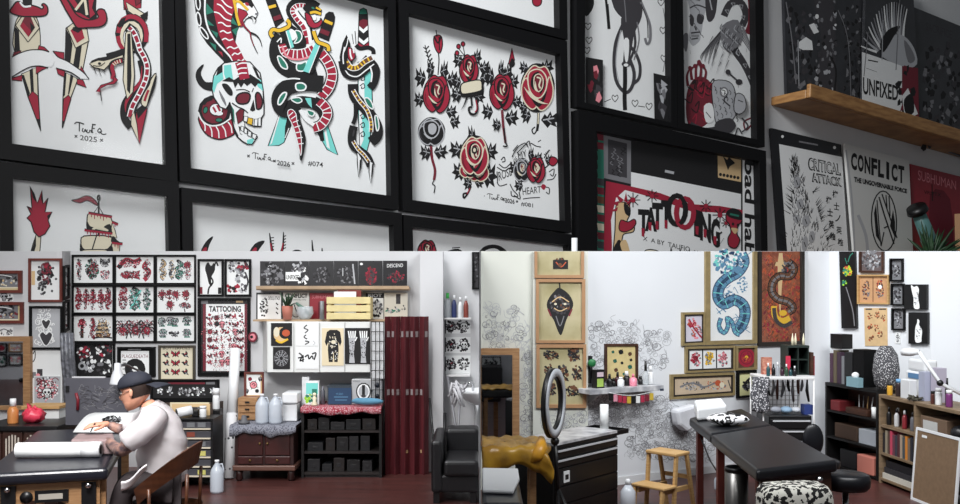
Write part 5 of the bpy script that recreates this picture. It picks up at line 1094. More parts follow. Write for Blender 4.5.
for si, z in enumerate(shz):
    x = xa+.05; j = 0
    while x < xb-.16 and j < 5:
        w_ = r.uniform(.08,.15); h_ = r.uniform(.07,.14)
        mb = MB(); mb.box(x,x+w_,yc+.06,8.75,z+.0085,z+.0085+h_); mb.cur = 1; mb.box(x+w_*.3,x+w_*.7,yc+.056,yc+.06,z+h_*.4,z+h_*.7)
        solo('storage_box', mb, [DK[k % 4], DK[0]], '%s dark box from the left on %s shelf of black shelf unit' % (nth[j], lv[si]), 'box', 'dark boxes in the black shelf unit', .006); x += w_+r.uniform(.01,.03); k += 1; j += 1
# red brown chest
yb_ = 8.18; zb_ = .5; xa2, xb2 = X(231,yb_), X(296.3,yb_)
CHW = M('chest_wood', (48,22,20), .45, rgb2=(34,16,15), scale=6)
ct = thing('cabinet', 'low antique red brown cabinet with two doors under the draped cloth', 'cabinet', (X(265,yb_),8.5,0))
mesh_obj('body', MB().box(xa2+.03,xb2-.03,yb_+.02,8.8,.15,zb_-.02), CHW, ct)
mesh_obj('top', MB().box(xa2,xb2,yb_-.01,8.82,zb_-.02,zb_), CHW, ct, bevel=.006)
mesh_obj('base_moulding', MB().box(xa2+.01,xb2-.01,yb_,8.81,.1,.149), M('chest_edge',(96,66,56),.45), ct, bevel=.01)
for sx in (xa2+.03, xb2-.09):
    for sy in (yb_+.03, 8.72): mesh_obj('leg', MB().lathe((sx+.03,sy+.03,0), [(.02,0),(.035,.02),(.03,.06),(.04,.1)], 10), CHW, ct)
xm = (xa2+xb2)/2
for s in (-1,1):
    c0, c1 = (xa2+.06, xm-.01) if s < 0 else (xm+.01, xb2-.06)
    d = mesh_obj('door', MB().box(c0,c1,yb_+.005,yb_+.02,.24,zb_-.04), M('chest_door',(62,26,24),.4,rgb2=(44,19,18),scale=5), ct, bevel=.008)
    mesh_obj('handle', MB().ball((xm+s*.035,yb_-.005,.35),.012), M('dull_brass',(120,96,60),.4,metal=.8), d)
    dr = mesh_obj('drawer', MB().box(c0,c1,yb_+.005,yb_+.02,.16,.232), M('chest_door',(84,36,32),.4), ct, bevel=.006)
    mesh_obj('knob', MB().ball(((c0+c1)/2,yb_-.005,.196),.012), M('dull_brass',(120,96,60)), dr)
# cloth over the red brown chest
def cloth(name, label, xs0, xs1, y0, y1, z, drop, mat, seed=1, extra=None, nx=40, thick=.006):
    r = random.Random(seed); mb = MB(); vs = []; fs = []
    prof = [(y1,z+.004),((y0+y1)/2,z+.004),(y0+.02,z+.004),(y0-.012,z-.002),(y0-.02,z-drop*.5),(y0-.022,z-drop)]
    for i in range(nx+1):
        u = i/nx; x = xs0+(xs1-xs0)*u; dr = drop*(1+.22*math.sin(u*9+seed)+.12*math.sin(u*23))*(extra(u) if extra else 1)
        for j, (yy, zz) in enumerate(prof):
            t = max(0,j-3)/2; vs.append(Vector((x, yy-(.008*math.sin(u*40+seed))*t, z-dr*t if j > 3 else zz)))
    n = len(prof)
    for i in range(nx):
        for j in range(n-1): fs.append((i*n+j, i*n+j+1, (i+1)*n+j+1, (i+1)*n+j))
    mb.add(vs, fs, True); o = solo(name, mb, mat, label, 'cloth'); s_ = o.modifiers.new('thick','SOLIDIFY'); s_.thickness = thick; s_.offset = 1; return o
def pat_mat(name, c1, c2, scale, kind='VORONOI', rough=.85, thr=.5):
    m = M(name, c1, rough); nt = m.node_tree; b = nt.nodes['Principled BSDF']; tc = nt.nodes.new('ShaderNodeTexCoord'); v = nt.nodes.new('ShaderNodeTexVoronoi' if kind == 'VORONOI' else 'ShaderNodeTexNoise'); v.inputs['Scale'].default_value = scale
    rp = nt.nodes.new('ShaderNodeValToRGB'); rp.color_ramp.interpolation = 'CONSTANT'; rp.color_ramp.elements[1].position = thr
    rp.color_ramp.elements[0].color = tuple(lin(q) for q in c1)+(1,); rp.color_ramp.elements[1].color = tuple(lin(q) for q in c2)+(1,)
    nt.links.new(tc.outputs['Object'], v.inputs['Vector']); nt.links.new(v.outputs['Distance' if kind == 'VORONOI' else 'Fac'], rp.inputs[0]); nt.links.new(rp.outputs[0], b.inputs['Base Color']); return m
PAIS = pat_mat('paisley_cloth', (64,66,78), (124,126,136), 75, thr=.4)
REDP = pat_mat('red_patterned_cloth', (196,168,174), (146,42,58), 85, thr=.4)
cloth('tablecloth', 'grey patterned cloth draped over the red brown cabinet', xa2-.01, xb2+.0, yb_, 8.8, zb_+.008, .075, PAIS, 2)
cloth('tablecloth', 'red patterned cloth along the top of black shelf unit', xa+.0, xb-.0, yc-.008, 8.78, zc+.008, .055, REDP, 4, nx=30)
zt2 = zb_+.022; ztc = zc+.022
# wooden mini drawers, rose frame, jugs, white box
md = thing('drawer_box', 'small wooden drawer box on the cloth, left of white jugs', 'drawers', (X(243,8.5),8.55,zt2)); xq0, xq1 = X(237.5,8.45), X(257,8.45); hz = Z(398,8.45)
mesh_obj('body', MB().box(xq0,xq1,8.462,8.72,zt2,hz), WOODT, md, bevel=.004)
for i in range(3):
    za = zt2+.01+i*(hz-zt2-.01)/3; d = mesh_obj('drawer', MB().box(xq0+.01,xq1-.01,8.45,8.461,za,za+(hz-zt2)/3-.02), WOODT, md); mesh_obj('knob', MB().box((xq0+xq1)/2-.02,(xq0+xq1)/2+.02,8.442,8.45,za+.02,za+.035), BLACKP, d)
def d_rosef(a):
    a.rect(244,372,263,398,'e'); a.rect(246.5,374.5,260.5,395,'w'); m_flower(a,253.5,385,8,'p'); m_flower(a,250,379,4,'r'); m_flower(a,257,391,4,'k'); leafy(a,258,379,4,5,1); leafy(a,249,391,4,5,-1)
picture(frontal(8.6), (244,372,263.5,397.8), (245.8,373.8,261.8,396), WOODR, 'red wood framed rose print standing on the wooden drawer box', d_rosef, back=0)
mb = MB(); mb.pbox(245,398,271,404,8.4,.045); 
JUG = clear_plastic('milky_plastic', (206,214,224), .72)
def jug(px, py, Y, w, h, label, group=None):
    b = PX(px,py,Y); r_ = w/2; t = thing('plastic_jug', label, 'jug', b, group)
    mb = MB(); mb.lathe(b, [(r_*.92,0),(r_,.02),(r_,h*.6),(r_*.85,h*.72),(r_*.3,h*.9),(r_*.3,h*.93)], 20); mesh_obj('bottle', mb, JUG, t)
    mesh_obj('cap', MB().lathe(b+Vector((0,0,h*.931)), [(r_*.34,0),(r_*.34,h*.07)], 14), WHITEP, t)
    mb = MB().tube([b+Vector((r_*.3,-.0,h*.86)), b+Vector((r_*.75,0,h*.88)), b+Vector((r_*.98,0,h*.72)), b+Vector((r_*.98,0,h*.6))], r_*.12, 8); mesh_obj('handle', mb, JUG, t); return t
def jz(px, z, Y): return 295+(EYE-z)*F/Y
jug(262, jz(0,zt2,8.27), 8.27, .12, .27, 'left of the two milky plastic jugs on grey cloth', 'milky jugs on the cloth')
jug(275.5, jz(0,zt2,8.27), 8.27, .12, .27, 'right of the two milky plastic jugs, next to white box', 'milky jugs on the cloth')
wb = thing('paper_dispenser', 'white plastic box with lid on the grey patterned cloth', 'dispenser', (X(289,8.4),8.45,zt2)); xq0, xq1 = X(282.5,8.4), X(297,8.4)
mesh_obj('body', MB().box(xq0,xq1,8.4,8.62,zt2,Z(404,8.4)), WHITEP, wb, bevel=.008); mesh_obj('lid', MB().box(X(278,8.37)+.035,X(297.5,8.37),8.37,8.65,Z(403.8,8.37),Z(393,8.37)), WHITEP, wb, bevel=.015)
mb = MB().lathe(PX(244,jz(0,zt2,8.25),8.25), [(.05,0),(.055,.015),(.03,.03),(.02,.075),(.012,.075)], 14); solo('tape_dispenser', mb, M('grey_rubber',(88,88,92),.6), 'small grey holder on the cloth before the wooden drawers', 'tape holder')
# on the black unit
mb = MB(); mb.pbox(297.5,376.5,306,jz(0,ztc,8.5),8.5,.02); mb2 = mb
o = solo('white_board', MB().pbox(302,377,309,jz(0,ztc,8.55),8.55,.03), WHITEP, 'narrow white panel standing at left end of red cloth', 'panel')
def d_green(a): a.rect(306,383,318,394,'t'); m_blob(a,309,398,8,8,'gm',8,2,.3); a.rect(312,389,317,402,'g'); a.rect(308,381,317,383,'w')
frontart(305.5,381,319,jz(0,ztc,8.46),8.46,.05,d_green,WHITEP,'gift_box','white and green printed box on the red patterned cloth','box')
fg = thing('figurine', 'tiny cream figure before the green printed box on the red cloth', 'figurine', PX(314.5,jz(0,ztc,8.41),8.41)); b = PX(314.5,jz(0,ztc,8.41),8.41)
mesh_obj('body', MB().lathe(b, [(.03,0),(.032,.01),(.015,.04),(.022,.07),(.008,.085)], 12), M('cream_plastic',(226,218,190),.5), fg); mesh_obj('head', MB().ball(b+Vector((0,0,.1)),.018), M('cream_plastic',(226,218,190)), fg)
mb = MB(); mb.lathe(PX(322.8,jz(0,ztc,8.5),8.5), [(.022,0),(.022,.12),(.012,.14),(.012,.17)], 12); solo('ink_bottle', mb, M('grey_glass',(90,92,100),.2), 'slim grey bottle between the green box and blue box', 'bottle')
def d_blue(a): a.rect(328.5,388,351.5,404,'n'); a.text('STUDIO',[(336,393),(343,393),(343,395),(336,395)],'b'); a.line([(334,397),(348,397)],.8,'b',False); a.line([(335,400),(347,400)],.7,'b',False)
frontart(327.5,385.5,350.6,jz(0,ztc,8.46),8.46,.2,d_blue,M('slate_box',(52,62,70),.4),'storage_box','dark blue printed box on the red cloth beside stereo','box')
st = thing('stereo', 'silver stereo with a round dial on the red cloth', 'stereo', PX(367,jz(0,ztc,8.48),8.5)); yS = 8.48
mesh_obj('body', MB().pbox(351.5,379.2,382,jz(0,ztc,yS),yS,.22), M('silver_paint',(176,178,180),.35), st, bevel=.006)
a = Art(frontal(yS-.001), 0, .0002); a.ell(363.5,391.5,7,8.3,'w',0,1.2); a.ell(363.5,391.5,5,6,'l'); a.rect(362,385,365,396,'k'); a.ell(363.5,396,2.4,1.6,'s'); a.text('STEREO',[(353,380.6),(360,380.6),(360,382),(353,382)],'k')
mesh_obj('dial', a.mb, [WHITEP]+[INK[i] for i in INKS], st)
for kx, ky, kr in ((377,385,.025),(377,396,.022),(371.5,398,.01),(371.5,391,.01)): mesh_obj('knob', MB().cyl(PX(kx,ky,yS-.002),PX(kx,ky,yS-.018),kr,kr*.9), M('dark_knob',(40,46,56),.4), st)
mb = MB(); r = random.Random(5)
mb.ball(PX(367,404,8.36)+Vector((0,.02,.022)),.15,1,.28,.22,18,10); mb.ball(PX(360,403.5,8.355)+Vector((0,.02,.022)),.08,1,.4,.35); solo('folded_cloth', mb, M('blue_cloth',(92,146,176),.9,noise=.2,scale=12,bump=.4), 'crumpled light blue cloth at right end of red patterned cloth', 'cloth')
# wire grid
gm = MB(); yG = 8.44
for i in range(4): x = 371.5+i*4; gm.cyl(PX(x,321.5,yG),PX(x,400,yG),.004,.004,6)
for i in range(9): y = 322+i*9.7; gm.cyl(PX(371,y,yG-.006),PX(384,y,yG-.006),.004,.004,6)
solo('hanging_wire_grid', gm, BLACKP, 'dark wire grid panel between white cabinet and red folding screen', 'wire grid')
mb = MB(); mb.pbox(370.8,321.7,384.2,378.5,8.47,.006); solo('hanging_white_panel', mb, WHITEP, 'white panel hung behind the wire grid', 'panel')
# red folding screen
SCR = M('red_screen_fabric', (92,30,36), .6, rgb2=(70,20,27), scale=5, stretch=(8,8,.6)); ts = thing('folding_screen', 'tall dark red folding screen with rows of small pale labels', 'folding screen', (X(406,8.58),8.58,0))
NP = 9; xs = [X(385.6,8.5)+ (X(428.5,8.52)-X(385.6,8.5))*i/NP for i in range(NP+1)]; hs = Z(316.5,8.52)
LBL = M('grey_label', (150,140,140), .7)
for i in range(NP):
    y0, y1 = (8.5,8.56) if i % 2 == 0 else (8.56,8.5); a_, b_ = Vector((xs[i],y0,.0)), Vector((xs[i+1],y1,.0)); d = (b_-a_); n = Vector((d.y,-d.x,0)).normalized()
    if n.y > 0: n = -n
    mb = MB(); mb.prism([a_+d*.01,b_-d*.01,b_-d*.01-n*.012,a_+d*.01-n*.012], (0,0,hs)); p = mesh_obj('panel', mb, SCR, ts)
    for py in (336,394):
        if (i*7+int(py)) % 5 == 0: continue
        q0 = a_+d*.25+n*.001; q1 = a_+d*.72+n*.001; zz = Z(py,8.53)+.01*((i*3) % 3-1); mb = MB(); mb.prism([q0+Vector((0,0,zz)),q1+Vector((0,0,zz)),q1+Vector((0,0,zz+.055)),q0+Vector((0,0,zz+.055))], n*.002); mesh_obj('label_tag', mb, LBL, p)
    if i in (4,7):
        q0 = a_+d*.3+n*.001; q1 = a_+d*.6+n*.001; zz = Z(453,8.53); mb = MB(); mb.prism([q0+Vector((0,0,zz)),q1+Vector((0,0,zz)),q1+Vector((0,0,zz+.03)),q0+Vector((0,0,zz+.03))], n*.002); mesh_obj('label_tag', mb, M('pale_gold',(180,150,110),.6), p)
# right nook
SHW = M('white_shelf', (222,222,222), .5)
mb = MB(); mb.pbox(444,317.8,471,319.4,8.72,.17); solo('nook_shelf', mb, SHW, 'white shelf in the nook holding cleaning bottles', 'shelf')
def bottle(name, label, px, py, Y, r, h, mat, capm=None, caph=.2, neck=.4, cat='bottle', group=None, seg=14):
    b = PX(px,py,Y); t = thing(name, label, cat, b, group)
    mesh_obj('bottle_body', MB().lathe(b, [(r*.95,0),(r,h*.03),(r,h*(.62-caph*.3)),(r*neck,h*(1-caph)-.002)], seg), mat, t)
    mesh_obj('cap', MB().lathe(b+Vector((0,0,h*(1-caph))), [(r*neck*1.15,0),(r*neck*1.1,h*caph)], seg), capm or WHITEP, t); return t
bottle('cleaner_bottle','green topped clear bottle at left of the nook shelf',447.5,317.7,8.78,.035,.24,CLP,M('green_plastic',(60,180,80),.4),.22)
bottle('cleaner_bottle','blue bottle with white cap on the nook shelf',454.2,317.7,8.78,.025,.22,M('blue_plastic',(38,50,98),.4))
bottle('cleaner_bottle','white bottle between the blue one and the red one',460.2,317.7,8.76,.022,.2,WHITEP)
bottle('cleaner_bottle','red labelled bottle with white cap on the nook shelf',466,317.7,8.78,.025,.21,M('rust_plastic',(128,58,48),.4))
def d_nk(seed):
    def f(a):
        y = {1:326.5,2:345,3:364}[seed]; m_blob(a,451,y,11,12,'kska',34,seed,.15); m_blob(a,463,y,13,13,'kskw',44,seed+4,.13); a.rect(445,y-7.5,446,y+7,'k'); m_skull(a,464,y,7,'w'); m_bird(a,451,y,7,'k')
    return f
for s, (y0, y1), w_ in ((1,(319.8,333.5),'the top one'),(2,(337,353),'the middle one'),(3,(355.5,374),'the lowest')):
    sheet(WBp, (445.5,y0,470.5,y1), 'black and white flash sheet pinned in the nook, '+w_, d_nk(s), name='hanging_print', group='flash sheets pinned in the nook')
mb = MB(); mb.pbox(446.5,374.8,470,376.6,8.76,.13); solo('nook_shelf', mb, SHW, 'narrow white ledge under the nook prints', 'shelf')
sk = thing('sink', 'white ceramic wash basin at right edge of the left room', 'sink', PX(472,404,8.5)); b = PX(477.5,406,8.5)
mb = MB(); vs = []; c = Vector((X(480,8.5)-.012,8.62,0)); zz0, zz1 = Z(406,8.5), Z(391,8.5)
prof = [(.06,zz0),(.13,zz0+.04),(.2,zz1-.03),(.215,zz1),(.19,zz1),(.15,zz1-.05),(.05,zz0+.05)]; fs = []
for rr, z in prof:
    for k in range(13): t = math.pi/2+math.pi*k/12; vs.append(c+Vector((rr*math.cos(t),rr*math.sin(t),z)))
for i in range(len(prof)-1):
    for k in range(12): fs.append((i*13+k+1,i*13+k,(i+1)*13+k,(i+1)*13+k+1))
mb.add(vs, fs, True); mesh_obj('basin', mb, M('ceramic',(232,234,236),.15), sk)
mesh_obj('tap', MB().tube([PX(473,391,8.7),PX(473,384,8.7),PX(471,382,8.66),PX(469,384,8.62)],.012,8), CHROME, sk)
mesh_obj('drain_pipe', MB().cyl(PX(476.5,405,8.66),PX(476.5,450,8.66),.02), WHITEP, sk)
mp = thing('mop', 'mop with a crumpled white head leaning in the nook by basin', 'mop', (X(457,8.15),8.15,0)); mesh_obj('handle', MB().cyl((X(455,8.1),8.1,.02),PX(460,398,8.26),.011), M('grey_pole',(120,120,124),.4), mp)
mb = MB(); r = random.Random(4)
for i in range(22): p = PX(459.5+r.uniform(-2.5,2.5),391+r.uniform(-3,3),8.26); mb.tube([p,p+Vector((r.uniform(-.06,.05),r.uniform(-.04,.02),r.uniform(.0,.07))),p+Vector((r.uniform(-.1,.06),r.uniform(-.04,.02),r.uniform(-.16,.05)))],[.014,.016,.01],6)
mesh_obj('mop_head', mb, M('mop_cotton',(200,200,204),.9), mp)
solo('broom_handle', MB().cyl(PX(437,478,8.3),PX(429.5,398,8.5),.011), BLACKP, 'thin black pole leaning against the pale pillar by red screen', 'pole')
solo('broom_handle', MB().cyl(PX(443.5,478,8.3),PX(445,413,8.48),.016), BLACKP, 'short thick black pole standing beside the pillar edge', 'pole')
solo('broom_handle', MB().cyl(PX(464,478,8.2),PX(447.5,376,8.7),.012), M('grey_pole',(120,120,124)), 'long grey pole leaning across the nook behind sofa', 'pole')
picture(WBp, (471.5,240,485,290), (473.3,240,485,288), BLACKF, 'black framed picture cut off at the right edge of nook wall', lambda a: m_blob(a,477,270,6,30,'sak',20,2,.3), top=False) if False else None
def d_bk(a): a.rect(473,253,479,288,'s'); m_blob(a,476,270,4,28,'kas',20,2,.4)
picture(WBp, (472,252,479.4,289.5), (473.6,252.8,478.4,287.6), BLACKF, 'narrow black frame high at the right end of nook wall', d_bk)
# sofa
SOF = M('sofa_leather', (20,20,23), .4, noise=.2, scale=10, bump=.05)
sf = thing('sofa', 'black leather sofa end by the partition in the left room', 'sofa', (X(455,7.4),7.7,0)); yS = 7.3; x1s = -.012
zA = Z(441,yS); zS = Z(463,yS)
mesh_obj('base', MB().box(X(431,yS)+.02,x1s,yS+.02,8.05,.09,zS-.1), SOF, sf, bevel=.02)
mesh_obj('armrest', MB().box(X(431,yS),X(442.5,yS),yS,8.08,.09,zA), SOF, sf, bevel=.03, seg=3)
mesh_obj('backrest', MB().box(X(443,yS)+.005,x1s,7.82,8.08,zS-.1,zA+.02), SOF, sf, bevel=.03, seg=3)
mesh_obj('seat_cushion', MB().box(X(443,yS)+.005,x1s,yS-.02,7.81,zS-.11,zS+.02), SOF, sf, bevel=.03, seg=3)
for xx in (X(433,yS),x1s-.07):
    for yy in (yS+.04,7.95): mesh_obj('leg', MB().box(xx,xx+.05,yy,yy+.05,0,.089), BLACKP, sf)

# ---- tall leaning tube, jug on floor, storage behind the man
tt = thing('paper_tube', 'tall white paper tube leaning before the tattoo poster', 'tube', PX(226.5,481,8.22)); p0 = PX(228.5,478.5,8.32); p1 = PX(235.5,349,8.7); d = p1-p0; k = .49
mesh_obj('tube', MB().cyl(p0+d*(k+.001),p1,.05,.047,20), WHITEP, tt); mesh_obj('patterned_end', MB().cyl(p0,p0+d*k,.052,.052,20), pat_mat('marbled_wrap',(60,60,64),(206,206,208),14,thr=.16), tt, origin=None)
jug(217, 295+EYE*F/7.75, 7.75, .115, .28, 'milky plastic jug standing on the floor beside white tube')
bottle('plastic_bottle','slim white bottle beside the leaning white tube',216.2,409,8.3,.032,.19,WHITEP,WHITEP,.3,.85)
mb = MB(); mb.pbox(212.5,409.4,219.5,480.4,8.25,.11); solo('storage_bin', mb, BLACKP, 'dark narrow bin under the slim white bottle', 'bin', bevel=.01)
def d_case(a):
    a.rect(152,380,218,402,'k'); a.rect(168,382.3,205,384.2,'d'); a.rect(206,381.8,215,384.4,'a')
    for x, s in ((160,5),(170,6.5),(181,5),(187,6.5),(192,6),(197,6),(203,5),(212,5)): m_blob(a,x,391.5,s,8,'wlas',10,int(x),.3)
picture(frontal(8.4), (150,379.6,219,402.3), (152,381,217,398), BLACKF, 'long black framed panel with white skulls behind the man', d_case, back=0, paper=BLACKF)
mb = MB(); mb.pbox(152,402.6,219,490,8.37,.14); solo('low_cabinet', mb, M('brown_board',(74,60,52),.6,noise=.15,scale=6), 'low brown cabinet carrying the long skull panel', 'cabinet')
def d_cream(a): a.rect(172,404,210,417,'e'); a.rect(186,407,206,411,'s'); m_blob(a,196,411,16,6,'ksa',14,3,.3)
frontart(170,402.6,209,415.3,8.12,.02,d_cream,M('cream_sheet',(222,208,176)),'framed_board','cream board with dark marks standing on the drawer rack','board')
yR = 7.9; rk = thing('drawer_rack', 'black tool rack of small drawers behind the wooden chair', 'drawers', (X(196,yR),8.0,0)); xr0, xr1 = X(178,yR), X(213,yR); zr = Z(418.8,yR)
for xx in (xr0, xr1-.02): mesh_obj('side_panel', MB().box(xx,xx+.02,yR,8.19,0,zr), BLACKP, rk)
mesh_obj('top', MB().box(xr0+.021,xr1-.021,yR,8.19,zr-.014,zr), BLACKP, rk); mesh_obj('back_panel', MB().box(xr0+.021,xr1-.021,8.17,8.19,0,zr-.015), BLACKP, rk)
zs = [zr-.015-i*.083 for i in range(7)]; CREAMT = M('cream_edge',(206,196,176),.5)
for i in range(6):
    d = mesh_obj('drawer', MB().box(xr0+.022,xr1-.022,yR+.01,8.16,zs[i+1]+.004,zs[i]-.014), M('clear_grey_drawer',(70,70,76),.3), rk, bevel=.003)
    mesh_obj('edge_strip', MB().box(xr0+.022,xr1-.022,yR-.004,yR+.008,zs[i+1]+.002,zs[i+1]+.014), CREAMT, d)
    for j, q in enumerate((.2,.62)):
        if (i+j) % 3 == 2: continue
        xx = xr0+.03+(xr1-xr0-.08)*q; mesh_obj('content_label', MB().box(xx,xx+.07,yR+.004,yR+.009,zs[i+1]+.022,zs[i]-.02), (M('lime_label',(196,190,110),.5) if (i > 2 and j) else M('grey_content',(110,112,116),.5) if i != 1 else M('rust_content',(130,64,50),.5)), d)
zz = zr+.001
mb = MB(); b = Vector((X(184,8.0),8.0,zz+.04)); mb.cyl(b+Vector((-.05,-.03,0)), b+Vector((.06,.03,.02)), .042, .042, 18); cu = thing('paper_cup', 'white roll with a dark end lying on the drawer rack', 'roll', b-Vector((0,0,.042))); mesh_obj('roll', mb, WHITEP, cu); mesh_obj('dark_end', MB().cyl(b+Vector((-.056,-.034,-.001)), b+Vector((-.0505,-.0305,0)), .036, .036, 18), BLACKP, cu)
bottle('plastic_bottle','short white tub standing on the drawer rack',203,jz(0,zz,8.0),8.0,.03,.1,WHITEP,WHITEP,.2,.9)
solo('camera_case', MB().box(X(191.5,8.02),X(198,8.02),8.02,8.1,zz,zz+.06), BLACKP, 'small black case between roll and tub on the drawer rack', 'case', bevel=.01)

# ---- desk at far left with bag, bottle and board
yD = 7.15; zD = .66
dk = thing('sideboard', 'dark brown sideboard with slatted doors at the far left', 'sideboard', (X(30,yD),7.5,0)); xd0, xd1 = X(-20,yD), X(56,yD)
DW = M('sideboard_wood',(62,36,28),.45,rgb2=(44,26,20),scale=6)
mesh_obj('body', MB().box(xd0,xd1,yD+.02,7.85,0,zD-.04), DW, dk); mesh_obj('top', MB().box(xd0-.02,xd1+.02,yD-.02,7.88,zD-.04,zD), BLACKP, dk, bevel=.006)
for a0, a1 in ((-16,1),(2.5,22),(24,39),(41,55)):
    d = mesh_obj('door', MB().box(X(a0,yD),X(a1,yD),yD,yD+.019,.08,zD-.05), DW, dk, bevel=.004)
    mb = MB(); x = X(a0,yD)+.025
    while x < X(a1,yD)-.025:
        t = (x-X(a0,yD))/(X(a1,yD)-X(a0,yD)); mb.box(x,x+.011,yD-.004,yD,.12,zD-.13+.06*math.sin(math.pi*t)); x += .024
    mesh_obj('slats', mb, M('ivory_slat',(196,188,176),.5), d)
bottle('squeeze_bottle','clear bottle with orange liquid on the black desk top',13,jz(0,zD,7.3),7.3,.042,.2,M('orange_liquid',(214,140,80),.3,noise=.3,scale=6),WHITEP,.3,.5)
PINK = M('pink_plastic_bag',(226,64,90),.35,noise=.2,scale=9,bump=.6)
bg = thing('plastic_bag', 'crumpled pink plastic bag on the dark sideboard', 'bag', (X(33.5,7.35),7.35,zD)); mb = MB(); r = random.Random(8)
vs = []; fs = []; c = Vector((X(33.5,7.35),7.35,zD)); n1, n2 = 9, 18
for i in range(n1+1):
    th = math.pi*i/n1
    for k in range(n2):
        a_ = 2*math.pi*k/n2; q = 1+.16*math.sin(a_*5+i)+r.uniform(-.1,.1); vs.append(c+Vector((.088*q*math.sin(th)*math.cos(a_),.085*q*math.sin(th)*math.sin(a_),max(.0,.055+.06*math.cos(th)*q))))
for i in range(n1):
    for k in range(n2): k2 = (k+1) % n2; fs.append((i*n2+k,(i+1)*n2+k,(i+1)*n2+k2,i*n2+k2))
mb.add(vs, fs, True); mesh_obj('bag_body', mb, PINK, bg)
mb = MB(); mb.tube([c+Vector((-.03,0,.1)),c+Vector((-.04,0,.15)),c+Vector((-.015,0,.13))],[.02,.016,.01],6); mb.tube([c+Vector((0,0,.1)),c+Vector((.01,0,.13)),c+Vector((.03,.0,.1))],[.02,.014,.01],6); mesh_obj('knot', mb, PINK, bg)
mb = MB(); mb.box(X(24,7.6),X(62,7.6),7.55,7.8,Z(408,7.6)-.003,Z(405.5,7.6)); solo('wooden_board', mb, WOODL, 'pale wooden board laid over papers under the pink skull print', 'board', bevel=.003)
mb = MB(); mb.box(X(40,7.6),X(60,7.6),7.58,7.78,zD,Z(408,7.6)-.006); solo('paper_stack', mb, PAPER, 'stack of white papers beneath the pale wooden board', 'papers')
mb = MB(); mb.box(X(26,7.6),X(38,7.6),7.6,7.78,zD,Z(408,7.6)-.006); solo('storage_box', mb, WOODD, 'small dark box beneath the pale wooden board', 'box')

# ---- drawing table in front: padded table, roll, pads, board and lamp
zT = .68; P0 = ONZ(108,468,zT); dirL = Vector((-.3,1,0)).normalized(); dirW = Vector((dirL.y,-dirL.x,0)); W_, L_ = .68, 1.75
MT = Matrix(((-dirW.x,dirL.x,0,P0.x),(-dirW.y,dirL.y,0,P0.y),(0,0,1,0),(0,0,0,1)))   # local: x to the left, y away from the camera
mtb = thing('massage_table', 'black padded folding table with the white roll, front left', 'table', MT @ Vector((W_/2,L_/2,0)))
def lb(x0,x1,y0,y1,z0,z1): m = MB(); m.M = MT @ Matrix(((-1,0,0,0),(0,1,0,0),(0,0,1,0),(0,0,0,1))); m.box(-x1,-x0,y0,y1,z0,z1); return m
VIN = M('navy_black_vinyl', (28,29,38), .3, noise=.1, scale=10, bump=.05)
mesh_obj('padded_top', lb(0,W_,0,L_/2-.003,zT-.075,zT), VIN, mtb, bevel=.028, seg=4); mesh_obj('padded_top', lb(0,W_,L_/2+.003,L_,zT-.075,zT), VIN, mtb, bevel=.028, seg=4)
mb = MB(); mb.M = MT; pts = [(.05,.05,zT-.08),(.05,.05,zT-.33),(.15,.05,zT-.33)]+[(.36+.2*math.cos(t),.05,zT-.33+.16*math.sin(t)) for t in [math.pi*(1-k/10) for k in range(11)]]+[(.64,.05,zT-.33),(.64,.05,zT-.08)]
mb.prism(pts, (0,.025,0)); mesh_obj('end_panel', mb, WOODT, mtb)
for sx in (.02,W_-.07):
    for sy in (.08,L_-.12): mesh_obj('leg', lb(sx,sx+.05,sy,sy+.05,0,zT-.08), WOODT, mtb)
for sx in (.07,.5):
    f = mesh_obj('clasp_plate', lb(sx,sx+.08,.038,.049,zT-.24,zT-.085), BLACKP, mtb); mesh_obj('corner_knob', MB().ball(MT @ Vector((sx+.04,.02,zT-.1)),.018), CHROME, f)
mesh_obj('name_plate', lb(.22,.4,.04,.049,zT-.19,zT-.12), BLACKP, mtb); mesh_obj('round_plate', MB().cyl(MT @ Vector((.445,.049,zT-.155)),MT @ Vector((.445,.042,zT-.155)),.035,.035,16), BLACKP, mtb)
mesh_obj('plate_lettering', lb(.25,.38,.038,.0395,zT-.172,zT-.14), M('pale_label',(170,165,155),.6), mtb)
# roll
ra, rb = ONZ(17,450.4,zT+.047), ONZ(100.5,449.6,zT+.047); ax = (rb-ra).normalized()
rl = thing('paper_roll', 'big white paper roll lying across the black padded table', 'paper roll', (ra+rb)/2-Vector((0,0,.05)))
mb = MB(); mb.lathe(ra+Vector((0,0,.002)), [(.044,0),(.047,.004),(.047,(rb-ra).length)], 22, ax); mesh_obj('roll', mb, PAPER, rl)
mb = MB(); mb.lathe(ra+Vector((0,0,.002))+ax*((rb-ra).length-.11), [(.0485,0),(.0485,.112),(.03,.112)], 22, ax); mesh_obj('outer_wrap', mb, WHITEP, rl); mesh_obj('core_opening', MB().cyl(rb+Vector((0,0,.002))+ax*.0025, rb+Vector((0,0,.002))+ax*.0035,.03,.03,18), BLACKP, rl)
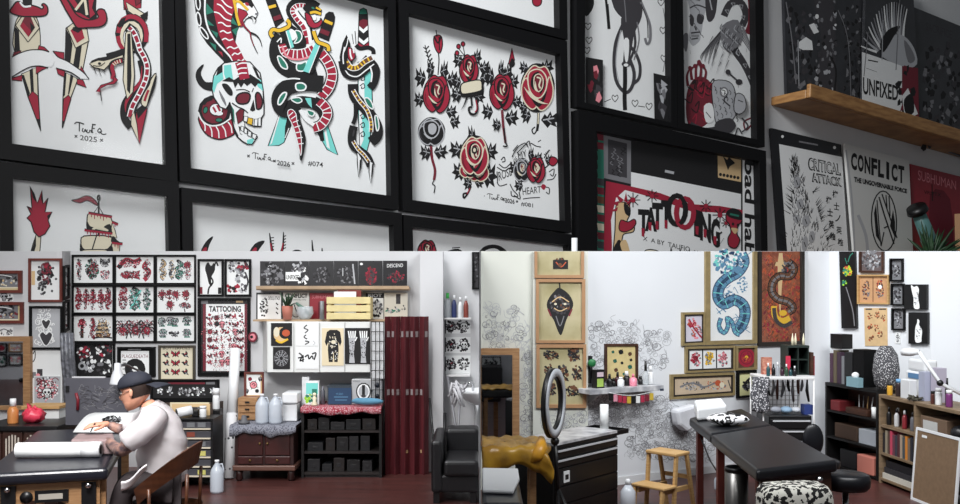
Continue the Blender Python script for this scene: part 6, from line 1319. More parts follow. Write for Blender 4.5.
# pad beneath the hand, curved sheet with drawing
q = [ONZ(71,436.4,.8),ONZ(115,436.4,.8),ONZ(113,430.2,.8),ONZ(78,430.2,.8)]; mb = MB(); mb.prism([p-Vector((0,0,.115)) for p in q], (0,0,.094)); solo('practice_pad', mb, M('skin_pad',(150,128,128),.6,noise=.2,scale=12), 'greyish practice pad under the drawing hand on the padded table', 'pad', bevel=.008)
a = Art(frontal(6.45)); pl2 = []; mb = MB(); N = 8; cv = []
for i in range(N+1):
    t = i/N; y = 6.62+.36*t; z = zT+.012+.098*math.sin(min(1,t*1.3)*math.pi/2); cv.append((y,z))
xl, xr = X(73,6.62), X(128,6.62); vs = []
for y, z in cv: vs += [Vector((xl+.02*(y-6.62),y,z)),Vector((xr,y,z))]
mb.add(vs, [(2*i,2*i+1,2*i+3,2*i+2) for i in range(N)], True)
sp = thing('sketch_sheet', 'curved white drawing sheet with ink sketch in front of the board', 'drawing', Vector(((xl+xr)/2,6.45,zT))); o = mesh_obj('paper_sheet', mb, PAPER, sp); s_ = o.modifiers.new('t','SOLIDIFY'); s_.thickness = .006
class CurvePl:
    n = Vector((0,-.8,.6))
    def hit(s, px, py, off=0):
        t = (428-py)/16; t = min(max(t,.02),.98)*.6+.1; i = min(int(t*N),N-1); f = t*N-i; y = cv[i][0]*(1-f)+cv[i+1][0]*f; z = cv[i][1]*(1-f)+cv[i+1][1]*f
        return Vector((xl+(px-72)/55*(xr-xl), y-.004-off*2, z+.006+off*4))
a = Art(CurvePl(), 0, .0002); m_blob(a,99,420,10,6,'ksk',14,2,.3); m_blob(a,108,421,11,6,'ska',14,3,.3); a.line([(94,422),(102,417),(112,423),(104,424)],.9,'k'); mesh_obj('ink_drawing', a.mb, [PAPER]+[INK[i] for i in INKS], sp)
yB = 7.25; bt = thing('drawing_board', 'grey drawing board standing behind the padded table', 'drawing board', (X(97,yB),yB,0))
a = Art(frontal(yB), 0, .0002); a.mb.pbox(65.5,378,127,425,yB,.03); r = random.Random(4)
for i in range(60): x, y = r.uniform(80,118), r.uniform(386,408); a.line([(x,y),(x+r.uniform(-6,6),y+r.uniform(-3,3)),(x+r.uniform(-6,6),y+r.uniform(-4,4))], .5, 'a' if i % 2 else 's')
mesh_obj('board', a.mb, [M('grey_board',(84,84,92),.5,noise=.12,scale=4)]+[INK[i] for i in INKS], bt)
mesh_obj('top_edge', MB().pbox(72,376.6,105,378,yB+.002,.02), M('pale_edge',(196,196,200),.5), bt); mesh_obj('side_clip', MB().pbox(65.6,386,68.6,392,yB-.012,.04), BLACKP, bt)
mb = MB(); mb.tube([PX(76,393,yB-.012),PX(78,400,yB-.014),PX(77.5,410,yB-.012)],.012,8); mesh_obj('red_handle', mb, M('dark_red_plastic',(120,30,42),.4), bt)
for x in (75,116): mesh_obj('leg', MB().box(X(x,yB),X(x,yB)+.03,yB+.031,yB+.06,0,Z(400,yB)), BLACKP, bt)
lp = thing('desk_lamp', 'white cone shaded desk lamp clamped above the drawing board', 'lamp', PX(141,425,7.36)); SHADE = M('lamp_enamel',(206,208,212),.25)
mesh_obj('lamp_shade', MB().lathe(PX(117.5,384.2,7.1), [(.06,0),(.058,.012),(.044,.075),(.027,.115),(.024,.165),(.0,.17)], 20), SHADE, lp)
mesh_obj('arm', MB().tube([PX(117.8,366,7.11),PX(126,364.5,7.2),PX(141,372,7.36),PX(141,425,7.36)],.011,8), STEEL, lp); mesh_obj('base', MB().lathe((X(141,7.36),7.36,0), [(.07,0),(.07,.02),(.016,.04),(.014,Z(425,7.36))], 16), BLACKP, lp)

# ================================================================ what the two mirrors look back at: the wall behind the viewer
class BackPlane:
    n = Vector((0,1,0))
    def __init__(s, ym): s.v = 2*ym+1.0
    def hit(s, px, py, off=0): Yv = s.v-off; return Vector((X(px,Yv), -1+off, Z(py,Yv)))
OWM = M('opposite_wall_paint', (214,214,218), .85, noise=.03, scale=1.5)
struct('floor_behind', MB().box(-12,3,-1.2,3.19,-.1,0), FLOORM)
struct('wall_opposite', MB().box(-12,3,-1.15,-1,0,3.4), OWM)
BL = BackPlane(8.57); BR = BackPlane(7.84)
picture(BL, (-9,343,7,353), (-7.5,344.5,5.6,351.6), BLACKF, 'framed red disc print seen in the far left mirror', lambda a: a.ell(1,348,4,3,'r'), name='framed_print')
picture(BL, (8.6,342.6,22.5,352), (9.6,343.6,21.6,351), WOODT, 'framed pink sketch seen at top of the far left mirror', lambda a: m_blob(a,15.5,347.5,10,5,'pel',14,3,.3))
picture(BL, (8.6,354,22.5,365.5), (9.8,355.2,21.4,364.3), BLACKF, 'dark framed pink sketch seen in the middle of far left mirror', lambda a: m_blob(a,15.5,359.5,10,6,'pel',14,5,.3))
picture(BL, (-6,354,6.5,366.5), (-5,355.2,5.4,365.4), BLACKF, 'dark framed green leaf print seen in the far left mirror', lambda a: m_blob(a,1,360,7,7,'gls',12,5,.3))
mb = MB(); mb.box(X(-26,16),X(24,16),-.95,-.4,0,Z(380,17.2)); solo('dark_cabinet', mb, M('mirror_cabinet',(32,32,36),.5), 'dark cabinet reflected low in the far left mirror', 'cabinet', bevel=.02)
picture(BR, (481.6,356.8,501,367), (482.2,357.6,500,366.4), BLACKF, 'black and white poster seen at top of the tall mirror', lambda a: m_blob(a,491,362,14,7,'kska',20,3,.25))
mb = MB(); mb.box(X(470,15.6),X(503,15.6),-.95,-.3,0,Z(369,15.6)); solo('dark_cabinet', mb, M('mirror_cabinet',(32,32,36)), 'dark cabinet reflected in the tall mirror beside ring light', 'cabinet', bevel=.02)
area_behind = True
# ================================================================ right room
GW = M('pale_green_paint', (206,208,200), .85, noise=.04, scale=1.5)
RLp = wallbox(480.6,7.86,536,7.86,'wall_rear_left',GW)
RPp = wallbox(533,7.8,588,7.8,'wall_rear_pillar',GW,.05)
BRp = wallbox(583,7.88,808,9.25,'wall_rear',RW)
RAp = wallbox(808,9.25,830,9.3,'wall_corner',RW)
RBp = wallbox(830,9.3,931,8.3,'wall_right',RW)
RCp = wallbox(931,8.3,972,8.1,'wall_right_far',RW)
# skirting along the rear wall
mb = MB(); a0 = BRp.hit(592,480,.001); b0 = BRp.hit(806,470,.001); a0.z = b0.z = 0
mb.prism([a0,b0,b0+BRp.n*.012,a0+BRp.n*.012], (0,0,.07)); o = struct('baseboard_rear', mb, WHITEP)

def mural(pl, regions, label, seed, dens=1):
    a = Art(pl, .0015, .00004); r = random.Random(seed)
    for (x0,y0,x1,y1,n) in regions:
        for i in range(int(n*dens*2)):
            x, y = r.uniform(x0,x1), r.uniform(y0,y1); q = r.uniform(1.2,4.6); s0 = r.uniform(0,6.28); d = r.choice((-1,1)); k = r.random()
            if k < .55: a.line([(x+q*(1-t*.8)*math.cos(s0+d*t*6.5), y+q*(1-t*.8)*math.sin(s0+d*t*6.5)) for t in [j/8 for j in range(9)]], r.uniform(.3,.55), 'a' if i % 2 else 'l')
            elif k < .8: a.line([(x,y),(x+r.uniform(-6,6),y+r.uniform(-6,6)),(x+r.uniform(-9,9),y+r.uniform(-9,9))], r.uniform(.3,.6), 'l')
            else: a.line([(x+q*math.cos(t),y+q*.8*math.sin(t)) for t in [j*.785+s0 for j in range(8)]], .45, 'l' if i % 2 else 'a', True, True)
    return solo('wall_drawing', a.mb, [PAPER]+[INK[i] for i in INKS], label, 'wall drawing')
mural(RLp, [(484,322,529,349,44),(485,306,498,322,9),(510,306,520,322,8),(522,349,533,440,60)], 'grey pencil mural of swirls above and beside the tall mirror', 2)
mural(RPp, [(540,410,584,430,30)], 'grey pencil mural of swirls under the insect print', 5)
mural(BRp, [(590,322,640,345,46),(592,345,604,390,24),(640,330,668,372,42),(590,395,670,430,150),(628,425,690,458,110),(668,408,700,440,60),(690,415,715,460,45),(586,405,620,428,50)], 'large grey pencil mural of swirls around the marble ledge', 3)

# ---- three tan framed prints
TANF = M('tan_frame', (168,128,92), .5, noise=.12, scale=10)
OLD = M('old_khaki_paper', (190,181,148), .85, rgb2=(156,147,108), scale=3)
def d_t1(a):
    a.rect(537.5,252,582.5,275,'e') if False else None
    m_blob(a,560,263,14,10,'kuss',46,3,.16); a.rect(553,260,568,269,'k'); a.line([(556,262),(561,267),(566,262)],1,'o'); a.ell(560,265,2,2,'u')
def d_t2(a):
    a.shape([(559,288),(566,292),(571,298),(573,305),(570,312),(566,320),(563,330),(560.5,335),(557,328),(554,320),(549,312),(547,304),(550,297),(555,291)], 'k', True, .6)
    m_blob(a,560,304,21,20,'uskask',70,4,.1); a.line([(552,302),(560,297),(569,302)],1,'e'); a.line([(554,308),(560,311),(567,308)],.9,'e'); a.line([(556,316),(560,326),(564,316)],1,'a'); a.ell(555.5,304,1.4,1.1,'c'); a.ell(565,304,1.4,1.1,'c'); a.line([(559.5,283),(560,290)],1.4,'k'); a.line([(548,309),(551,316)],1.6,'d'); a.line([(572,309),(569,316)],1.6,'d')
def d_t3(a):
    for x, y, w_, h_, s in ((551,355,15,9,1),(574,354,12,14,2),(549,370,9,12,3),(562,374,13,18,4),(577,373,9,16,5),(571,391,16,10,6),(551,389,10,12,7)): m_blob(a,x,y,w_,h_,'kusku',30,s,.2); a.line([(x-w_*.5,y-h_*.3),(x,y),(x+w_*.5,y+h_*.4)],1.2,'k')
picture(RPp, (534.6,251.4,584.2,278), (537.4,251.4,581.2,275), TANF, 'tan framed figure print cut by the wall top, highest of three', d_t1, paper=OLD, top=False)
picture(RPp, (536,279,585.4,343.2), (539,282.2,582,340.4), TANF, 'tan framed print of a dark ornate mask, middle of three', d_t2, paper=OLD)
picture(RPp, (536.4,344.3,586.4,408), (539.6,347.8,583.2,404.6), TANF, 'tan framed print of brown birds and insects, lowest of three', d_t3, paper=OLD)
# ---- mirror
mt = thing('wall_mirror', 'tall tan framed mirror on the pale wall beside ring light', 'mirror', RLp.hit(500,442,.03))
mb = MB(); ring_bars(mb, RLp, as_quad((480.8,348.5,519.5,446)), as_quad((481.2,355,512.5,442)), .002, .06); mesh_obj('frame', mb, WOODT, mt)
mb = MB(); g = [RLp.hit(*p,.02) for p in as_quad((481.2,355,512.5,442))]; mb.add(g,[(3,2,1,0)]); mesh_obj('mirror_pane', mb, MIR, mt)

# ---- rear wall frames
GOLD = M('antique_gold_frame', (150,132,92), .4, noise=.25, scale=14); DKF = M('dark_frame', (40,34,30), .5)
def ql(x0,x1,y0,y1,sl0=0,sl1=0): return [(x0,y0),(x1,y0+sl0),(x1,y1+sl1),(x0,y1)]
def d_drag(a):
    P = [(741,254),(744,262),(738,272),(728,278),(720,286),(718,297),(724,304),(734,300),(743,305),(745,315),(741,326),(734,332)]
    for c, w_ in (('n',11.5),('b',9.5)): a.line(P, w_, c)
    a.line(P, 3.4, 'n'); a.bands(P, 9.5, 't', 26, w2=.8); a.bands(P, 9.5, 'n', 13, w2=.7)
    m_blob(a,730,262,32,26,'bnbwtb',90,5,.11); m_blob(a,742,285,12,16,'bwb',24,6,.14); m_blob(a,731,296,12,12,'nb',20,8,.12)
    P2 = [(721,318),(719,326),(724,333),(728,326),(727,318),(732,322),(735,332),(740,335)]; a.line(P2,4.6,'n'); a.line(P2,3,'b'); a.bands(P2,3,'t',14,w2=.7)
    for i in range(26): r = random.Random(i); x, y = r.uniform(716,747), r.uniform(256,334); a.line([(x,y),(x+r.uniform(-5,5),y+r.uniform(-4,4)),(x+r.uniform(-7,7),y+r.uniform(-6,6))], .6, 'b')
picture(BRp, ql(706,757.4,251.4,345,0,-1.6), ql(710.6,753.8,251.4,341,0,-1.4), GOLD, 'tall gold framed print of a blue dragon, left of red one', d_drag, top=False, glass=True)
def d_drag2(a):
    r = random.Random(6)
    for i in range(330):
        x, y = r.uniform(764,800), r.uniform(254,339); c = 'ooodru'[r.randrange(6)]; a.line([(x,y),(x+r.uniform(-3,3),y+r.uniform(1,4))], r.uniform(.8,1.8), c, False)
    a.fill([(779,253),(782.5,253),(783.5,262),(781,300),(780.5,320),(778.5,300),(777.5,264)],'e',False); a.fill([(776,262),(784,262),(786,266),(775,266)],'e',False)
    P = [(788,262),(794,268),(790,276),(780,276),(773,282),(772,292),(778,299),(788,302),(793,308),(788,312)]; a.line(P,8.4,'k'); a.line(P,6.4,'u'); a.line(P,2.4,'a'); a.bands(P,6,'k',18,w2=.8); m_blob(a,788,268,14,16,'uska',30,4,.16)
    a.line([(774,306),(775,316),(782,321),(790,318)],6,'y'); a.line([(774,308),(776,320),(784,326),(792,322)],4,'s'); a.ell(783,313,4,3,'y')
picture(BRp, ql(758.6,804.8,251.4,346.6,0,-1.2), ql(762,801.4,251.4,342.2,0,-1.1), DKF, 'tall dark framed print of a grey dragon on fiery red', d_drag2, paper=M('fiery_paper',(156,92,64),.8,rgb2=(126,66,48),scale=20), top=False, glass=True)
def d_koi(a): m_blob(a,692,323,9,9,'rop',20,3,.2); m_blob(a,696.5,332,12,14,'pora',30,4,.14); a.line([(689,319),(694,328),(702,338)],1.4,'r')
picture(BRp, ql(682.6,705.6,312.4,345.8,-.4,-1), ql(684.6,703.8,314.6,343.4,-.4,-1), GOLD, 'small gold framed red fish print left of the blue dragon', d_koi, inner2=ql(686,702.8,315.8,342,-.4,-1), fm2=DKF, paper=M('lilac_paper',(206,202,214),.8))
def d_tri(a):
    for x, c, c2 in ((696,'r','p'),(709.5,'y','a'),(723,'p','r')): m_blob(a,x,359,9,14,c+c2+'a'+c,26,int(x),.2); m_flower(a,x,358,5,c)
    a.line([(702.6,349),(702.8,369)],1.2,'k',False); a.line([(716.4,348.5),(716.6,368)],1.2,'k',False)
picture(BRp, ql(686,735.4,346.8,373,-1.2,-2.2), ql(688,733.8,349,371,-1.2,-2), GOLD, 'gold framed set of three small flower pictures in a row', d_tri, inner2=ql(689.6,732,350.2,369.4,-1.2,-1.8), fm2=DKF)
def d_round(a): a.ell(746.5,357.5,8.6,9.6,'r'); a.line([(746.5+6*math.cos(t),357.5+6.6*math.sin(t)) for t in [k*.524 for k in range(12)]],.8,'d',True,True); a.ell(746.5,357.5,1.8,2,'y'); m_blob(a,746.5,357.5,9,10,'od',16,3,.12)
picture(BRp, ql(736.4,757.6,346,370.4,-.5,-1), ql(738.4,755.6,348.2,368.2,-.5,-1), GOLD, 'gold framed red round disc print right of flower trio', d_round, paper=M('umber_mat',(88,62,48),.8))
def d_wide(a):
    m_blob(a,693,386,26,9,'asla',46,3,.14); m_blob(a,716,385,22,9,'eaoal',46,4,.14); a.line([(680,387),(692,383),(704,387),(716,383),(726,386)],1.6,'a'); a.ell(718,383,3,3,'o'); a.ell(722,385,2.5,3,'c'); a.line([(728,380),(731,389)],1,'s')
picture(BRp, ql(671,735.4,374.6,399.6,-2.2,-4.4), ql(673.6,733.6,377,397,-2.2,-4.2), GOLD, 'wide gold framed beige print of reclining figure above the bed', d_wide, inner2=ql(675,732,378.4,395.2,-2.2,-4), fm2=DKF, paper=M('beige_paper',(202,182,156),.8,noise=.1))
def d_yel(a): m_blob(a,747,385,9,10,'skak',26,3,.22); a.line([(750,378),(745,384),(748,391)],2,'k')
picture(BRp, ql(737.6,757,371,398.4,-1,-1.6), ql(739.8,755.4,373.4,396.2,-1,-1.5), BLACKF, 'small black framed pale yellow print beside the wide beige one', d_yel, paper=M('pale_yellow',(224,222,166),.8))

# ---- marble ledge with its things
MARB = M('marble', (214,214,216), .3, rgb2=(150,152,158), scale=9)
def onpl(pl, px, py, off): return pl.hit(px, py, off)
lq = [BRp.hit(589,388.5,.0),BRp.hit(668,383.5,.0)]; zl = BRp.hit(630,387,.2).z
a0, b0 = BRp.hit(590,388,.22), BRp.hit(664,386,.22); a0.z = b0.z = zl-.045
mb = MB(); mb.prism([a0,b0,b0-BRp.n*.215,a0-BRp.n*.215], (0,0,.045)); ml = thing('wall_shelf', 'small marble topped wall ledge crowded with bottles', 'shelf', (a0+b0)/2); mesh_obj('shelf_board', mb, MARB, ml, bevel=.005)
for t_ in (.18,.8): p = a0+(b0-a0)*t_-BRp.n*.215; mb = MB(); mb.prism([p,p+BRp.n*.17,p-Vector((0,0,.1))], (b0-a0).normalized()*.015); mesh_obj('bracket', mb, WHITEP, ml)
def led(px, off=.12):                       # point standing on the marble ledge
    p = BRp.hit(px, 387, off); p.z = zl+.001; return p
def lh(py, p): return Z(py, p.y)-p.z         # height that reaches a pixel row
uR = (b0-a0).normalized()
def ledbox(mb, px0, px1, py, off, d):
    p = led(px0,off); q = led(px1,off); h = Z(py,p.y)-p.z; mb.prism([p,q,q-BRp.n*d,p-BRp.n*d], (0,0,h)); return p
mb = MB(); mb.tube([led(589.6,.05)+Vector((0,0,.032)),PX(589.2,372,led(590,.05).y),PX(590,356,led(590,.03).y)],[.02,.03,.022],8); solo('umbrella', mb, BLACKP, 'folded black umbrella-like stick at left end of marble ledge', 'stick')
mb = MB(); mb.ball(PX(592,363,led(592,.13).y)-Vector((0,.0,0)),.035,1,.5,1); solo('hanging_green_ball', mb, M('deep_green',(30,110,60),.5), 'small round green ornament hung from the black stick', 'ornament')
mb = MB(); p = ledbox(mb,596,604.5,370,.16,.06); mb.cur = 1; q0, q1 = led(597.2,.161), led(603.5,.161); q0.z = q1.z = Z(387,q0.y); mb.prism([q0,q1,q1-BRp.n*.001,q0-BRp.n*.001],(0,0,.07)); mb.cur = 2; q0, q1 = led(597.2,.1615), led(603.5,.1615); q0.z = q1.z = Z(377,q0.y); mb.prism([q0,q1,q1-BRp.n*.001,q0-BRp.n*.001],(0,0,.04))
solo('photo_box', mb, [BLACKP,M('lime_card',(160,190,90),.6),M('pale_pink_card',(206,186,196),.6)], 'black box with lime and pink card at left end of ledge', 'box')
picture(BRp, ql(605.4,638.4,343.8,381,0,-.4), ql(607.4,636.4,346,379,0,-.4), WOODD, 'brown framed botanical print standing on the marble ledge', lambda a: [m_flower(a,x,y,s,c) for x, y, s, c in ((613,352,3,'g'),(621,352,5,'k'),(630,354,4,'u'),(615,361,4,'g'),(622,363,3,'k'),(630,367,4.5,'g'),(616,370,4,'u'),(624,374,3,'g'),(631,360,3,'k'))], paper=M('straw_paper',(214,196,140),.85,noise=.1), depth=.02, back=.004)
for i, (px, top, r_, m_, lb_) in enumerate(((609.5,374,.028,BLACKP,'black dropper bottle leftmost before the botanical print'),(613.6,378,.022,BLACKP,'tiny black bottle second before the botanical print'),(617.6,372,.026,M('wine_glass_dark',(60,26,34),.2),'dark wine red bottle before the botanical print'))):
    p = led(px,.09); bottle('ink_bottle', lb_, *([0]*3), r_, lh(top,p), m_, BLACKP, .3, .45) if False else None
    t = thing('ink_bottle', lb_, 'bottle', p); h = lh(top,p); mesh_obj('bottle_body', MB().lathe(p, [(r_,0),(r_,h*.55),(r_*.4,h*.7)], 12), m_, t); mesh_obj('cap', MB().lathe(p+Vector((0,0,h*.702)), [(r_*.5,0),(r_*.35,h*.3)], 10), BLACKP, t)
def lbot(px, off, top, r_, m_, cm, lab, neck=.45, caph=.3, name='squeeze_bottle'):
    p = led(px,off); t = thing(name, lab, 'bottle', p); h = lh(top,p); mesh_obj('bottle_body', MB().lathe(p, [(r_*.95,0),(r_,.01),(r_,h*(.85-caph)),(r_*neck,h*(1-caph)-.001)], 14), m_, t); mesh_obj('cap', MB().lathe(p+Vector((0,0,h*(1-caph))), [(r_*neck*1.1,0),(r_*neck*.8,h*caph)], 10), cm, t)
lbot(620.8,.17,377,.03,WHITEP,WHITEP,'white squat bottle in front of ledge bottles',.6,.2)
lbot(626.6,.1,371,.03,BLACKP,WHITEP,'black bottle with white cap between white and pink bottles',.6,.3)
lbot(633.2,.15,374,.034,M('pink_liquid',(226,140,160),.3),M('pink_cap',(214,120,140),.4),'pink bottle on the marble ledge',.35,.25)
lbot(640.4,.08,376,.024,BLACKP,BLACKP,'small black bottle right of the pink bottle on ledge',.6,.3)
lbot(645.6,.12,361,.03,CLP,BLACKP,'tall clear spray bottle with black head on the ledge',.4,.42,'spray_bottle')
lbot(650.6,.1,366,.028,WHITEP,WHITEP,'white pump bottle at the right of marble ledge',.5,.3)
# bunting of little cards below the ledge
mb = MB(); pts = []
cc = ['black','pink','red','red','yellow','black','white','red','crimson','yellow']
bt = thing('card_bunting', 'string of small coloured cards hung below the marble ledge', 'bunting', BRp.hit(632,401,.19))
mesh_obj('string', MB().tube([BRp.hit(609+i*4.6,392.5+3.4*math.sin(math.pi*i/9.5)-i*.1,.23) for i in range(10)],.003,5), WHITEP, bt)
BC = {'black':BLACKP,'pink':M('pink_card',(220,150,170),.7),'red':M('red_card',(170,40,70),.7),'yellow':M('mustard_card',(200,170,60),.7),'white':PAPER,'crimson':M('wine_card',(120,30,50),.7)}
for i, c in enumerate(cc):
    x, y = 609+i*4.5, 393.5+3.4*math.sin(math.pi*i/9.5)-i*.1; mb = MB(); q = [BRp.hit(x+dx,y+dy,.228) for dx, dy in ((0,0),(3.8,0),(3.8,7),(0,7))]; mb.prism(list(reversed(q)), BRp.n*.003); mesh_obj('card', mb, BC[c], bt)
q0 = BRp.hit(660,391,.225); mb = MB(); mb.prism([q0,q0+uR*.04,q0+uR*.04+Vector((0,0,.02)),q0+Vector((0,0,.02))], BRp.n*.004); solo('hanging_tag', mb, M('navy_tag',(40,50,70),.5), 'tiny dark tag hung under right end of marble ledge', 'tag')
# white paper bag pinned near the bed
mb = MB(); q = [BRp.hit(669,409,.02),BRp.hit(689,403,.02),BRp.hit(688,424,.02),BRp.hit(680,431,.02),BRp.hit(671,424,.02)]; mb.prism(list(reversed(q)), BRp.n*.12); solo('hanging_paper_bag', mb, M('bag_white',(214,216,222),.8,noise=.15,scale=8), 'crumpled white bag hung on the mural wall by the bed', 'bag', bevel=.03)

# ---- gold covered bench and pale sheet bench, beside the partition
GOLDP = M('gold_plastic_sheet', (196,152,52), .35, rgb2=(150,108,30), scale=6, bump=.5)
x0 = .012
gb = thing('bench', 'padded bench under a golden plastic cover beside the mirror', 'bench', (X(512,6.1),6.1,0)); zg = .72
y0g, y1g = 5.8, 6.28; x1g = X(545,5.9)
mesh_obj('padded_top', MB().box(x0,x1g-.03,y0g+.02,y1g-.02,zg-.1,zg-.012), LEATHER, gb, bevel=.02)
for sx in (x0+.03,x1g-.1):
    for sy in (y0g+.06,y1g-.1): mesh_obj('leg', MB().box(sx,sx+.04,sy,sy+.04,0,zg-.1), WOODT, gb)
mb = MB(); vs = []; fs = []; nx, ny = 26, 12; r = random.Random(3)
for i in range(nx+1):
    u = i/nx; x = x0+.002+(x1g+.03-x0)*u
    for j in range(ny+1):
        v = j/ny; wr = .006*math.sin(u*31+v*9)+.006*math.sin(u*13-v*17)
        if v < .3: z = zg-.015-(.3-v)/.3*(.125+.03*math.sin(u*9)); y = y0g-.01-.01*math.sin(u*20)
        else: y = y0g-.01+(v-.3)/.7*(y1g-y0g); z = zg-.002+wr
        if u > .86: z -= (u-.86)*.5*(1.2-v); 
        vs.append(Vector((x+.02*math.sin(v*12)*(u > .9), y, z)))
for i in range(nx):
    for j in range(ny): a_ = i*(ny+1)+j; fs.append((a_,a_+ny+1,a_+ny+2,a_+1))
mb.add(vs, fs, True); gc = mesh_obj('gold_cover', mb, GOLDP, gb); gc.modifiers.new('t','SOLIDIFY').thickness = .004
mb = MB(); p = PX(540,455,5.8); mb.tube([PX(541,440,5.95),PX(541,448,5.84),PX(537,456,5.79),PX(531,462,5.79)],[.03,.045,.04,.012],8); mesh_obj('gathered_corner', mb, M('amber_plastic',(222,160,46),.35,bump=.5,noise=.2), gb)
sb = thing('bench', 'dark navy padded bench with a white sheet, lower edge of right room', 'bench', (X(500,5.2),5.2,0)); zs_ = .6
mesh_obj('padded_top', MB().box(x0,X(521,5.1),4.75,5.7,zs_-.09,zs_), VIN, sb, bevel=.025, seg=3)
for sx in (x0+.02,X(521,5.1)-.07):
    for sy in (4.85,5.55): mesh_obj('leg', MB().box(sx,sx+.04,sy,sy+.04,0,zs_-.09), WOODT, sb)
mb = MB(); mb.prism([Vector((x0+.002,4.98,zs_+.0015)),Vector((X(513,4.95),4.95,zs_+.0015)),Vector((X(519.5,5.3),5.3,zs_+.0015)),Vector((X(518,5.6),5.6,zs_+.0015)),Vector((x0+.002,5.62,zs_+.0015))],(0,0,.022)); solo('bed_sheet', mb, M('white_cotton',(232,234,236),.9,bump=.2,scale=8), 'folded white sheet lying on the dark navy bench', 'sheet', bevel=.01)

# ---- ring light
rl = thing('ring_light', 'tall oval ring light on a black stand by golden bench', 'lamp', (X(556,6.05),6.05,0)); c = PX(551,403,6.05); R_ = .235; ya = math.radians(69)
def rp(t, r_, off=0): return c+Vector((math.cos(ya)*math.cos(t)*r_-math.sin(ya)*off*-1, math.sin(ya)*math.cos(t)*r_+math.cos(ya)*off*-1, math.sin(t)*r_))
def ringm(r0, r1, d0, d1):
    mb = MB(); N = 48; vs = []; fs = []
    for k in range(N):
        t = 2*math.pi*k/N; vs += [rp(t,r0,d0),rp(t,r1,d0),rp(t,r1,d1),rp(t,r0,d1)]
    for k in range(N):
        a_, b_ = k*4, ((k+1) % N)*4
        for j in range(4): fs.append((a_+j,b_+j,b_+(j+1) % 4,a_+(j+1) % 4))
    mb.add(vs, fs, True); return mb
mesh_obj('housing', ringm(R_*.74,R_,0,.03), BLACKP, rl); mesh_obj('light_diffuser', ringm(R_*.76,R_*.985,.031,.04), M('diffuser',(186,190,196),.35), rl)
mesh_obj('pole', MB().cyl((X(558,6.05),6.05,0.35),PX(555,441,6.05),.014), BLACKP, rl); mesh_obj('joint', MB().ball(PX(555,441,6.05),.03), BLACKP, rl)
for t in (-1.57,-.6,.35): b = Vector((X(558,6.05),6.05,.4)); mesh_obj('leg', MB().tube([b,b+Vector((.2*math.cos(t),.2*math.sin(t),-.39))],.01,8), BLACKP, rl)

# ---- black drawer cabinet with tray
A_ = PX(555,0,6.32); B_ = PX(619,0,6.95); A_.z = B_.z = 0; uc = (B_-A_).normalized(); wc = Vector((-uc.y,uc.x,0)); Lc = (B_-A_).length; zc2 = .655
def cb(mb, u0,u1,w0,w1,z0,z1): mb.M = Matrix(((uc.x,wc.x,0,A_.x),(uc.y,wc.y,0,A_.y),(0,0,1,0),(0,0,0,1))); mb.box(u0,u1,w0,w1,z0,z1); mb.M = None; return mb
dc = thing('drawer_cabinet', 'black metal drawer cabinet with a marble top below the ledge', 'cabinet', A_+uc*Lc/2+wc*.2)
mesh_obj('body', cb(MB(),0,Lc,.016,.36,.03,zc2-.02), BLACKP, dc, bevel=.005); mesh_obj('marble_top', cb(MB(),.01,Lc-.01,.01,.35,zc2-.019,zc2), MARB, dc)
zt_ = zc2-.04
for i in range(5):
    hgt = .07 if i < 2 else .13; d = mesh_obj('drawer', cb(MB(),.015,Lc-.015,.002,.015,zt_-hgt,zt_-.008), BLACKP, dc, bevel=.003); mesh_obj('handle', cb(MB(),.03,Lc-.03,-.008,.001,zt_-.026,zt_-.014), M('pale_handle',(196,198,202),.4), d) if i < 2 else None; zt_ -= hgt
mesh_obj('side_tray', cb(MB(),Lc+.002,Lc+.22,.06,.36,zc2-.05,zc2-.035), BLACKP, dc); 
for q in ((Lc+.002,Lc+.22,.05,.06),(Lc+.002,Lc+.22,.36,.37),(Lc+.21,Lc+.22,.06,.36)): mesh_obj('tray_rim', cb(MB(),q[0],q[1],q[2],q[3],zc2-.05,zc2-.015), BLACKP, dc)
q = cb(MB(),.1,.17,-.006,.0005,zc2-.29,zc2-.21); o = mesh_obj('taped_note', q, PAPER, dc); o['label'] = 'white paper note with black mark'; mesh_obj('note_mark', cb(MB(),.115,.155,-.008,-.0065,zc2-.27,zc2-.235), BLACKP, o)
pt = A_+uc*(Lc+.1)+wc*.2; pt.z = zc2-.034; pr = thing('paper_towel_roll', 'white paper roll standing on the black side tray', 'paper roll', pt); mesh_obj('base', MB().lathe(pt, [(.06,0),(.06,.008)], 20), WHITEP, pr); mesh_obj('roll', MB().lathe(pt+Vector((0,0,.0085)), [(.034,0),(.034,.2),(.012,.2)], 20), PAPER, pr)
SPB = clear_plastic('frosted_spray', (214,220,228), .75)
p = ONZ(628,530,0); p = Vector((X(628,6.5),6.5,0)); t = thing('spray_bottle', 'big frosted spray bottle on a stand right of the black drawer cabinet', 'bottle', p); zb0 = .12
mesh_obj('stand', MB().lathe(p, [(.07,0),(.07,.02),(.05,.03),(.05,zb0)], 16), BLACKP, t); mesh_obj('bottle_body', MB().lathe(p+Vector((0,0,zb0)), [(.055,0),(.055,.16),(.02,.21)], 18), SPB, t); mesh_obj('nozzle', MB().lathe(p+Vector((0,0,zb0+.211)), [(.02,0),(.018,.035),(.01,.04)], 10), WHITEP, t)

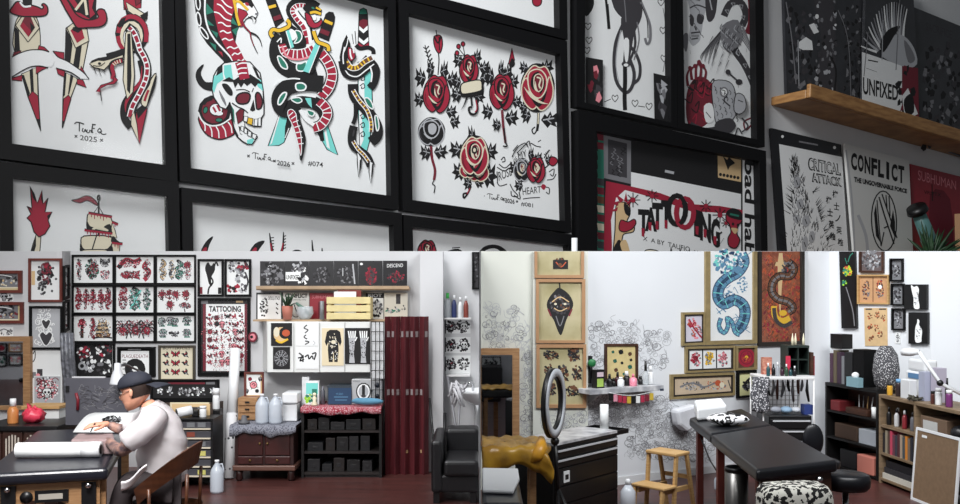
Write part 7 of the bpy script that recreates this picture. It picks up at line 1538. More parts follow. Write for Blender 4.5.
# ---- wooden step stool
fS = Vector((-.72,-.69,0)); sS = Vector((.69,-.72,0)); CS = Vector((X(668,6.95),6.95,0))
def sbx(u0,u1,v0,v1,z0,z1): m = MB(); m.M = Matrix(((sS.x,fS.x,0,CS.x),(sS.y,fS.y,0,CS.y),(0,0,1,0),(0,0,0,1))); m.box(u0,u1,v0,v1,z0,z1); return m
ss = thing('step_stool', 'pale wooden two step stool by the black side tray', 'stool', CS)
mesh_obj('top_step', sbx(-.14,.14,-.09,.1,.475,.5), WOODL, ss, bevel=.006); mesh_obj('lower_step', sbx(-.15,.15,.1,.27,.245,.265), WOODL, ss, bevel=.006)
for s in (-1,1):
    m = MB(); m.M = Matrix(((sS.x,fS.x,0,CS.x),(sS.y,fS.y,0,CS.y),(0,0,1,0),(0,0,0,1)))
    def leg(v0,z0,v1,z1,w=.03): q = [(s*.125-.011,v0,z0),(s*.125-.011,v0+w,z0),(s*.125-.011,v1+w,z1),(s*.125-.011,v1,z1)]; n = MB(); n.M = m.M; n.prism([Vector(p) for p in q], (.022,0,0)); return n
    mesh_obj('leg', leg(.1,0,.06,.474), WOODL, ss); mesh_obj('leg', leg(-.19,0,-.08,.474), WOODL, ss); mesh_obj('leg', leg(.27,0,.235,.244), WOODL, ss); mesh_obj('side_rail', sbx(s*.1-.009,s*.1+.009,-.12,.25,.2,.235), WOODL, ss)
mesh_obj('cross_rail', sbx(-.11,.11,-.13,-.11,.28,.31), WOODL, ss)

# ---- black treatment bed
zB = .68; N1, N2, N3, N4 = ONZ(757,470,zB), ONZ(838,460.5,zB), ONZ(742,408,zB), ONZ(689,417.5,zB)
bd = thing('treatment_bed', 'long black padded treatment bed in the right room', 'bed', (N1+N2+N3+N4)/4*1-Vector((0,0,zB)))
def bpan(t0, t1, i0=0, i1=1):
    f = lambda s, t: (N1*(1-s)+N2*s)*(1-t)+(N4*(1-s)+N3*s)*t
    m = MB(); m.prism([f(i0,t0)-Vector((0,0,.075)),f(i1,t0)-Vector((0,0,.075)),f(i1,t1)-Vector((0,0,.075)),f(i0,t1)-Vector((0,0,.075))], (0,0,.075)); return m
BF = lambda s, t: (N1*(1-s)+N2*s)*(1-t)+(N4*(1-s)+N3*s)*t
mesh_obj('padded_section', bpan(0,.595), LEATHER, bd, bevel=.025, seg=4); mesh_obj('padded_section', bpan(.605,1), LEATHER, bd, bevel=.025, seg=4)
m = MB(); q = [BF(.06,.015),BF(.94,.015),BF(.94,.035),BF(.06,.035)]; m.prism([p-Vector((0,0,.26)) for p in q], (0,0,.183)); mesh_obj('end_panel', m, WOODD, bd)
for s, t in ((.1,.05),(.9,.05),(.1,.9),(.9,.9),(.1,.55),(.9,.55)): p = BF(s,t); mesh_obj('leg', MB().box(p.x-.025,p.x+.025,p.y-.025,p.y+.025,0,zB-.076), WOODR, bd)
for s in (.22,.75): p = BF(s,0)-Vector((0,.012,.1)); mesh_obj('knob', MB().ball(p,.022), CHROME, bd)
mesh_obj('tie_cable', MB().tube([BF(.1,.55)-Vector((0,0,.3)),BF(.1,.72)-Vector((0,0,.25)),BF(.1,.9)-Vector((0,0,.12))],.006,6), BLACKP, bd)
# pillow and sheet
def pillow(name, label, c, sx, sy, sz, rot, mat, cat, squash=2.6):
    mb = MB(); vs = []; fs = []; n1, n2 = 14, 28; cr, sr = math.cos(rot), math.sin(rot)
    for i in range(n1+1):
        th = math.pi*i/n1
        for k in range(n2):
            a_ = 2*math.pi*k/n2; e = lambda v, p: math.copysign(abs(v)**p, v)
            x = sx*e(math.sin(th),.6)*e(math.cos(a_),.45); y = sy*e(math.sin(th),.6)*e(math.sin(a_),.45); z = sz*e(math.cos(th),1.1)*(1-.25*(abs(x)/sx)**3)
            vs.append(Vector((c.x+x*cr-y*sr,c.y+x*sr+y*cr,c.z+sz+z)))
    for i in range(n1):
        for k in range(n2): k2 = (k+1) % n2; fs.append((i*n2+k,(i+1)*n2+k,(i+1)*n2+k2,i*n2+k2))
    mb.add(vs, fs, True); return solo(name, mb, mat, label, cat)
COW = pat_mat('cow_pattern', (14,14,16), (228,228,230), 17, 'NOISE', thr=.5)
ang = math.atan2(N2.y-N1.y,N2.x-N1.x)
pillow('pillow', 'black and white cow patterned pillow at the head of bed', ONZ(728,425,zB)+Vector((0,0,.002)), .15, .12, .045, ang, COW, 'pillow')
m = MB(); q = [ONZ(697,414.5,zB+.06),ONZ(727,411,zB+.06),ONZ(722,403.5,zB+.06),ONZ(694,406,zB+.06)]; m.prism([Vector((p.x,p.y,zB+.003)) for p in q], (0,0,.11)); solo('pillow', m, M('white_cotton',(232,234,236),.9), 'plain white folded pillow behind the cow patterned pillow', 'pillow', bevel=.025, seg=3)
# steel bin, jug
p = Vector((X(736.5,5.95),5.95,0)); tb = thing('trash_bin', 'slim brushed steel waste bin beside the black bed', 'bin', p); hb = .565
mesh_obj('body', MB().lathe(p, [(.07,0),(.074,.01),(.076,hb-.03)], 26), M('dark_steel',(110,108,106),.3,metal=.9), tb); mesh_obj('rim', MB().lathe(p+Vector((0,0,hb-.029)), [(.078,0),(.079,.02),(.072,.029),(.06,.01),(.058,-.1),(.0,-.1)], 26), BLACKP, tb)
jug(719, 490, 7.85, .085, .14, 'small white jug on the floor under the black bed')
# zebra ottoman
ZEB = pat_mat('zebra_pattern', (228,226,216), (22,20,20), 34, 'NOISE', thr=.5)
ot = thing('ottoman', 'fluffy zebra patterned ottoman at the foot of black bed', 'ottoman', (X(793,5.02),5.02,0)); c = Vector((X(794,5.02),5.02,0)); zo = .66
mb = MB(); vs = []; fs = []; n2 = 40; R = random.Random(2)
for z, q in ((.42,.94),(.44,1),(.55,1.02),(.61,.98),(.64,.85),(.652,.5),(.655,.02)):
    for k in range(n2): a_ = 2*math.pi*k/n2; e = lambda v: math.copysign(abs(v)**.5, v); vs.append(c+Vector((.205*q*e(math.cos(a_))+R.uniform(-.003,.003),.13*q*e(math.sin(a_))+R.uniform(-.003,.003)+.03*e(math.cos(a_))*q,z)))
for i in range(6):
    for k in range(n2): k2 = (k+1) % n2; fs.append((i*n2+k,i*n2+k2,(i+1)*n2+k2,(i+1)*n2+k))
mb.add(vs, fs, True); mesh_obj('cushion', mb, ZEB, ot)
for sx in (-.15,.15):
    for sy in (-.08,.08): mesh_obj('leg', MB().cyl(c+Vector((sx,sy+sx*.15,0)),c+Vector((sx,sy+sx*.15,.44)),.015), BLACKP, ot)
# stools
def stool(label, px, py, Y, r_, th):
    c = PX(px,py,Y); b = Vector((c.x,c.y,0)); t = thing('round_stool', label, 'stool', b)
    mesh_obj('seat', MB().lathe(Vector((c.x,c.y,c.z-th)), [(r_*.9,0),(r_,th*.2),(r_*1.02,th*.6),(r_*.97,th*.9),(r_*.85,th),(0.001,th*1.02)], 32), LEATHER, t)
    mesh_obj('column', MB().cyl(b+Vector((0,0,.08)),Vector((c.x,c.y,c.z-th-.001)),.02), CHROME, t)
    for k in range(5): a_ = .4+k*1.2566; mesh_obj('leg', MB().tube([b+Vector((0,0,.1)),b+Vector((r_*.8*math.cos(a_),r_*.8*math.sin(a_),.03))],.013,8), CHROME, t)
stool('round black padded stool on chrome base at the bed corner', 845.5, 473, 5.75, .148, .1)
tc_ = thing('task_chair', 'black chair with an oval backrest behind the bed', 'chair', (X(815,6.6),6.6,0)); c = PX(813,440.5,6.55)
mb = MB(); mb.ball(c,1,.078,.03,.122,18,12); mesh_obj('backrest', mb, LEATHER, tc_); mesh_obj('back_post', MB().tube([c+Vector((0,.03,-.06)),Vector((c.x+.01,6.62,.52)),Vector((c.x+.1,6.66,.45))],.014,8), BLACKP, tc_)
mesh_obj('seat', MB().lathe(Vector((c.x+.12,6.72,.41)), [(.13,0),(.14,.02),(.14,.05),(.12,.065)], 24), LEATHER, tc_); mesh_obj('column', MB().cyl(Vector((c.x+.12,6.72,.05)),Vector((c.x+.12,6.72,.409)),.02), CHROME, tc_)
for k in range(5): a_ = .2+k*1.2566; mesh_obj('leg', MB().tube([Vector((c.x+.12,6.72,.1)),Vector((c.x+.12+.17*math.cos(a_),6.72+.17*math.sin(a_),.02))],.012,8), BLACKP, tc_)

# ---- white wire shelf with drawers below
yW0, yW1 = 8.15, 8.55; zW = Z(377,yW0); xw0, xw1 = X(763,yW0), X(815,yW0)
ws = thing('wire_shelf', 'white topped wire shelf unit left of the corner, tools hanging', 'shelf unit', ((xw0+xw1)/2,8.35,0))
mesh_obj('top_board', MB().box(xw0,xw1,yW0,yW1,zW-.025,zW), SHW, ws, bevel=.004)
for xx in (xw0+.006,xw1-.006):
    for yy in (yW0+.01,yW1-.01): mesh_obj('post', MB().cyl((xx,yy,0),(xx,yy,zW-.026),.007), SHW, ws)
g = MB()
for i in range(12): x = xw0+.02+(xw1-xw0-.04)*i/11; g.cyl((x,yW1-.01,.6),(x,yW1-.01,zW-.026),.0028,None,5)
for i in range(8): z = .62+(zW-.66)*i/7; g.cyl((xw0+.01,yW1-.012,z),(xw1-.01,yW1-.012,z),.0028,None,5)
mesh_obj('wire_back', g, STEEL, ws)
dz = Z(416,8.12)
du = thing('drawer_cabinet', 'black drawer cabinet under the white wire shelf', 'cabinet', ((xw0+xw1)/2,8.32,0)); xa_, xb_ = X(770,8.1), X(813,8.1)
mesh_obj('body', MB().box(xa_,xb_,8.13,8.5,.04,dz), BLACKP, du, bevel=.005); zz = dz-.02
for i in range(4): d = mesh_obj('drawer', MB().box(xa_+.01,xb_-.01,8.115,8.129,zz-.09,zz-.008), BLACKP, du, bevel=.003); mesh_obj('handle', MB().box(xa_+.03,xb_-.02,8.104,8.114,zz-.03,zz-.018), M('pale_handle',(196,198,202),.4), d); zz -= .095
def stand(mb, px0, px1, pyt, Y, d, zb): return mb.box(X(px0,Y),X(px1,Y),Y,Y+d,zb,Z(pyt,Y))
zz = zW+.001
solo('photo_box', stand(MB(),762.8,772,357.5,8.4,.06,zz), M('peach_card',(206,150,126),.7,rgb2=(150,70,60),scale=30), 'peach printed box at left end of the wire shelf top', 'box')
def sbot(px, top, Y, r_, m_, cm, label, z0, name='ink_bottle', group=None):
    p = Vector((X(px,Y),Y,z0)); h = Z(top,Y)-z0; t = thing(name, label, 'bottle', p, group); mesh_obj('bottle_body', MB().lathe(p, [(r_*.95,0),(r_,.008),(r_,h*.6),(r_*.4,h*.75)], 12), m_, t); mesh_obj('cap', MB().lathe(p+Vector((0,0,h*.751)), [(r_*.45,0),(r_*.4,h*.249)], 10), cm, t)
INKB = [M('ink_bottle_%s' % n, c, .25) for n, c in (('teal',(40,74,80)),('black',(20,20,24)),('grey',(150,154,160)),('plum',(60,34,50)),('green',(46,70,52)))]
words_ = ['first','second','third','fourth','fifth','sixth','seventh']
for i, (px, top) in enumerate(((768.2,363),(773.4,364),(777.6,362),(782,366),(786.4,364),(790.4,367),(794.6,366))):
    sbot(px, top, 8.23+.03*(i % 2), .017, INKB[i % 5], (WHITEP,BLACKP)[i % 2], '%s small ink bottle from the left on the wire shelf top' % words_[i], zz, group='ink bottles on the wire shelf')
dg = thing('display_cabinet', 'dark green small open cabinet standing on the wire shelf', 'cabinet', (X(798,8.4),8.42,zz)); DG = M('dark_green_paint',(34,46,42),.5); hx0, hx1, hz = X(787.5,8.33), X(809,8.33), Z(345.5,8.33)
mesh_obj('back_panel', MB().box(hx0,hx1,8.52,8.53,zz,hz), DG, dg)
for xx in (hx0,(hx0+hx1)/2-.004,hx1-.008): mesh_obj('side_panel', MB().box(xx,xx+.008,8.33,8.519,zz,hz), DG, dg)
for z_ in (zz,(zz+hz)/2,hz-.008): mesh_obj('shelf', MB().box(hx0+.009,hx1-.009,8.34,8.518,z_,z_+.008), DG, dg)
mesh_obj('front_frame', MB().box(hx0,hx1,8.32,8.329,hz-.02,hz), DG, dg)
for i, px in enumerate((792.5,795.5,803.5)): mb = MB().lathe(Vector((X(px,8.4),8.4,hz+.001)), [(.012,0),(.012,.05),(.005,.09),(.002,.11)], 8); solo('paint_brush_tube', mb, M('cream_plastic',(226,218,190),.5), ['left cream brush tube on the dark green cabinet','middle cream brush tube on the dark green cabinet','right cream brush tube on the dark green cabinet'][i], 'brush', 'brush tubes on the green cabinet')
solo('red_card', MB().box(X(786,8.3),X(790.5,8.3),8.3,8.31,zz,Z(356,8.3)), M('crimson_card',(190,40,70),.6), 'small crimson card leaning before the dark green cabinet', 'card')
for i, (a0_, b0_, top, m_) in enumerate(((810.6,813.6,352.5,WOODD),(814.2,818.4,356,M('red_book',(130,34,44),.6)))): solo('book', stand(MB(),a0_,b0_,top,8.3,.15,zz) if b0_ < 815 else MB().box(X(a0_,8.3)-.004,X(815,8.3)-.002,8.3,8.45,zz,Z(top,8.3)), m_, ['narrow dark brown book right of green cabinet','narrow red book at right end of the wire shelf'][i], 'book')
# hanging tools, patterned cloth, drawer top clutter
r = random.Random(9); TL = [BLACKP, STEEL, M('brown_grip',(96,60,50),.5), SILVERG]
ordn = ['first','second','third','fourth','fifth','sixth','seventh','eighth','ninth']
for i in range(9):
    x = X(768+i*4.9,8.5); z1 = zW-.045-r.uniform(0,.02); L = r.uniform(.1,.24); mb = MB(); mb.tube([Vector((x,8.5,z1)),Vector((x+r.uniform(-.01,.01),8.49,z1-L*.5)),Vector((x+r.uniform(-.02,.02),8.5,z1-L))],[.006,.016,.01],7)
    solo('hanging_tool', mb, TL[i % 4], '%s tool from the left hanging on the wire back' % ordn[i], 'tool', 'tools hanging on the wire back')
LACE = pat_mat('lace_cloth', (222,222,226), (72,72,78), 62, thr=.36)
cl = MB(); vs = []; fs = []
for i in range(9):
    for j in range(9): u, v = i/8, j/8; vs.append(Vector((X(752,8.1)+.16*u+.012*math.sin(v*9),8.1+.02*math.sin(u*14),Z(377,8.1)-.33*v*(1-.15*abs(u-.5)))))
for i in range(8):
    for j in range(8): fs.append((i*9+j,i*9+j+1,(i+1)*9+j+1,(i+1)*9+j))
cl.add(vs,fs,True); o = solo('hanging_lace_cloth', cl, LACE, 'black and white patterned cloth hung at left side of wire shelf', 'cloth'); o.modifiers.new('t','SOLIDIFY').thickness = .006
for i, (px, rr, m_, lb_) in enumerate(((776,.05,M('grey_wad',(150,154,164),.9,bump=.5),'grey crumpled wipe left on the black drawer cabinet'),(786,.055,M('blue_wad',(150,180,206),.9,bump=.5),'pale blue crumpled wipe on the black drawer cabinet'),(795.5,.045,M('white_wad',(214,218,224),.9,bump=.5),'white crumpled wipe on the black drawer cabinet'))):
    mb = MB(); mb.ball(Vector((X(px,8.3),8.3,dz+.034)),rr,1,1,.6,12,8); solo('crumpled_wipe', mb, m_, lb_, 'wipe')
mb = MB(); mb.box(X(804.5,8.2),X(813,8.2),8.2,8.3,dz+.002,Z(405,8.2)); solo('small_box', mb, M('cobalt_box',(40,58,120),.5), 'small cobalt blue box at right end of the drawer cabinet', 'box')

# ---- corner black shelf and long wooden shelf on the right
A2 = Vector((X(825,9.0),9.0,0)); B2 = Vector((X(877.5,8.22),8.22,0)); u2 = (B2-A2).normalized(); w2 = Vector((-u2.y,u2.x,0)); L2 = (B2-A2).length
if w2.x < 0: w2 = -w2
def c2(u0,u1,w0,w1,z0,z1,mb=None): m = mb or MB(); m.M = Matrix(((u2.x,w2.x,0,A2.x),(u2.y,w2.y,0,A2.y),(0,0,1,0),(0,0,0,1))); m.box(u0,u1,w0,w1,z0,z1); m.M = None; return m
D2 = .26; H2 = .83
cs = thing('bookcase', 'dark open bookcase in the corner left of the wooden shelf', 'bookcase', A2+u2*L2/2+w2*D2/2)
mesh_obj('top', c2(0,L2,0,D2,H2-.03,H2), BLKW, cs); 
for a_ in (0,L2-.025): mesh_obj('side_panel', c2(a_,a_+.025,.002,D2,0,H2-.031), BLKW, cs)
mesh_obj('back_panel', c2(.026,L2-.026,D2-.015,D2,0,H2-.031), WOODD, cs)
for z in (.03,.3,.56): mesh_obj('shelf', c2(.026,L2-.026,.004,D2-.016,z-.018,z), BLKW, cs)
def in2(u, w, z): return A2+u2*u+w2*w+Vector((0,0,z))
IT = [('storage_box',(.06,.2,.02,.2,.5605,.66),M('red_tin',(110,36,40),.5),'dark red tin on the top shelf of the dark corner bookcase'),('wooden_tray',(.3,.62,.02,.2,.5605,.62),WOODD,'brown wooden tray on top shelf of dark corner bookcase'),
      ('storage_box',(.1,.45,.04,.22,.3005,.44),M('umber_box',(70,52,40),.6),'brown box on the middle shelf of the dark corner bookcase'),
      ('plastic_tub',(.5,.75,.02,.2,.3005,.44),clear_plastic('tub_plastic',(190,196,204),.6),'clear plastic tub on middle shelf of dark corner bookcase'),('storage_box',(.2,.45,.03,.22,.0305,.2),DK[0],'dark grey box on bottom shelf of dark corner bookcase')]
for n_, q, m_, l_ in IT: solo(n_, c2(*q), m_, l_, 'box' if 'box' in n_ else n_.split('_')[-1], bevel=.006)
p = in2(.78,.06,.5605); 
mb = MB().lathe(in2(L2-.1,.05,.5605), [(.03,0),(.032,.1),(.012,.1)], 16); solo('paper_towel_roll', mb, PAPER, 'small white paper roll on the top shelf of corner bookcase', 'paper roll')
for i in range(4): mb = MB().tube([in2(.4+i*.06,.1,.625),in2(.37+i*.07,.12,.74)],[.006,.005],6); solo('paint_brush', mb, [WHITEP,SILVERG,WOODL,WHITEP][i], '%s brush from the left standing in the brown wooden tray' % words_[i], 'brush', 'brushes in the wooden tray')
solo('plastic_bin', c2(.5,.74,.0,.2,.0305,.2), M('salmon_plastic',(190,118,104),.5), 'salmon pink bin on the bottom shelf of the dark corner bookcase', 'bin', bevel=.01)
mb = MB(); mb.ball(Vector((X(838,7.9),7.9,.43)),.09,1.3,1,.5,14,9); 
# on top of the corner bookcase
zq = H2+.001
BK = [(.02,.07,353,M('plum_file',(74,48,66),.6),'plum magazine file at left on the corner bookcase'),(.08,.13,350,M('khaki_file',(98,88,70),.6),'khaki magazine file second on the corner bookcase'),(.14,.2,352,M('violet_file',(60,42,58),.6),'violet magazine file third on the corner bookcase'),(.21,.25,356,SILVERG,'slim grey album on the corner bookcase'),(.26,.38,352,BLACKP,'black spiral notebook standing on the corner bookcase'),(.39,.55,349,BLACKF,'large black folder leaning at right of notebooks')]
for u0, u1, top, m_, l_ in BK:
    q = in2(u0,.04,0); h = Z(top,q.y); solo('binder', c2(u0,u1,.04,.18,zq,h), m_, l_, 'binder')
q = in2(.0,.1,0); solo('storage_box', c2(.015,.2,.05,.17,Z(348.8,q.y)+.012,Z(333.5,q.y)), BLACKP, 'flat black box lying on top of the magazine files', 'box')
solo('paper_stack', c2(.02,.19,.06,.16,Z(348.8,q.y)-.0,Z(348.8,q.y)+.011), PAPER, 'white papers between magazine files and the flat black box', 'papers')
tsb = thing('tissue_box', 'pale blue tissue box before the black folder', 'box', in2(.5,.02,zq)); mesh_obj('box', c2(.4,.58,-.04,.012,zq,zq+.09), M('pale_blue_card',(128,162,172),.6), tsb); mb = MB(); mb.ball(in2(.5,-.014,zq+.11),.03,1.2,.5,1); mesh_obj('tissue', mb, PAPER, tsb)
BALL = pat_mat('doodle_pattern', (222,222,224), (70,70,74), 80, thr=.32)
p = in2(L2-.04,.12,zq); hh = Z(346,p.y)-p.z; mb = MB(); mb.lathe(p, [(.07,0),(.1,.05),(.118,hh*.45),(.1,hh*.8),(.05,hh),(.001,hh*1.01)], 22); solo('patterned_bag', mb, BALL, 'round black and white doodle patterned bag on the bookcase end', 'bag')
# long wooden shelf
A3 = Vector((X(878.6,8.18),8.18,0)); B3 = Vector((X(966,6.9),6.9,0)); u3 = (B3-A3).normalized(); w3 = Vector((-u3.y,u3.x,0))
if w3.x < 0: w3 = -w3
L3 = (B3-A3).length; H3 = .8; D3 = .36
def c3(u0,u1,w0,w1,z0,z1,mb=None): m = mb or MB(); m.M = Matrix(((u3.x,w3.x,0,A3.x),(u3.y,w3.y,0,A3.y),(0,0,1,0),(0,0,0,1))); m.box(u0,u1,w0,w1,z0,z1); m.M = None; return m
def u_at(px): # parameter along the shelf front seen at a pixel column
    s = (px-HX)/F; return (s*A3.y-A3.x)/(u3.x-s*u3.y)
PW = M('pale_board', (142,120,95), .55, rgb2=(116,97,74), scale=6, stretch=(1,1,8))
wsf = thing('shelf_unit', 'long pale wooden open shelf unit along the right wall', 'shelf unit', A3+u3*L3/2+w3*D3/2); um = u_at(913.5)
mesh_obj('top', c3(0,L3,0,D3,H3-.03,H3), PW, wsf, bevel=.003)
for a_ in (0,um-.0,L3-.03): mesh_obj('side_panel', c3(a_,a_+.03,.002,D3,0,H3-.031), PW, wsf)
mesh_obj('back_panel', c3(.031,L3-.031,D3-.012,D3,.02,H3-.031), WOODD, wsf)
zsh = (.05,.28,.53)
for z in zsh: mesh_obj('shelf', c3(.031,um-.001,.003,D3-.013,z-.022,z), PW, wsf)
mesh_obj('shelf', c3(um+.031,L3-.031,.003,D3-.013,.5,.52), PW, wsf)
r = random.Random(14); bc = [(40,36,38),(150,140,120),(90,70,60),(196,70,96),(110,60,74),(60,60,70),(84,44,50),(170,150,130),(70,80,84),(206,130,50),(120,104,90),(44,44,52)]
u = .045; i = 0
names_ = ['dark','beige','brown','pink','plum','slate','maroon','sand','grey green','orange','taupe','charcoal']
while u < um-.05 and i < 12:
    t_ = (um-.09)/12*.92; h_ = r.uniform(.17,.215); solo('book', c3(u,u+t_,.015,.2,.2805,.2805+h_), M('book_'+names_[i].replace(' ','_'),bc[i],.6), '%s book in the row on middle shelf of wooden unit' % names_[i], 'book', 'books on the wooden shelf unit'); u += t_+.004; i += 1
for j, (nm, c_, hh) in enumerate((('white',(206,202,190),.05),('charcoal',(50,50,54),.05),('black',(28,28,32),.06))):
    z0 = .0505+sum((.052,.052)[:j]); solo('large_book', c3(.05+.01*j,um-.04,.01+.01*j,.25,z0,z0+hh-.002), M('flat_'+nm,c_,.5), 'large %s book lying in the pile on lowest wooden shelf' % nm, 'book', 'books lying on the lowest shelf')
bcol = [('black',(24,22,24)),('maroon',(80,30,36)),('white',(200,200,200)),('plum',(64,38,56)),('red',(130,40,48)),('umber',(58,40,34)),('grey',(100,100,106)),('navy',(34,38,56))]
for j, (nm, c_) in enumerate(bcol):
    p = A3+u3*(.07+(um-.12)*j/7)+w3*(.06+.05*(j % 2)); p.z = .5305; t = thing('ink_bottle', '%s ink bottle on top shelf inside the wooden unit' % nm, 'bottle', p, 'ink bottles inside the wooden unit'); m_ = M('inkcol_'+nm,c_,.3); mesh_obj('bottle_body', MB().lathe(p, [(.02,0),(.021,.01),(.021,.1),(.009,.125)], 12), m_, t); mesh_obj('cap', MB().lathe(p+Vector((0,0,.126)), [(.011,0),(.009,.035)], 10), WHITEP if j % 3 == 1 else BLACKP, t)
cbx = thing('storage_box', 'brown cardboard box with white label inside wooden unit', 'box', A3+u3*(um+.2)+w3*.15+Vector((0,0,.521))); mesh_obj('box', c3(um+.05,um+.42,.03,.27,.521,.69), M('brown_card',(112,90,72),.7), cbx, bevel=.005); mesh_obj('label_sheet', c3(um+.1,um+.3,.024,.029,.57,.66), M('label_grey',(190,190,188),.7), cbx)
mb = MB(); mb.tube([A3+u3*(um+.49)+w3*.1+Vector((0,0,.61)),A3+u3*(um+.54)+w3*.06+Vector((0,0,.61)),A3+u3*(um+.6)+w3*.05+Vector((0,0,.6))],[.05,.065,.05],12); solo('duffel_bag', mb, LEATHER, 'black rolled bag stuffed into the wooden unit at far right', 'bag')
# cork board leaning in front
uu0, uu1 = u_at(921), u_at(966); ckb = thing('cork_board', 'tall brown board with white edging leaning on the wooden unit', 'board', A3+u3*(uu0+uu1)/2-w3*.1)
def slant(u0,u1,w,z0,z1,th): 
    f = lambda u, z: A3+u3*u+w3*(-.075+.05*z/.62+w)+Vector((0,0,z)); m = MB(); m.prism([f(u0,z0),f(u1,z0),f(u1,z1),f(u0,z1)], -w3*th); return m
zc3 = .6; mesh_obj('board_panel', slant(uu0+.02,uu1-.02,0,.02,zc3-.02,.012), M('cork',(126,102,78),.8,noise=.15,scale=30), ckb)
for q in ((uu0,uu0+.02,0.0,zc3),(uu1-.02,uu1,0.0,zc3),(uu0+.02,uu1-.02,zc3-.02,zc3),(uu0+.02,uu1-.02,0,.02)): mesh_obj('edge_trim', slant(q[0],q[1],-.001,q[2],q[3],.016), WHITEP, ckb)
mesh_obj('small_label', slant(uu0+.09,uu0+.16,-.0125,zc3-.07,zc3-.05,.002), PAPER, ckb)
# things on the wooden shelf
zt3 = H3+.001
def t3(u,w): p = A3+u3*u+w3*w; p.z = zt3; return p
def jar(px, w, top, r_, m_, cm, label, name='jar', neck=.9, caph=.2):
    u = u_at(px); p = t3(u,w); h = max(.03,Z(top,p.y)-zt3); t = thing(name, label, 'jar' if name == 'jar' else 'bottle', p); mesh_obj('jar_body', MB().lathe(p, [(r_*.95,0),(r_,h*.05),(r_,h*(.9-caph)),(r_*neck,h*(1-caph)-.001)], 14), m_, t); mesh_obj('cap', MB().lathe(p+Vector((0,0,h*(1-caph))), [(r_*neck*1.05,0),(r_*neck*.95,h*caph)], 12), cm, t)
jar(884.5,.05,383,.024,M('amber_jar',(206,156,50),.35),BLACKP,'small amber jar at left end of the wooden shelf top')
jar(890,.08,379,.026,M('dark_jar',(52,40,42),.3),M('blue_cap',(110,160,200),.4),'dark jar with blue cap beside the amber jar')
solo('tissue_box', c3(u_at(897),u_at(906),.03,.1,zt3,Z(379,7.85)), WHITEP, 'white carton in the middle of the wooden shelf top', 'box', bevel=.006)
solo('photo_box', c3(u_at(907.5),u_at(913.5),.1,.18,zt3,Z(371,7.75)), M('blue_white_card',(168,172,192),.6), 'pale blue carton behind the white carton on the shelf', 'box')
solo('photo_box', c3(u_at(915),u_at(921.5),.14,.22,zt3,Z(367,7.65)), M('lilac_card',(180,174,190),.6), 'tall lilac carton right of the pale blue carton', 'box')
r = random.Random(3); mb = MB(); b = t3(u_at(911.5),.035)
for i in range(14): a_ = r.uniform(0,6.28); mb.tube([b+Vector((r.uniform(-.05,.05),r.uniform(-.05,.05),.012)),b+Vector((.06*math.cos(a_),.05*math.sin(a_),r.uniform(.02,.05)))],[.012,.006],5)
solo('tool_heap', mb, M('olive_grip',(72,70,58),.6), 'small heap of olive coloured tools before the cartons', 'tools')
jar(926,.06,391,.018,M('brown_jar',(90,50,44),.3),BLACKP,'tiny brown jar right of the tool heap')
jar(931.5,.06,388,.026,WHITEP,WHITEP,'white tub in the row at right of wooden shelf')
jar(936.5,.09,378,.016,BLACKP,BLACKP,'slim tall black bottle behind the white tub','slim_bottle',.5,.3)
jar(942,.06,390,.026,M('violet_jar',(112,52,108),.35),WHITEP,'violet jar at right of the white tub')
# white machine and lamp at the back of the shelf
mc = thing('stencil_printer', 'white stencil printer machine behind the jars on the shelf', 'printer', t3(u_at(898),.26)); mesh_obj('body', c3(u_at(884),u_at(903),.2,.34,zt3,Z(370,8.1)), WHITEP, mc, bevel=.015); mesh_obj('lid', c3(u_at(884)+.02,u_at(903)-.02,.21,.33,Z(369.8,8.1),Z(358,8.1)), WHITEP, mc, bevel=.02); mesh_obj('control_strip', c3(u_at(887),u_at(901),.195,.1995,Z(378,8.0),Z(373,8.0)), M('blue_strip',(90,130,170),.5), mc)
dl = thing('desk_lamp', 'white angled desk lamp arm rising behind the shelf jars', 'lamp', t3(u_at(941),.31)); b = t3(u_at(941),.31); mesh_obj('base', MB().lathe(b, [(.05,0),(.05,.015),(.015,.02),(.015,.03)], 16), BLACKP, dl)
e1 = PX(940,383,b.y); e2 = PX(919,352,b.y+.1); e3 = PX(902,352,b.y+.2)
mesh_obj('arm', MB().tube([b+Vector((0,0,.03)),e1,(e1+e2)/2,e2],[.012,.016,.016,.016],8), WHITEP, dl); mesh_obj('lamp_head', MB().tube([e2,(e2+e3)/2,e3],[.02,.035,.03],12), WHITEP, dl); mesh_obj('joint', MB().ball(e1,.026), BLACKP, dl)
mb = MB(); q0 = PX(899,345,8.15); mb.box(X(898,8.1),X(913,8.1),8.1,8.16,zt3+.0,Z(346,8.1)) if False else None
# ---- art on the right wall
def sq(x0,x1,y0,y1,s0=0,s1=0): return [(x0,y0),(x1,y0+s0),(x1,y1+s1),(x0,y1)]
def d_flow(a):
    a.line([(846,287),(850,300),(853,312),(854.5,326)],1,'a'); m_blob(a,847.5,271,9,10,'mgmyo',40,3,.2); m_blob(a,844,283,5,5,'mg',14,4,.3); a.ell(850,274,1.2,1.2,'o'); a.line([(848,262),(850,256),(853,253)],1,'g'); a.line([(847,264),(845,258)],.8,'g')
def canvas(pl, q, label, draw, paper, name='canvas', depth=.03):
    return sheet(pl, q, label, draw, paper, name=name, cat='painting', thick=depth, back=.002)
canvas(RBp, [(839,251.4),(854.5,251.4),(856.5,328),(841.5,328.4)], 'tall black canvas with a green flower on the right wall', d_flow, BLACKP)
picture(RBp, sq(858.6,883,251.4,272.6,0,.4), sq(860.4,881.4,251.4,270.6,0,.4), WOODD, 'dark framed grey mandala print cut by the right wall top', lambda a: (m_blob(a,871,260,20,20,'asala',80,3,.09)), paper=M('dusk_paper',(96,84,84),.8), top=False)
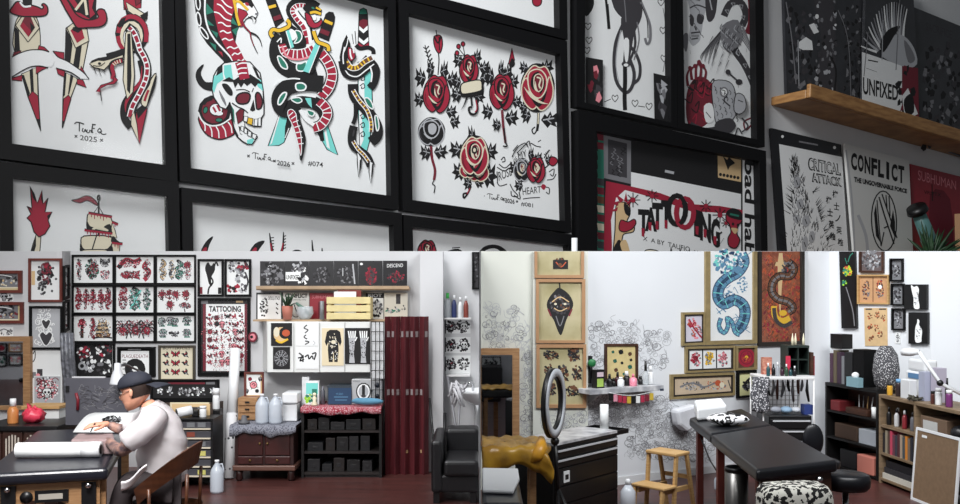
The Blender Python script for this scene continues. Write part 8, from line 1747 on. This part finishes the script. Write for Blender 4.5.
def d_org(a): m_blob(a,866,290,8,20,'uasdu',40,2,.16); m_blob(a,880,289,8,20,'duaso',40,3,.16); a.line([(873,277),(873,302)],.8,'u',False); a.ell(880,287,2,2,'w')
picture(RBp, sq(856.8,888.4,274.6,304,0,.4), sq(858.4,887,276.2,302.4,0,.4), WOODL, 'pale wood framed orange print of two tattooed figures', d_org, paper=M('orange_paper',(198,152,110),.8,noise=.1))
def d_org2(a):
    for x, y, s in ((870,316,1),(877,315,2),(870,326,3),(876,328,4),(871,338,5),(880,334,6),(883,318,7)): m_blob(a,x,y,5,7,'ueuo',16,s,.25)
    a.rect(865.5,308.5,872,309.8,'k'); a.rect(879,308.5,886,309.8,'k')
sheet(RBp, [(864,308),(887,308),(887.5,346),(865,346)], 'orange tinted flash sheet hanging below the two figure print', d_org2, paper=M('light_orange_paper',(214,182,136),.8,noise=.12))
def d_por(seed, c): return lambda a: m_blob(a, *c, 'slaks', 26, seed, .22)
picture(RBp, sq(889.2,902.4,258.4,281.6), sq(890.8,901.2,260.2,279.8), BLACKF, 'small black framed grey portrait, highest in the column of three', d_por(3,(896,270,8,16)), paper=SILVERG)
picture(RBp, sq(890.4,903.4,283.6,305.6), sq(891.8,902.2,285.4,304), BLACKF, 'small black framed grey figure print, middle of the column', d_por(5,(897,295,8,16)), paper=SILVERG)
picture(RBp, sq(891,904.2,308.2,330.2), sq(892.6,903,310,328.6), BLACKF, 'small black framed pale figure print, lowest of the column', d_por(7,(898,319,7,16)), paper=M('mid_grey_paper',(120,120,124),.8))
sheet(RBp, sq(895,900.4,332.4,343.6), 'tiny grey card pinned below the column of black frames', d_por(9,(897.7,338,4,9)))
def d_sta(a): a.fill([(911,285),(914,287),(917,286),(919,290),(918,297),(919.5,308),(914,308),(913.5,298),(912,292)],'w'); m_blob(a,916,297,5,18,'lwla',18,3,.2)
canvas(RBp, sq(904,926.6,284.4,309.4), 'black canvas with a white robed statue, the upper of two', d_sta, BLACKP)
def d_sta2(a): a.fill([(917.5,319),(919.5,321),(919,325),(922,330),(921.5,338),(921,342),(915.5,342),(915,333),(915.5,327),(917,323)],'w'); m_blob(a,918.5,332,5,16,'lwla',16,5,.2)
canvas(RBp, sq(908.4,927.6,312.4,343.8), 'black canvas with a white standing statue, the lower of two', d_sta2, BLACKP)
solo('gift_box', MB().box(X(899,8.12),X(914,8.12),8.1,8.16,.9,.93), M('jade_box',(60,150,120),.5), 'x', 'box') if False else None
# ================================================================ the man at the drawing table and his chair
def skin_geo(nodes, edges, root=0, sub=2, smooth=True):
    """nodes: (point, rx, ry); grows one continuous tapered surface along the edges"""
    me = bpy.data.meshes.new('skeleton'); me.from_pydata([tuple(n[0]) for n in nodes], edges, []); me.update()
    o = bpy.data.objects.new('skeleton', me); COL.objects.link(o)
    o.modifiers.new('skin','SKIN'); 
    if not me.skin_vertices: 
        bpy.context.view_layer.objects.active = o
    for i, n in enumerate(nodes):
        sv = me.skin_vertices[0].data[i]; sv.radius = (n[1], n[2] if len(n) > 2 else n[1]); sv.use_root = (i == root)
    s = o.modifiers.new('sub','SUBSURF'); s.levels = sub; s.render_levels = sub
    bpy.context.view_layer.update(); ev = o.evaluated_get(bpy.context.evaluated_depsgraph_get()); m = ev.to_mesh()
    vs = [v.co.copy() for v in m.vertices]; fs = [tuple(p.vertices) for p in m.polygons]; ev.to_mesh_clear()
    bpy.data.objects.remove(o); bpy.data.meshes.remove(me); return vs, fs
SKIN = M('skin', (206,148,122), .5, noise=.06, scale=9); TATT = M('tattooed_skin', (166,128,114), .55, rgb2=(74,62,68), scale=26)
SHIRT = M('white_cotton_shirt', (240,236,238), .85, bump=.55, scale=6); NAVY = M('navy_cap', (28,31,44), .8, noise=.15, scale=30); HAIR = M('dark_brown_hair', (44,28,22), .7, noise=.3, scale=60); TROU = M('dark_trousers', (42,34,36), .8, noise=.2, scale=12)
J = {'pel':PX(164,484,5.68),'wai':PX(161,472,5.68),'mid':PX(160,454,5.68),'che':PX(157,434,5.67),'upp':PX(152,420,5.66),'nek':PX(151,409,5.65),'nkt':PX(146,400,5.63),
     'shL':PX(150,424,5.47),'elL':PX(121,452,5.43),'wrL':PX(107,440.5,5.83),'shR':PX(150,419,5.84),'elR':PX(124,431,6.02),'wrR':PX(107,424,5.98),
     'hiL':PX(161,486,5.58),'knL':PX(125,483,5.5),'anL':PX(112,552,5.5),'toL':PX(98,559,5.48),'hiR':PX(161,486,5.78),'knR':PX(126,480,5.78),'anR':PX(112,540,5.78),'toR':PX(100,547,5.78)}
NM = list(J); RAD = {'pel':.12,'wai':.115,'mid':.11,'che':.108,'upp':.082,'nek':.054,'nkt':.05,'shL':.062,'elL':.043,'wrL':.027,'shR':.062,'elR':.043,'wrR':.027,'hiL':.088,'knL':.062,'anL':.042,'toL':.035,'hiR':.088,'knR':.062,'anR':.042,'toR':.035}
ED = [('pel','wai'),('wai','mid'),('mid','che'),('che','upp'),('upp','nek'),('nek','nkt'),('upp','shL'),('shL','elL'),('elL','wrL'),('upp','shR'),('shR','elR'),('elR','wrR'),('pel','hiL'),('hiL','knL'),('knL','anL'),('anL','toL'),('pel','hiR'),('hiR','knR'),('knR','anR'),('anR','toR')]
E = lambda ed: [(NM.index(a), NM.index(b)) for a, b in ed]
vs, fs = skin_geo([(J[k], RAD[k], RAD[k]) for k in NM], E(ED), 0)
body = MB()
def seg_d(p, a, b): t = max(0,min(1,(p-a).dot(b-a)/(b-a).length_squared)); return (p-a-(b-a)*t).length
base = len(body.v); body.add(vs, fs, True)
for i, f in enumerate(fs):
    c = sum((vs[k] for k in f), Vector())/len(f)
    if min(seg_d(c,J['shL'].lerp(J['elL'],.35),J['elL']),seg_d(c,J['elL'],J['wrL']),seg_d(c,J['shR'].lerp(J['elR'],.35),J['elR']),seg_d(c,J['elR'],J['wrR'])) < .06: body.mi[i] = 1
# hands: palm and five separate fingers each
def hand(w, fwd, nrm, thumb_side, curl):
    fwd = fwd.normalized(); nrm = (nrm-fwd*nrm.dot(fwd)).normalized(); side = nrm.cross(fwd)*thumb_side
    pn = [(w-fwd*.02,.026,.024),(w+fwd*.02,.03,.02),(w+fwd*.055,.036,.017),(w+fwd*.08,.034,.014)]
    v, f = skin_geo(pn, [(0,1),(1,2),(2,3)], 0, 2); body.add(v, f, True)
    for i, (off, L) in enumerate(((.026,.072),(.009,.08),(-.009,.074),(-.025,.06))):
        r0 = w+fwd*.072+side*off; d = fwd+side*off*2.2; d.normalize(); pts = [(r0-fwd*.02,.0085,.0085),(r0,.0092,.0092)]; p = r0; ang = 0
        for k, fr in enumerate((.45,.32,.25)):
            ang += curl[min(i,len(curl)-1)]*(.6,1,1)[k]; dd = d*math.cos(ang)-nrm*math.sin(ang); p = p+dd*L*fr; pts.append((p,.0086-.0012*k,.0086-.0012*k))
        v, f = skin_geo(pts, [(j,j+1) for j in range(len(pts)-1)], 0, 2); body.add(v, f, True)
    t0 = w+fwd*.015+side*.02; d1 = (fwd*.7+side*.75-nrm*.2).normalized(); d2 = (fwd*.95+side*.2-nrm*.3).normalized()
    pts = [(t0,.011,.011),(t0+d1*.035,.0105,.0105),(t0+d1*.035+d2*.028,.0095,.0095),(t0+d1*.035+d2*.05,.008,.008)]
    v, f = skin_geo(pts, [(0,1),(1,2),(2,3)], 0, 2); body.add(v, f, True)
hand(J['wrR'], PX(97,424.5,5.95)-J['wrR'], Vector((-.05,-.25,1)), 1, (.22,.28,.32,.36))
hand(J['wrL'], PX(100,440.5,5.93)-J['wrL'], Vector((0,-.2,1)), -1, (.2,.22,.25,.3))
# head, lofted with a face
HH = .222; U = Vector((-.26,0,.966)); FW = Vector((-.966,0,-.26)); S_ = Vector((0,1,0)); HC = PX(139.5,408,5.63)
secs = [(0,.30,-.16,.10),(.03,.345,-.02,.15),(.1,.375,.1,.215),(.18,.365,.22,.27),(.235,.375,.3,.285),(.27,.36,.34,.295),(.31,.375,.37,.305),(.36,.37,.4,.315),(.44,.37,.44,.335),(.52,.355,.47,.345),(.58,.35,.485,.35),(.64,.375,.49,.35),(.72,.375,.49,.35),(.82,.335,.455,.33),(.9,.26,.38,.27),(.96,.15,.25,.18),(.995,.03,.05,.04)]
def hp(x, y, z): return HC+FW*(x*HH)+S_*(y*HH)+U*(z*HH)
N = 28; hv = []; hf = []
for z, fr, bk, w_ in secs:
    cx, rx = (fr-bk)/2, (fr+bk)/2
    for k in range(N):
        t = 2*math.pi*k/N; ct, st = math.cos(t), math.sin(t); x = cx+rx*math.copysign(abs(ct)**.9,ct); y = w_*math.copysign(abs(st)**.9,st)
        nose = math.exp(-((z-.4)/.07)**2)*.13+math.exp(-((z-.5)/.07)**2)*.05; x += nose*max(0,ct)**24
        x += -.035*math.exp(-((z-.54)/.035)**2)*math.exp(-((abs(y)-.14)/.06)**2)*(ct > 0)
        x += .022*math.exp(-((z-.26)/.02)**2)*max(0,ct)**10+.02*math.exp(-((z-.3)/.014)**2)*max(0,ct)**10
        hv.append(hp(x,y,z))
for i in range(len(secs)-1):
    for k in range(N): k2 = (k+1) % N; hf.append((i*N+k,i*N+k2,(i+1)*N+k2,(i+1)*N+k))
hf.append(tuple(reversed(range(N)))); hf.append(tuple((len(secs)-1)*N+k for k in range(N)))
body.cur = 0; body.add(hv, hf, True)
for s in (-1,1):
    e = MB(); ec = hp(-.02,s*.345,.47)
    v = []; 
    for i in range(9):
        th = math.pi*i/8
        for k in range(12): a_ = 2*math.pi*k/12; v.append(ec+FW*(.055*HH*math.sin(th)*math.cos(a_)-.02*HH*math.cos(th))+U*(.11*HH*math.cos(th))+S_*(s*.035*HH*math.sin(th)*math.sin(a_)+s*.02*HH))
    f = [(i*12+k,(i+1)*12+k,(i+1)*12+(k+1) % 12,i*12+(k+1) % 12) for i in range(8) for k in range(12)]; body.add(v, f, True)
    body.cur = 2; c = hp(.325,s*.14,.54); vv = MB().ball(c,.05*HH,1,1.2,.7,10,6); body.add(vv.v, vv.f, True); body.cur = 3; vv = MB().ball(hp(.36,s*.145,.535),.026*HH,1,1,1,8,5); body.add(vv.v, vv.f, True)
    vv = MB().tube([hp(.37,s*.07,.625),hp(.375,s*.14,.64),hp(.33,s*.22,.62)],.014*HH,5); body.add(vv.v, vv.f, True); body.cur = 0
body.cur = 4; vv = MB().tube([hp(.362,-.1,.272),hp(.385,0,.275),hp(.362,.1,.272)],.017*HH,6); body.add(vv.v, vv.f, True); body.cur = 0
man = thing('person', 'person in backward navy cap and white t-shirt drawing at padded table', 'person', Vector((J['pel'].x,J['pel'].y,0)))
mesh_obj('body', body, [SKIN,TATT,M('eye_white',(225,222,218),.3),HAIR,M('lips',(170,92,86),.5)], man)
# hair below the cap
def cap_shell(z0, k, fr0, lift=0, extra=None):
    mb = MB(); v = []; f = []; rows_ = [s for s in secs if s[0] >= z0]
    for z, fr, bk, w_ in rows_:
        cx, rx = (fr-bk)/2, (fr+bk)/2
        for j in range(N):
            t = 2*math.pi*j/N; ct, st = math.cos(t), math.sin(t); x = cx+rx*k*math.copysign(abs(ct)**.9,ct); y = w_*k*math.copysign(abs(st)**.9,st); zz = z+(lift*max(0,(z-.6)/.4))
            if extra: x, y, zz = extra(x, y, zz, ct)
            v.append(hp(x,y,zz))
    n = len(rows_)
    for i in range(n-1):
        for j in range(N): j2 = (j+1) % N; f.append((i*N+j,i*N+j2,(i+1)*N+j2,(i+1)*N+j))
    f.append(tuple((n-1)*N+j for j in range(N))); mb.add(v, f, True); return mb
def hair_ex(x, y, z, ct): 
    q = max(0,min(1,(-ct+.05)/.6)); z2 = z
    if z < .7 and q < .3: z2 = max(z,.66)
    return x, y, z2
mesh_obj('hair', cap_shell(.3,1.035,0,0,lambda x,y,z,ct: (x*(1 if ct < .1 else .9), y*(1 if ct < .1 else .9), z if ct < .1 else max(z,.66))), HAIR, man)
o = mesh_obj('cap', cap_shell(.64,1.07,0,.03), NAVY, man); o.modifiers.new('t','SOLIDIFY').thickness = .004
br = MB(); v = []; f = []
for i in range(7):
    for j in range(13): a_ = math.pi*(.27+.46*j/12)+math.pi/2; rr = .5+i*.07; v.append(hp(math.cos(a_)*rr*1.02-.06, math.sin(a_)*rr*.74, .6-.09*i/6-.08*(i/6)**2-.03*math.sin(math.pi*j/12)*0))
for i in range(6):
    for j in range(12): f.append((i*13+j,i*13+j+1,(i+1)*13+j+1,(i+1)*13+j))
br.add(v, f, True); b_ = mesh_obj('brim', br, NAVY, o); b_.modifiers.new('t','SOLIDIFY').thickness = .005
mesh_obj('cap_button', MB().ball(hp(-.05,0,1.07),.006), NAVY, o)
gl_ = MB(); 
for s in (-1,1): gl_.tube([hp(.37+.02*math.cos(t)*0,s*(.15+.085*math.cos(t)),.53+.065*math.sin(t)) for t in [k*.5236 for k in range(12)]],.0022,5,True); gl_.tube([hp(.36,s*.235,.55),hp(.2,s*.34,.55),hp(0,s*.37,.53)],.0022,5)
gl_.tube([hp(.385,-.065,.54),hp(.395,0,.55),hp(.385,.065,.54)],.0022,5); mesh_obj('glasses', gl_, BLACKP, man)
# t-shirt
sn = [(PX(150.5,403.5,5.65),.058,.06),(PX(153,409,5.655),.088,.09),(PX(156.5,417,5.66),.115,.112),(PX(160,429,5.67),.138,.132),(PX(161.5,440,5.67),.15,.142),(PX(162.5,453,5.68),.156,.15),(PX(163,469,5.68),.152,.15),(PX(163,481,5.68),.14,.14),
      (PX(150,424,5.47),.08,.08),(PX(137,435,5.43),.074,.074),(PX(127,442,5.42),.07,.07),(PX(150,418.5,5.84),.08,.08),(PX(139,424,5.92),.075,.075),(PX(131,428,5.97),.066,.066)]
mb = MB()
for part_, ed_, rt in ((sn[:-6],[(i,i+1) for i in range(len(sn)-7)],3),([(PX(154,418,5.58),.085,.085)]+sn[-6:-3],[(0,1),(1,2),(2,3)],0),([(PX(154,416,5.74),.085,.085)]+sn[-3:],[(0,1),(1,2),(2,3)],0)):
    pp = [n_[0] for n_ in part_]; rr_ = [n_[1] for n_ in part_]; sp_ = spline([(p.x,p.y,p.z,q_) for p, q_ in zip(pp,rr_)], False, 4) if False else None
    P4 = []; R4 = []
    for i_ in range(len(pp)-1):
        for k_ in range(4): t_ = k_/4; P4.append(pp[i_].lerp(pp[i_+1],t_)); R4.append(rr_[i_]*(1-t_)+rr_[i_+1]*t_)
    P4.append(pp[-1]); R4.append(rr_[-1])
    for _ in range(3):
        P4 = [P4[0]]+[(P4[i_-1]+P4[i_]*2+P4[i_+1])/4 for i_ in range(1,len(P4)-1)]+[P4[-1]]; R4 = [R4[0]]+[(R4[i_-1]+R4[i_]*2+R4[i_+1])/4 for i_ in range(1,len(R4)-1)]+[R4[-1]]
    tb_ = MB().tube(P4, R4, 28); v, f = tb_.v, tb_.f
    v = [p+Vector((math.sin(p.z*60+p.x*35+p.y*9)*.005,-abs(math.sin(p.z*38-p.x*55))*.006,0)) for p in v]; mb.add(v, f, True); mesh_obj('t_shirt', mb, SHIRT, man)
tn = [(J['pel']+Vector((0,0,-.005)),.124,.124),(J['hiL'],.1,.1),(J['knL'],.082,.082),(J['anL'],.065,.065),(J['hiR'],.1,.1),(J['knR'],.082,.082),(J['anR'],.065,.065)]
v, f = skin_geo(tn, [(0,1),(1,2),(2,3),(0,4),(4,5),(5,6)], 0); mb = MB(); mb.add(v, f, True); mesh_obj('trousers', mb, TROU, man)
for k in ('L','R'):
    an, to = J['an'+k], J['to'+k]; v, f = skin_geo([(an+Vector((.03,0,-.02)),.045,.045),(an.lerp(to,.6)+Vector((0,0,-.01)),.048,.04),(to+Vector((-.04,0,-.005)),.042,.03)], [(0,1),(1,2)], 0); mb = MB(); mb.add(v, f, True); mesh_obj('shoe', mb, BLACKP, man)
ap = MB(); v = []; f = []
for i in range(7):
    for j in range(5): u_, w_ = i/6, j/4; v.append(PX(121+26*u_, 482-14*u_+3*math.sin(u_*5)+9*w_*(1-u_*.5), 5.39+.03*w_))
for i in range(6):
    for j in range(4): f.append((i*5+j,i*5+j+1,(i+1)*5+j+1,(i+1)*5+j))
ap.add(v, f, True); o = mesh_obj('shirt_tail', ap, SHIRT, man); o.modifiers.new('t','SOLIDIFY').thickness = .008
# pen in the drawing hand
pe = MB(); pe.cyl(PX(90.5,432,5.9),PX(95,423,5.92),.004,.005,8); solo('pen', pe, BLACKP, 'thin black pen held over the practice pad', 'pen')
# ---- bentwood chair
CW = M('walnut_plywood', (96,56,34), .4, rgb2=(70,40,25), scale=5, stretch=(1,1,5))
ch = thing('chair', 'brown bentwood chair with curved back the man sits on', 'chair', PX(165,560,5.7)*1); ch.location = Vector((X(166,5.7),5.7,0))
cc_ = Vector((X(163,5.7),5.7,0)); zs0 = .3
st_ = MB(); st_.lathe(cc_+Vector((.045,0,zs0-.03)), [(.13,0),(.145,.008),(.145,.022),(.13,.03)], 28)
mesh_obj('seat', st_, CW, ch)
def band(z0f, z1f, R0, a0, a1, th, n=24):
    mb = MB(); v = []; f = []
    for i in range(n+1):
        a_ = a0+(a1-a0)*i/n; c_, s_ = math.cos(a_), math.sin(a_); z0, z1 = z0f(i/n), z1f(i/n)
        for rr, z in ((R0,z0),(R0+th,z0),(R0+th+.03,z1),(R0+.03,z1)): v.append(cc_+Vector((c_*rr*.97,s_*rr*1.26,z)))
    for i in range(n):
        for j in range(4): f.append((i*4+j,i*4+(j+1) % 4,(i+1)*4+(j+1) % 4,(i+1)*4+j))
    f += [(3,2,1,0),(n*4,n*4+1,n*4+2,n*4+3)]; mb.add(v, f, False); return mb
bell = lambda t: math.sin(math.pi*t)
mesh_obj('backrest', band(lambda t: .43+.2*bell(t), lambda t: .53+.24*bell(t), .2, math.radians(-108), math.radians(108), .014), CW, ch)
mesh_obj('lower_back_band', band(lambda t: zs0-.02, lambda t: zs0+.04+.02*bell(t), .213, math.radians(-100), math.radians(100), .012), CW, ch)
for a_ in (-1.5,-.5,.5,1.5): mesh_obj('back_support', MB().tube([cc_+Vector((math.cos(a_)*.214,math.sin(a_)*.275,zs0)),cc_+Vector((math.cos(a_)*.226,math.sin(a_)*.29,.5+.1*bell(.5+a_/3.8)))],.011,8), CW, ch)
for a_ in (.78,2.36,3.93,5.5): mesh_obj('leg', MB().cyl(cc_+Vector((.045+math.cos(a_)*.14,math.sin(a_)*.14,0)),cc_+Vector((.045+math.cos(a_)*.11,math.sin(a_)*.11,zs0-.031)),.016,.02), CW, ch)
# ================================================================ light
def area(name, loc, target, sx, sy, power, col=(1,1,1), spread=180):
    l = bpy.data.lights.new(name, 'AREA'); l.shape = 'RECTANGLE'; l.size = sx; l.size_y = sy; l.energy = power; l.color = col; l.spread = math.radians(spread)
    o = bpy.data.objects.new(name, l); COL.objects.link(o); o.location = loc
    o.rotation_euler = (Vector(target)-Vector(loc)).to_track_quat('-Z', 'Y').to_euler(); return o
area('gallery_lamp', (-3.5,5,11), (2,13,5), 4, 3, 760, (.97,.985,1), 110)
w = bpy.data.worlds.new('world'); SC.world = w; w.use_nodes = True
w.node_tree.nodes['Background'].inputs[0].default_value = (.8,.85,.9,1); w.node_tree.nodes['Background'].inputs[1].default_value = .12
SC.cycles.use_denoising = True
SC.cycles.max_bounces = 8
SC.cycles.sample_clamp_indirect = 4
area('left_room_lamp', (-2.6,4.2,4.1), (-2.6,8.6,1.1), 3, 1.2, 50, (1,.99,.98), 120)
area('left_front_fill', (-2.1,3.5,3.2), (-2.3,5.7,.8), 1.2, .8, 44, (1,.985,.98), 85)  # added fill light, brightens the man's white shirt and the table
area('right_room_lamp', (2.4,4.2,4.1), (2.4,8.6,1.1), 3, 1.2, 120, (.97,.985,1), 120)
area('fill_behind', (-4.5,1.2,3.3), (-5.5,-1,1.2), 2.4, .6, 150, (1,.99,.98), 140)  # added fill light for the wall and prints that the mirrors reflect
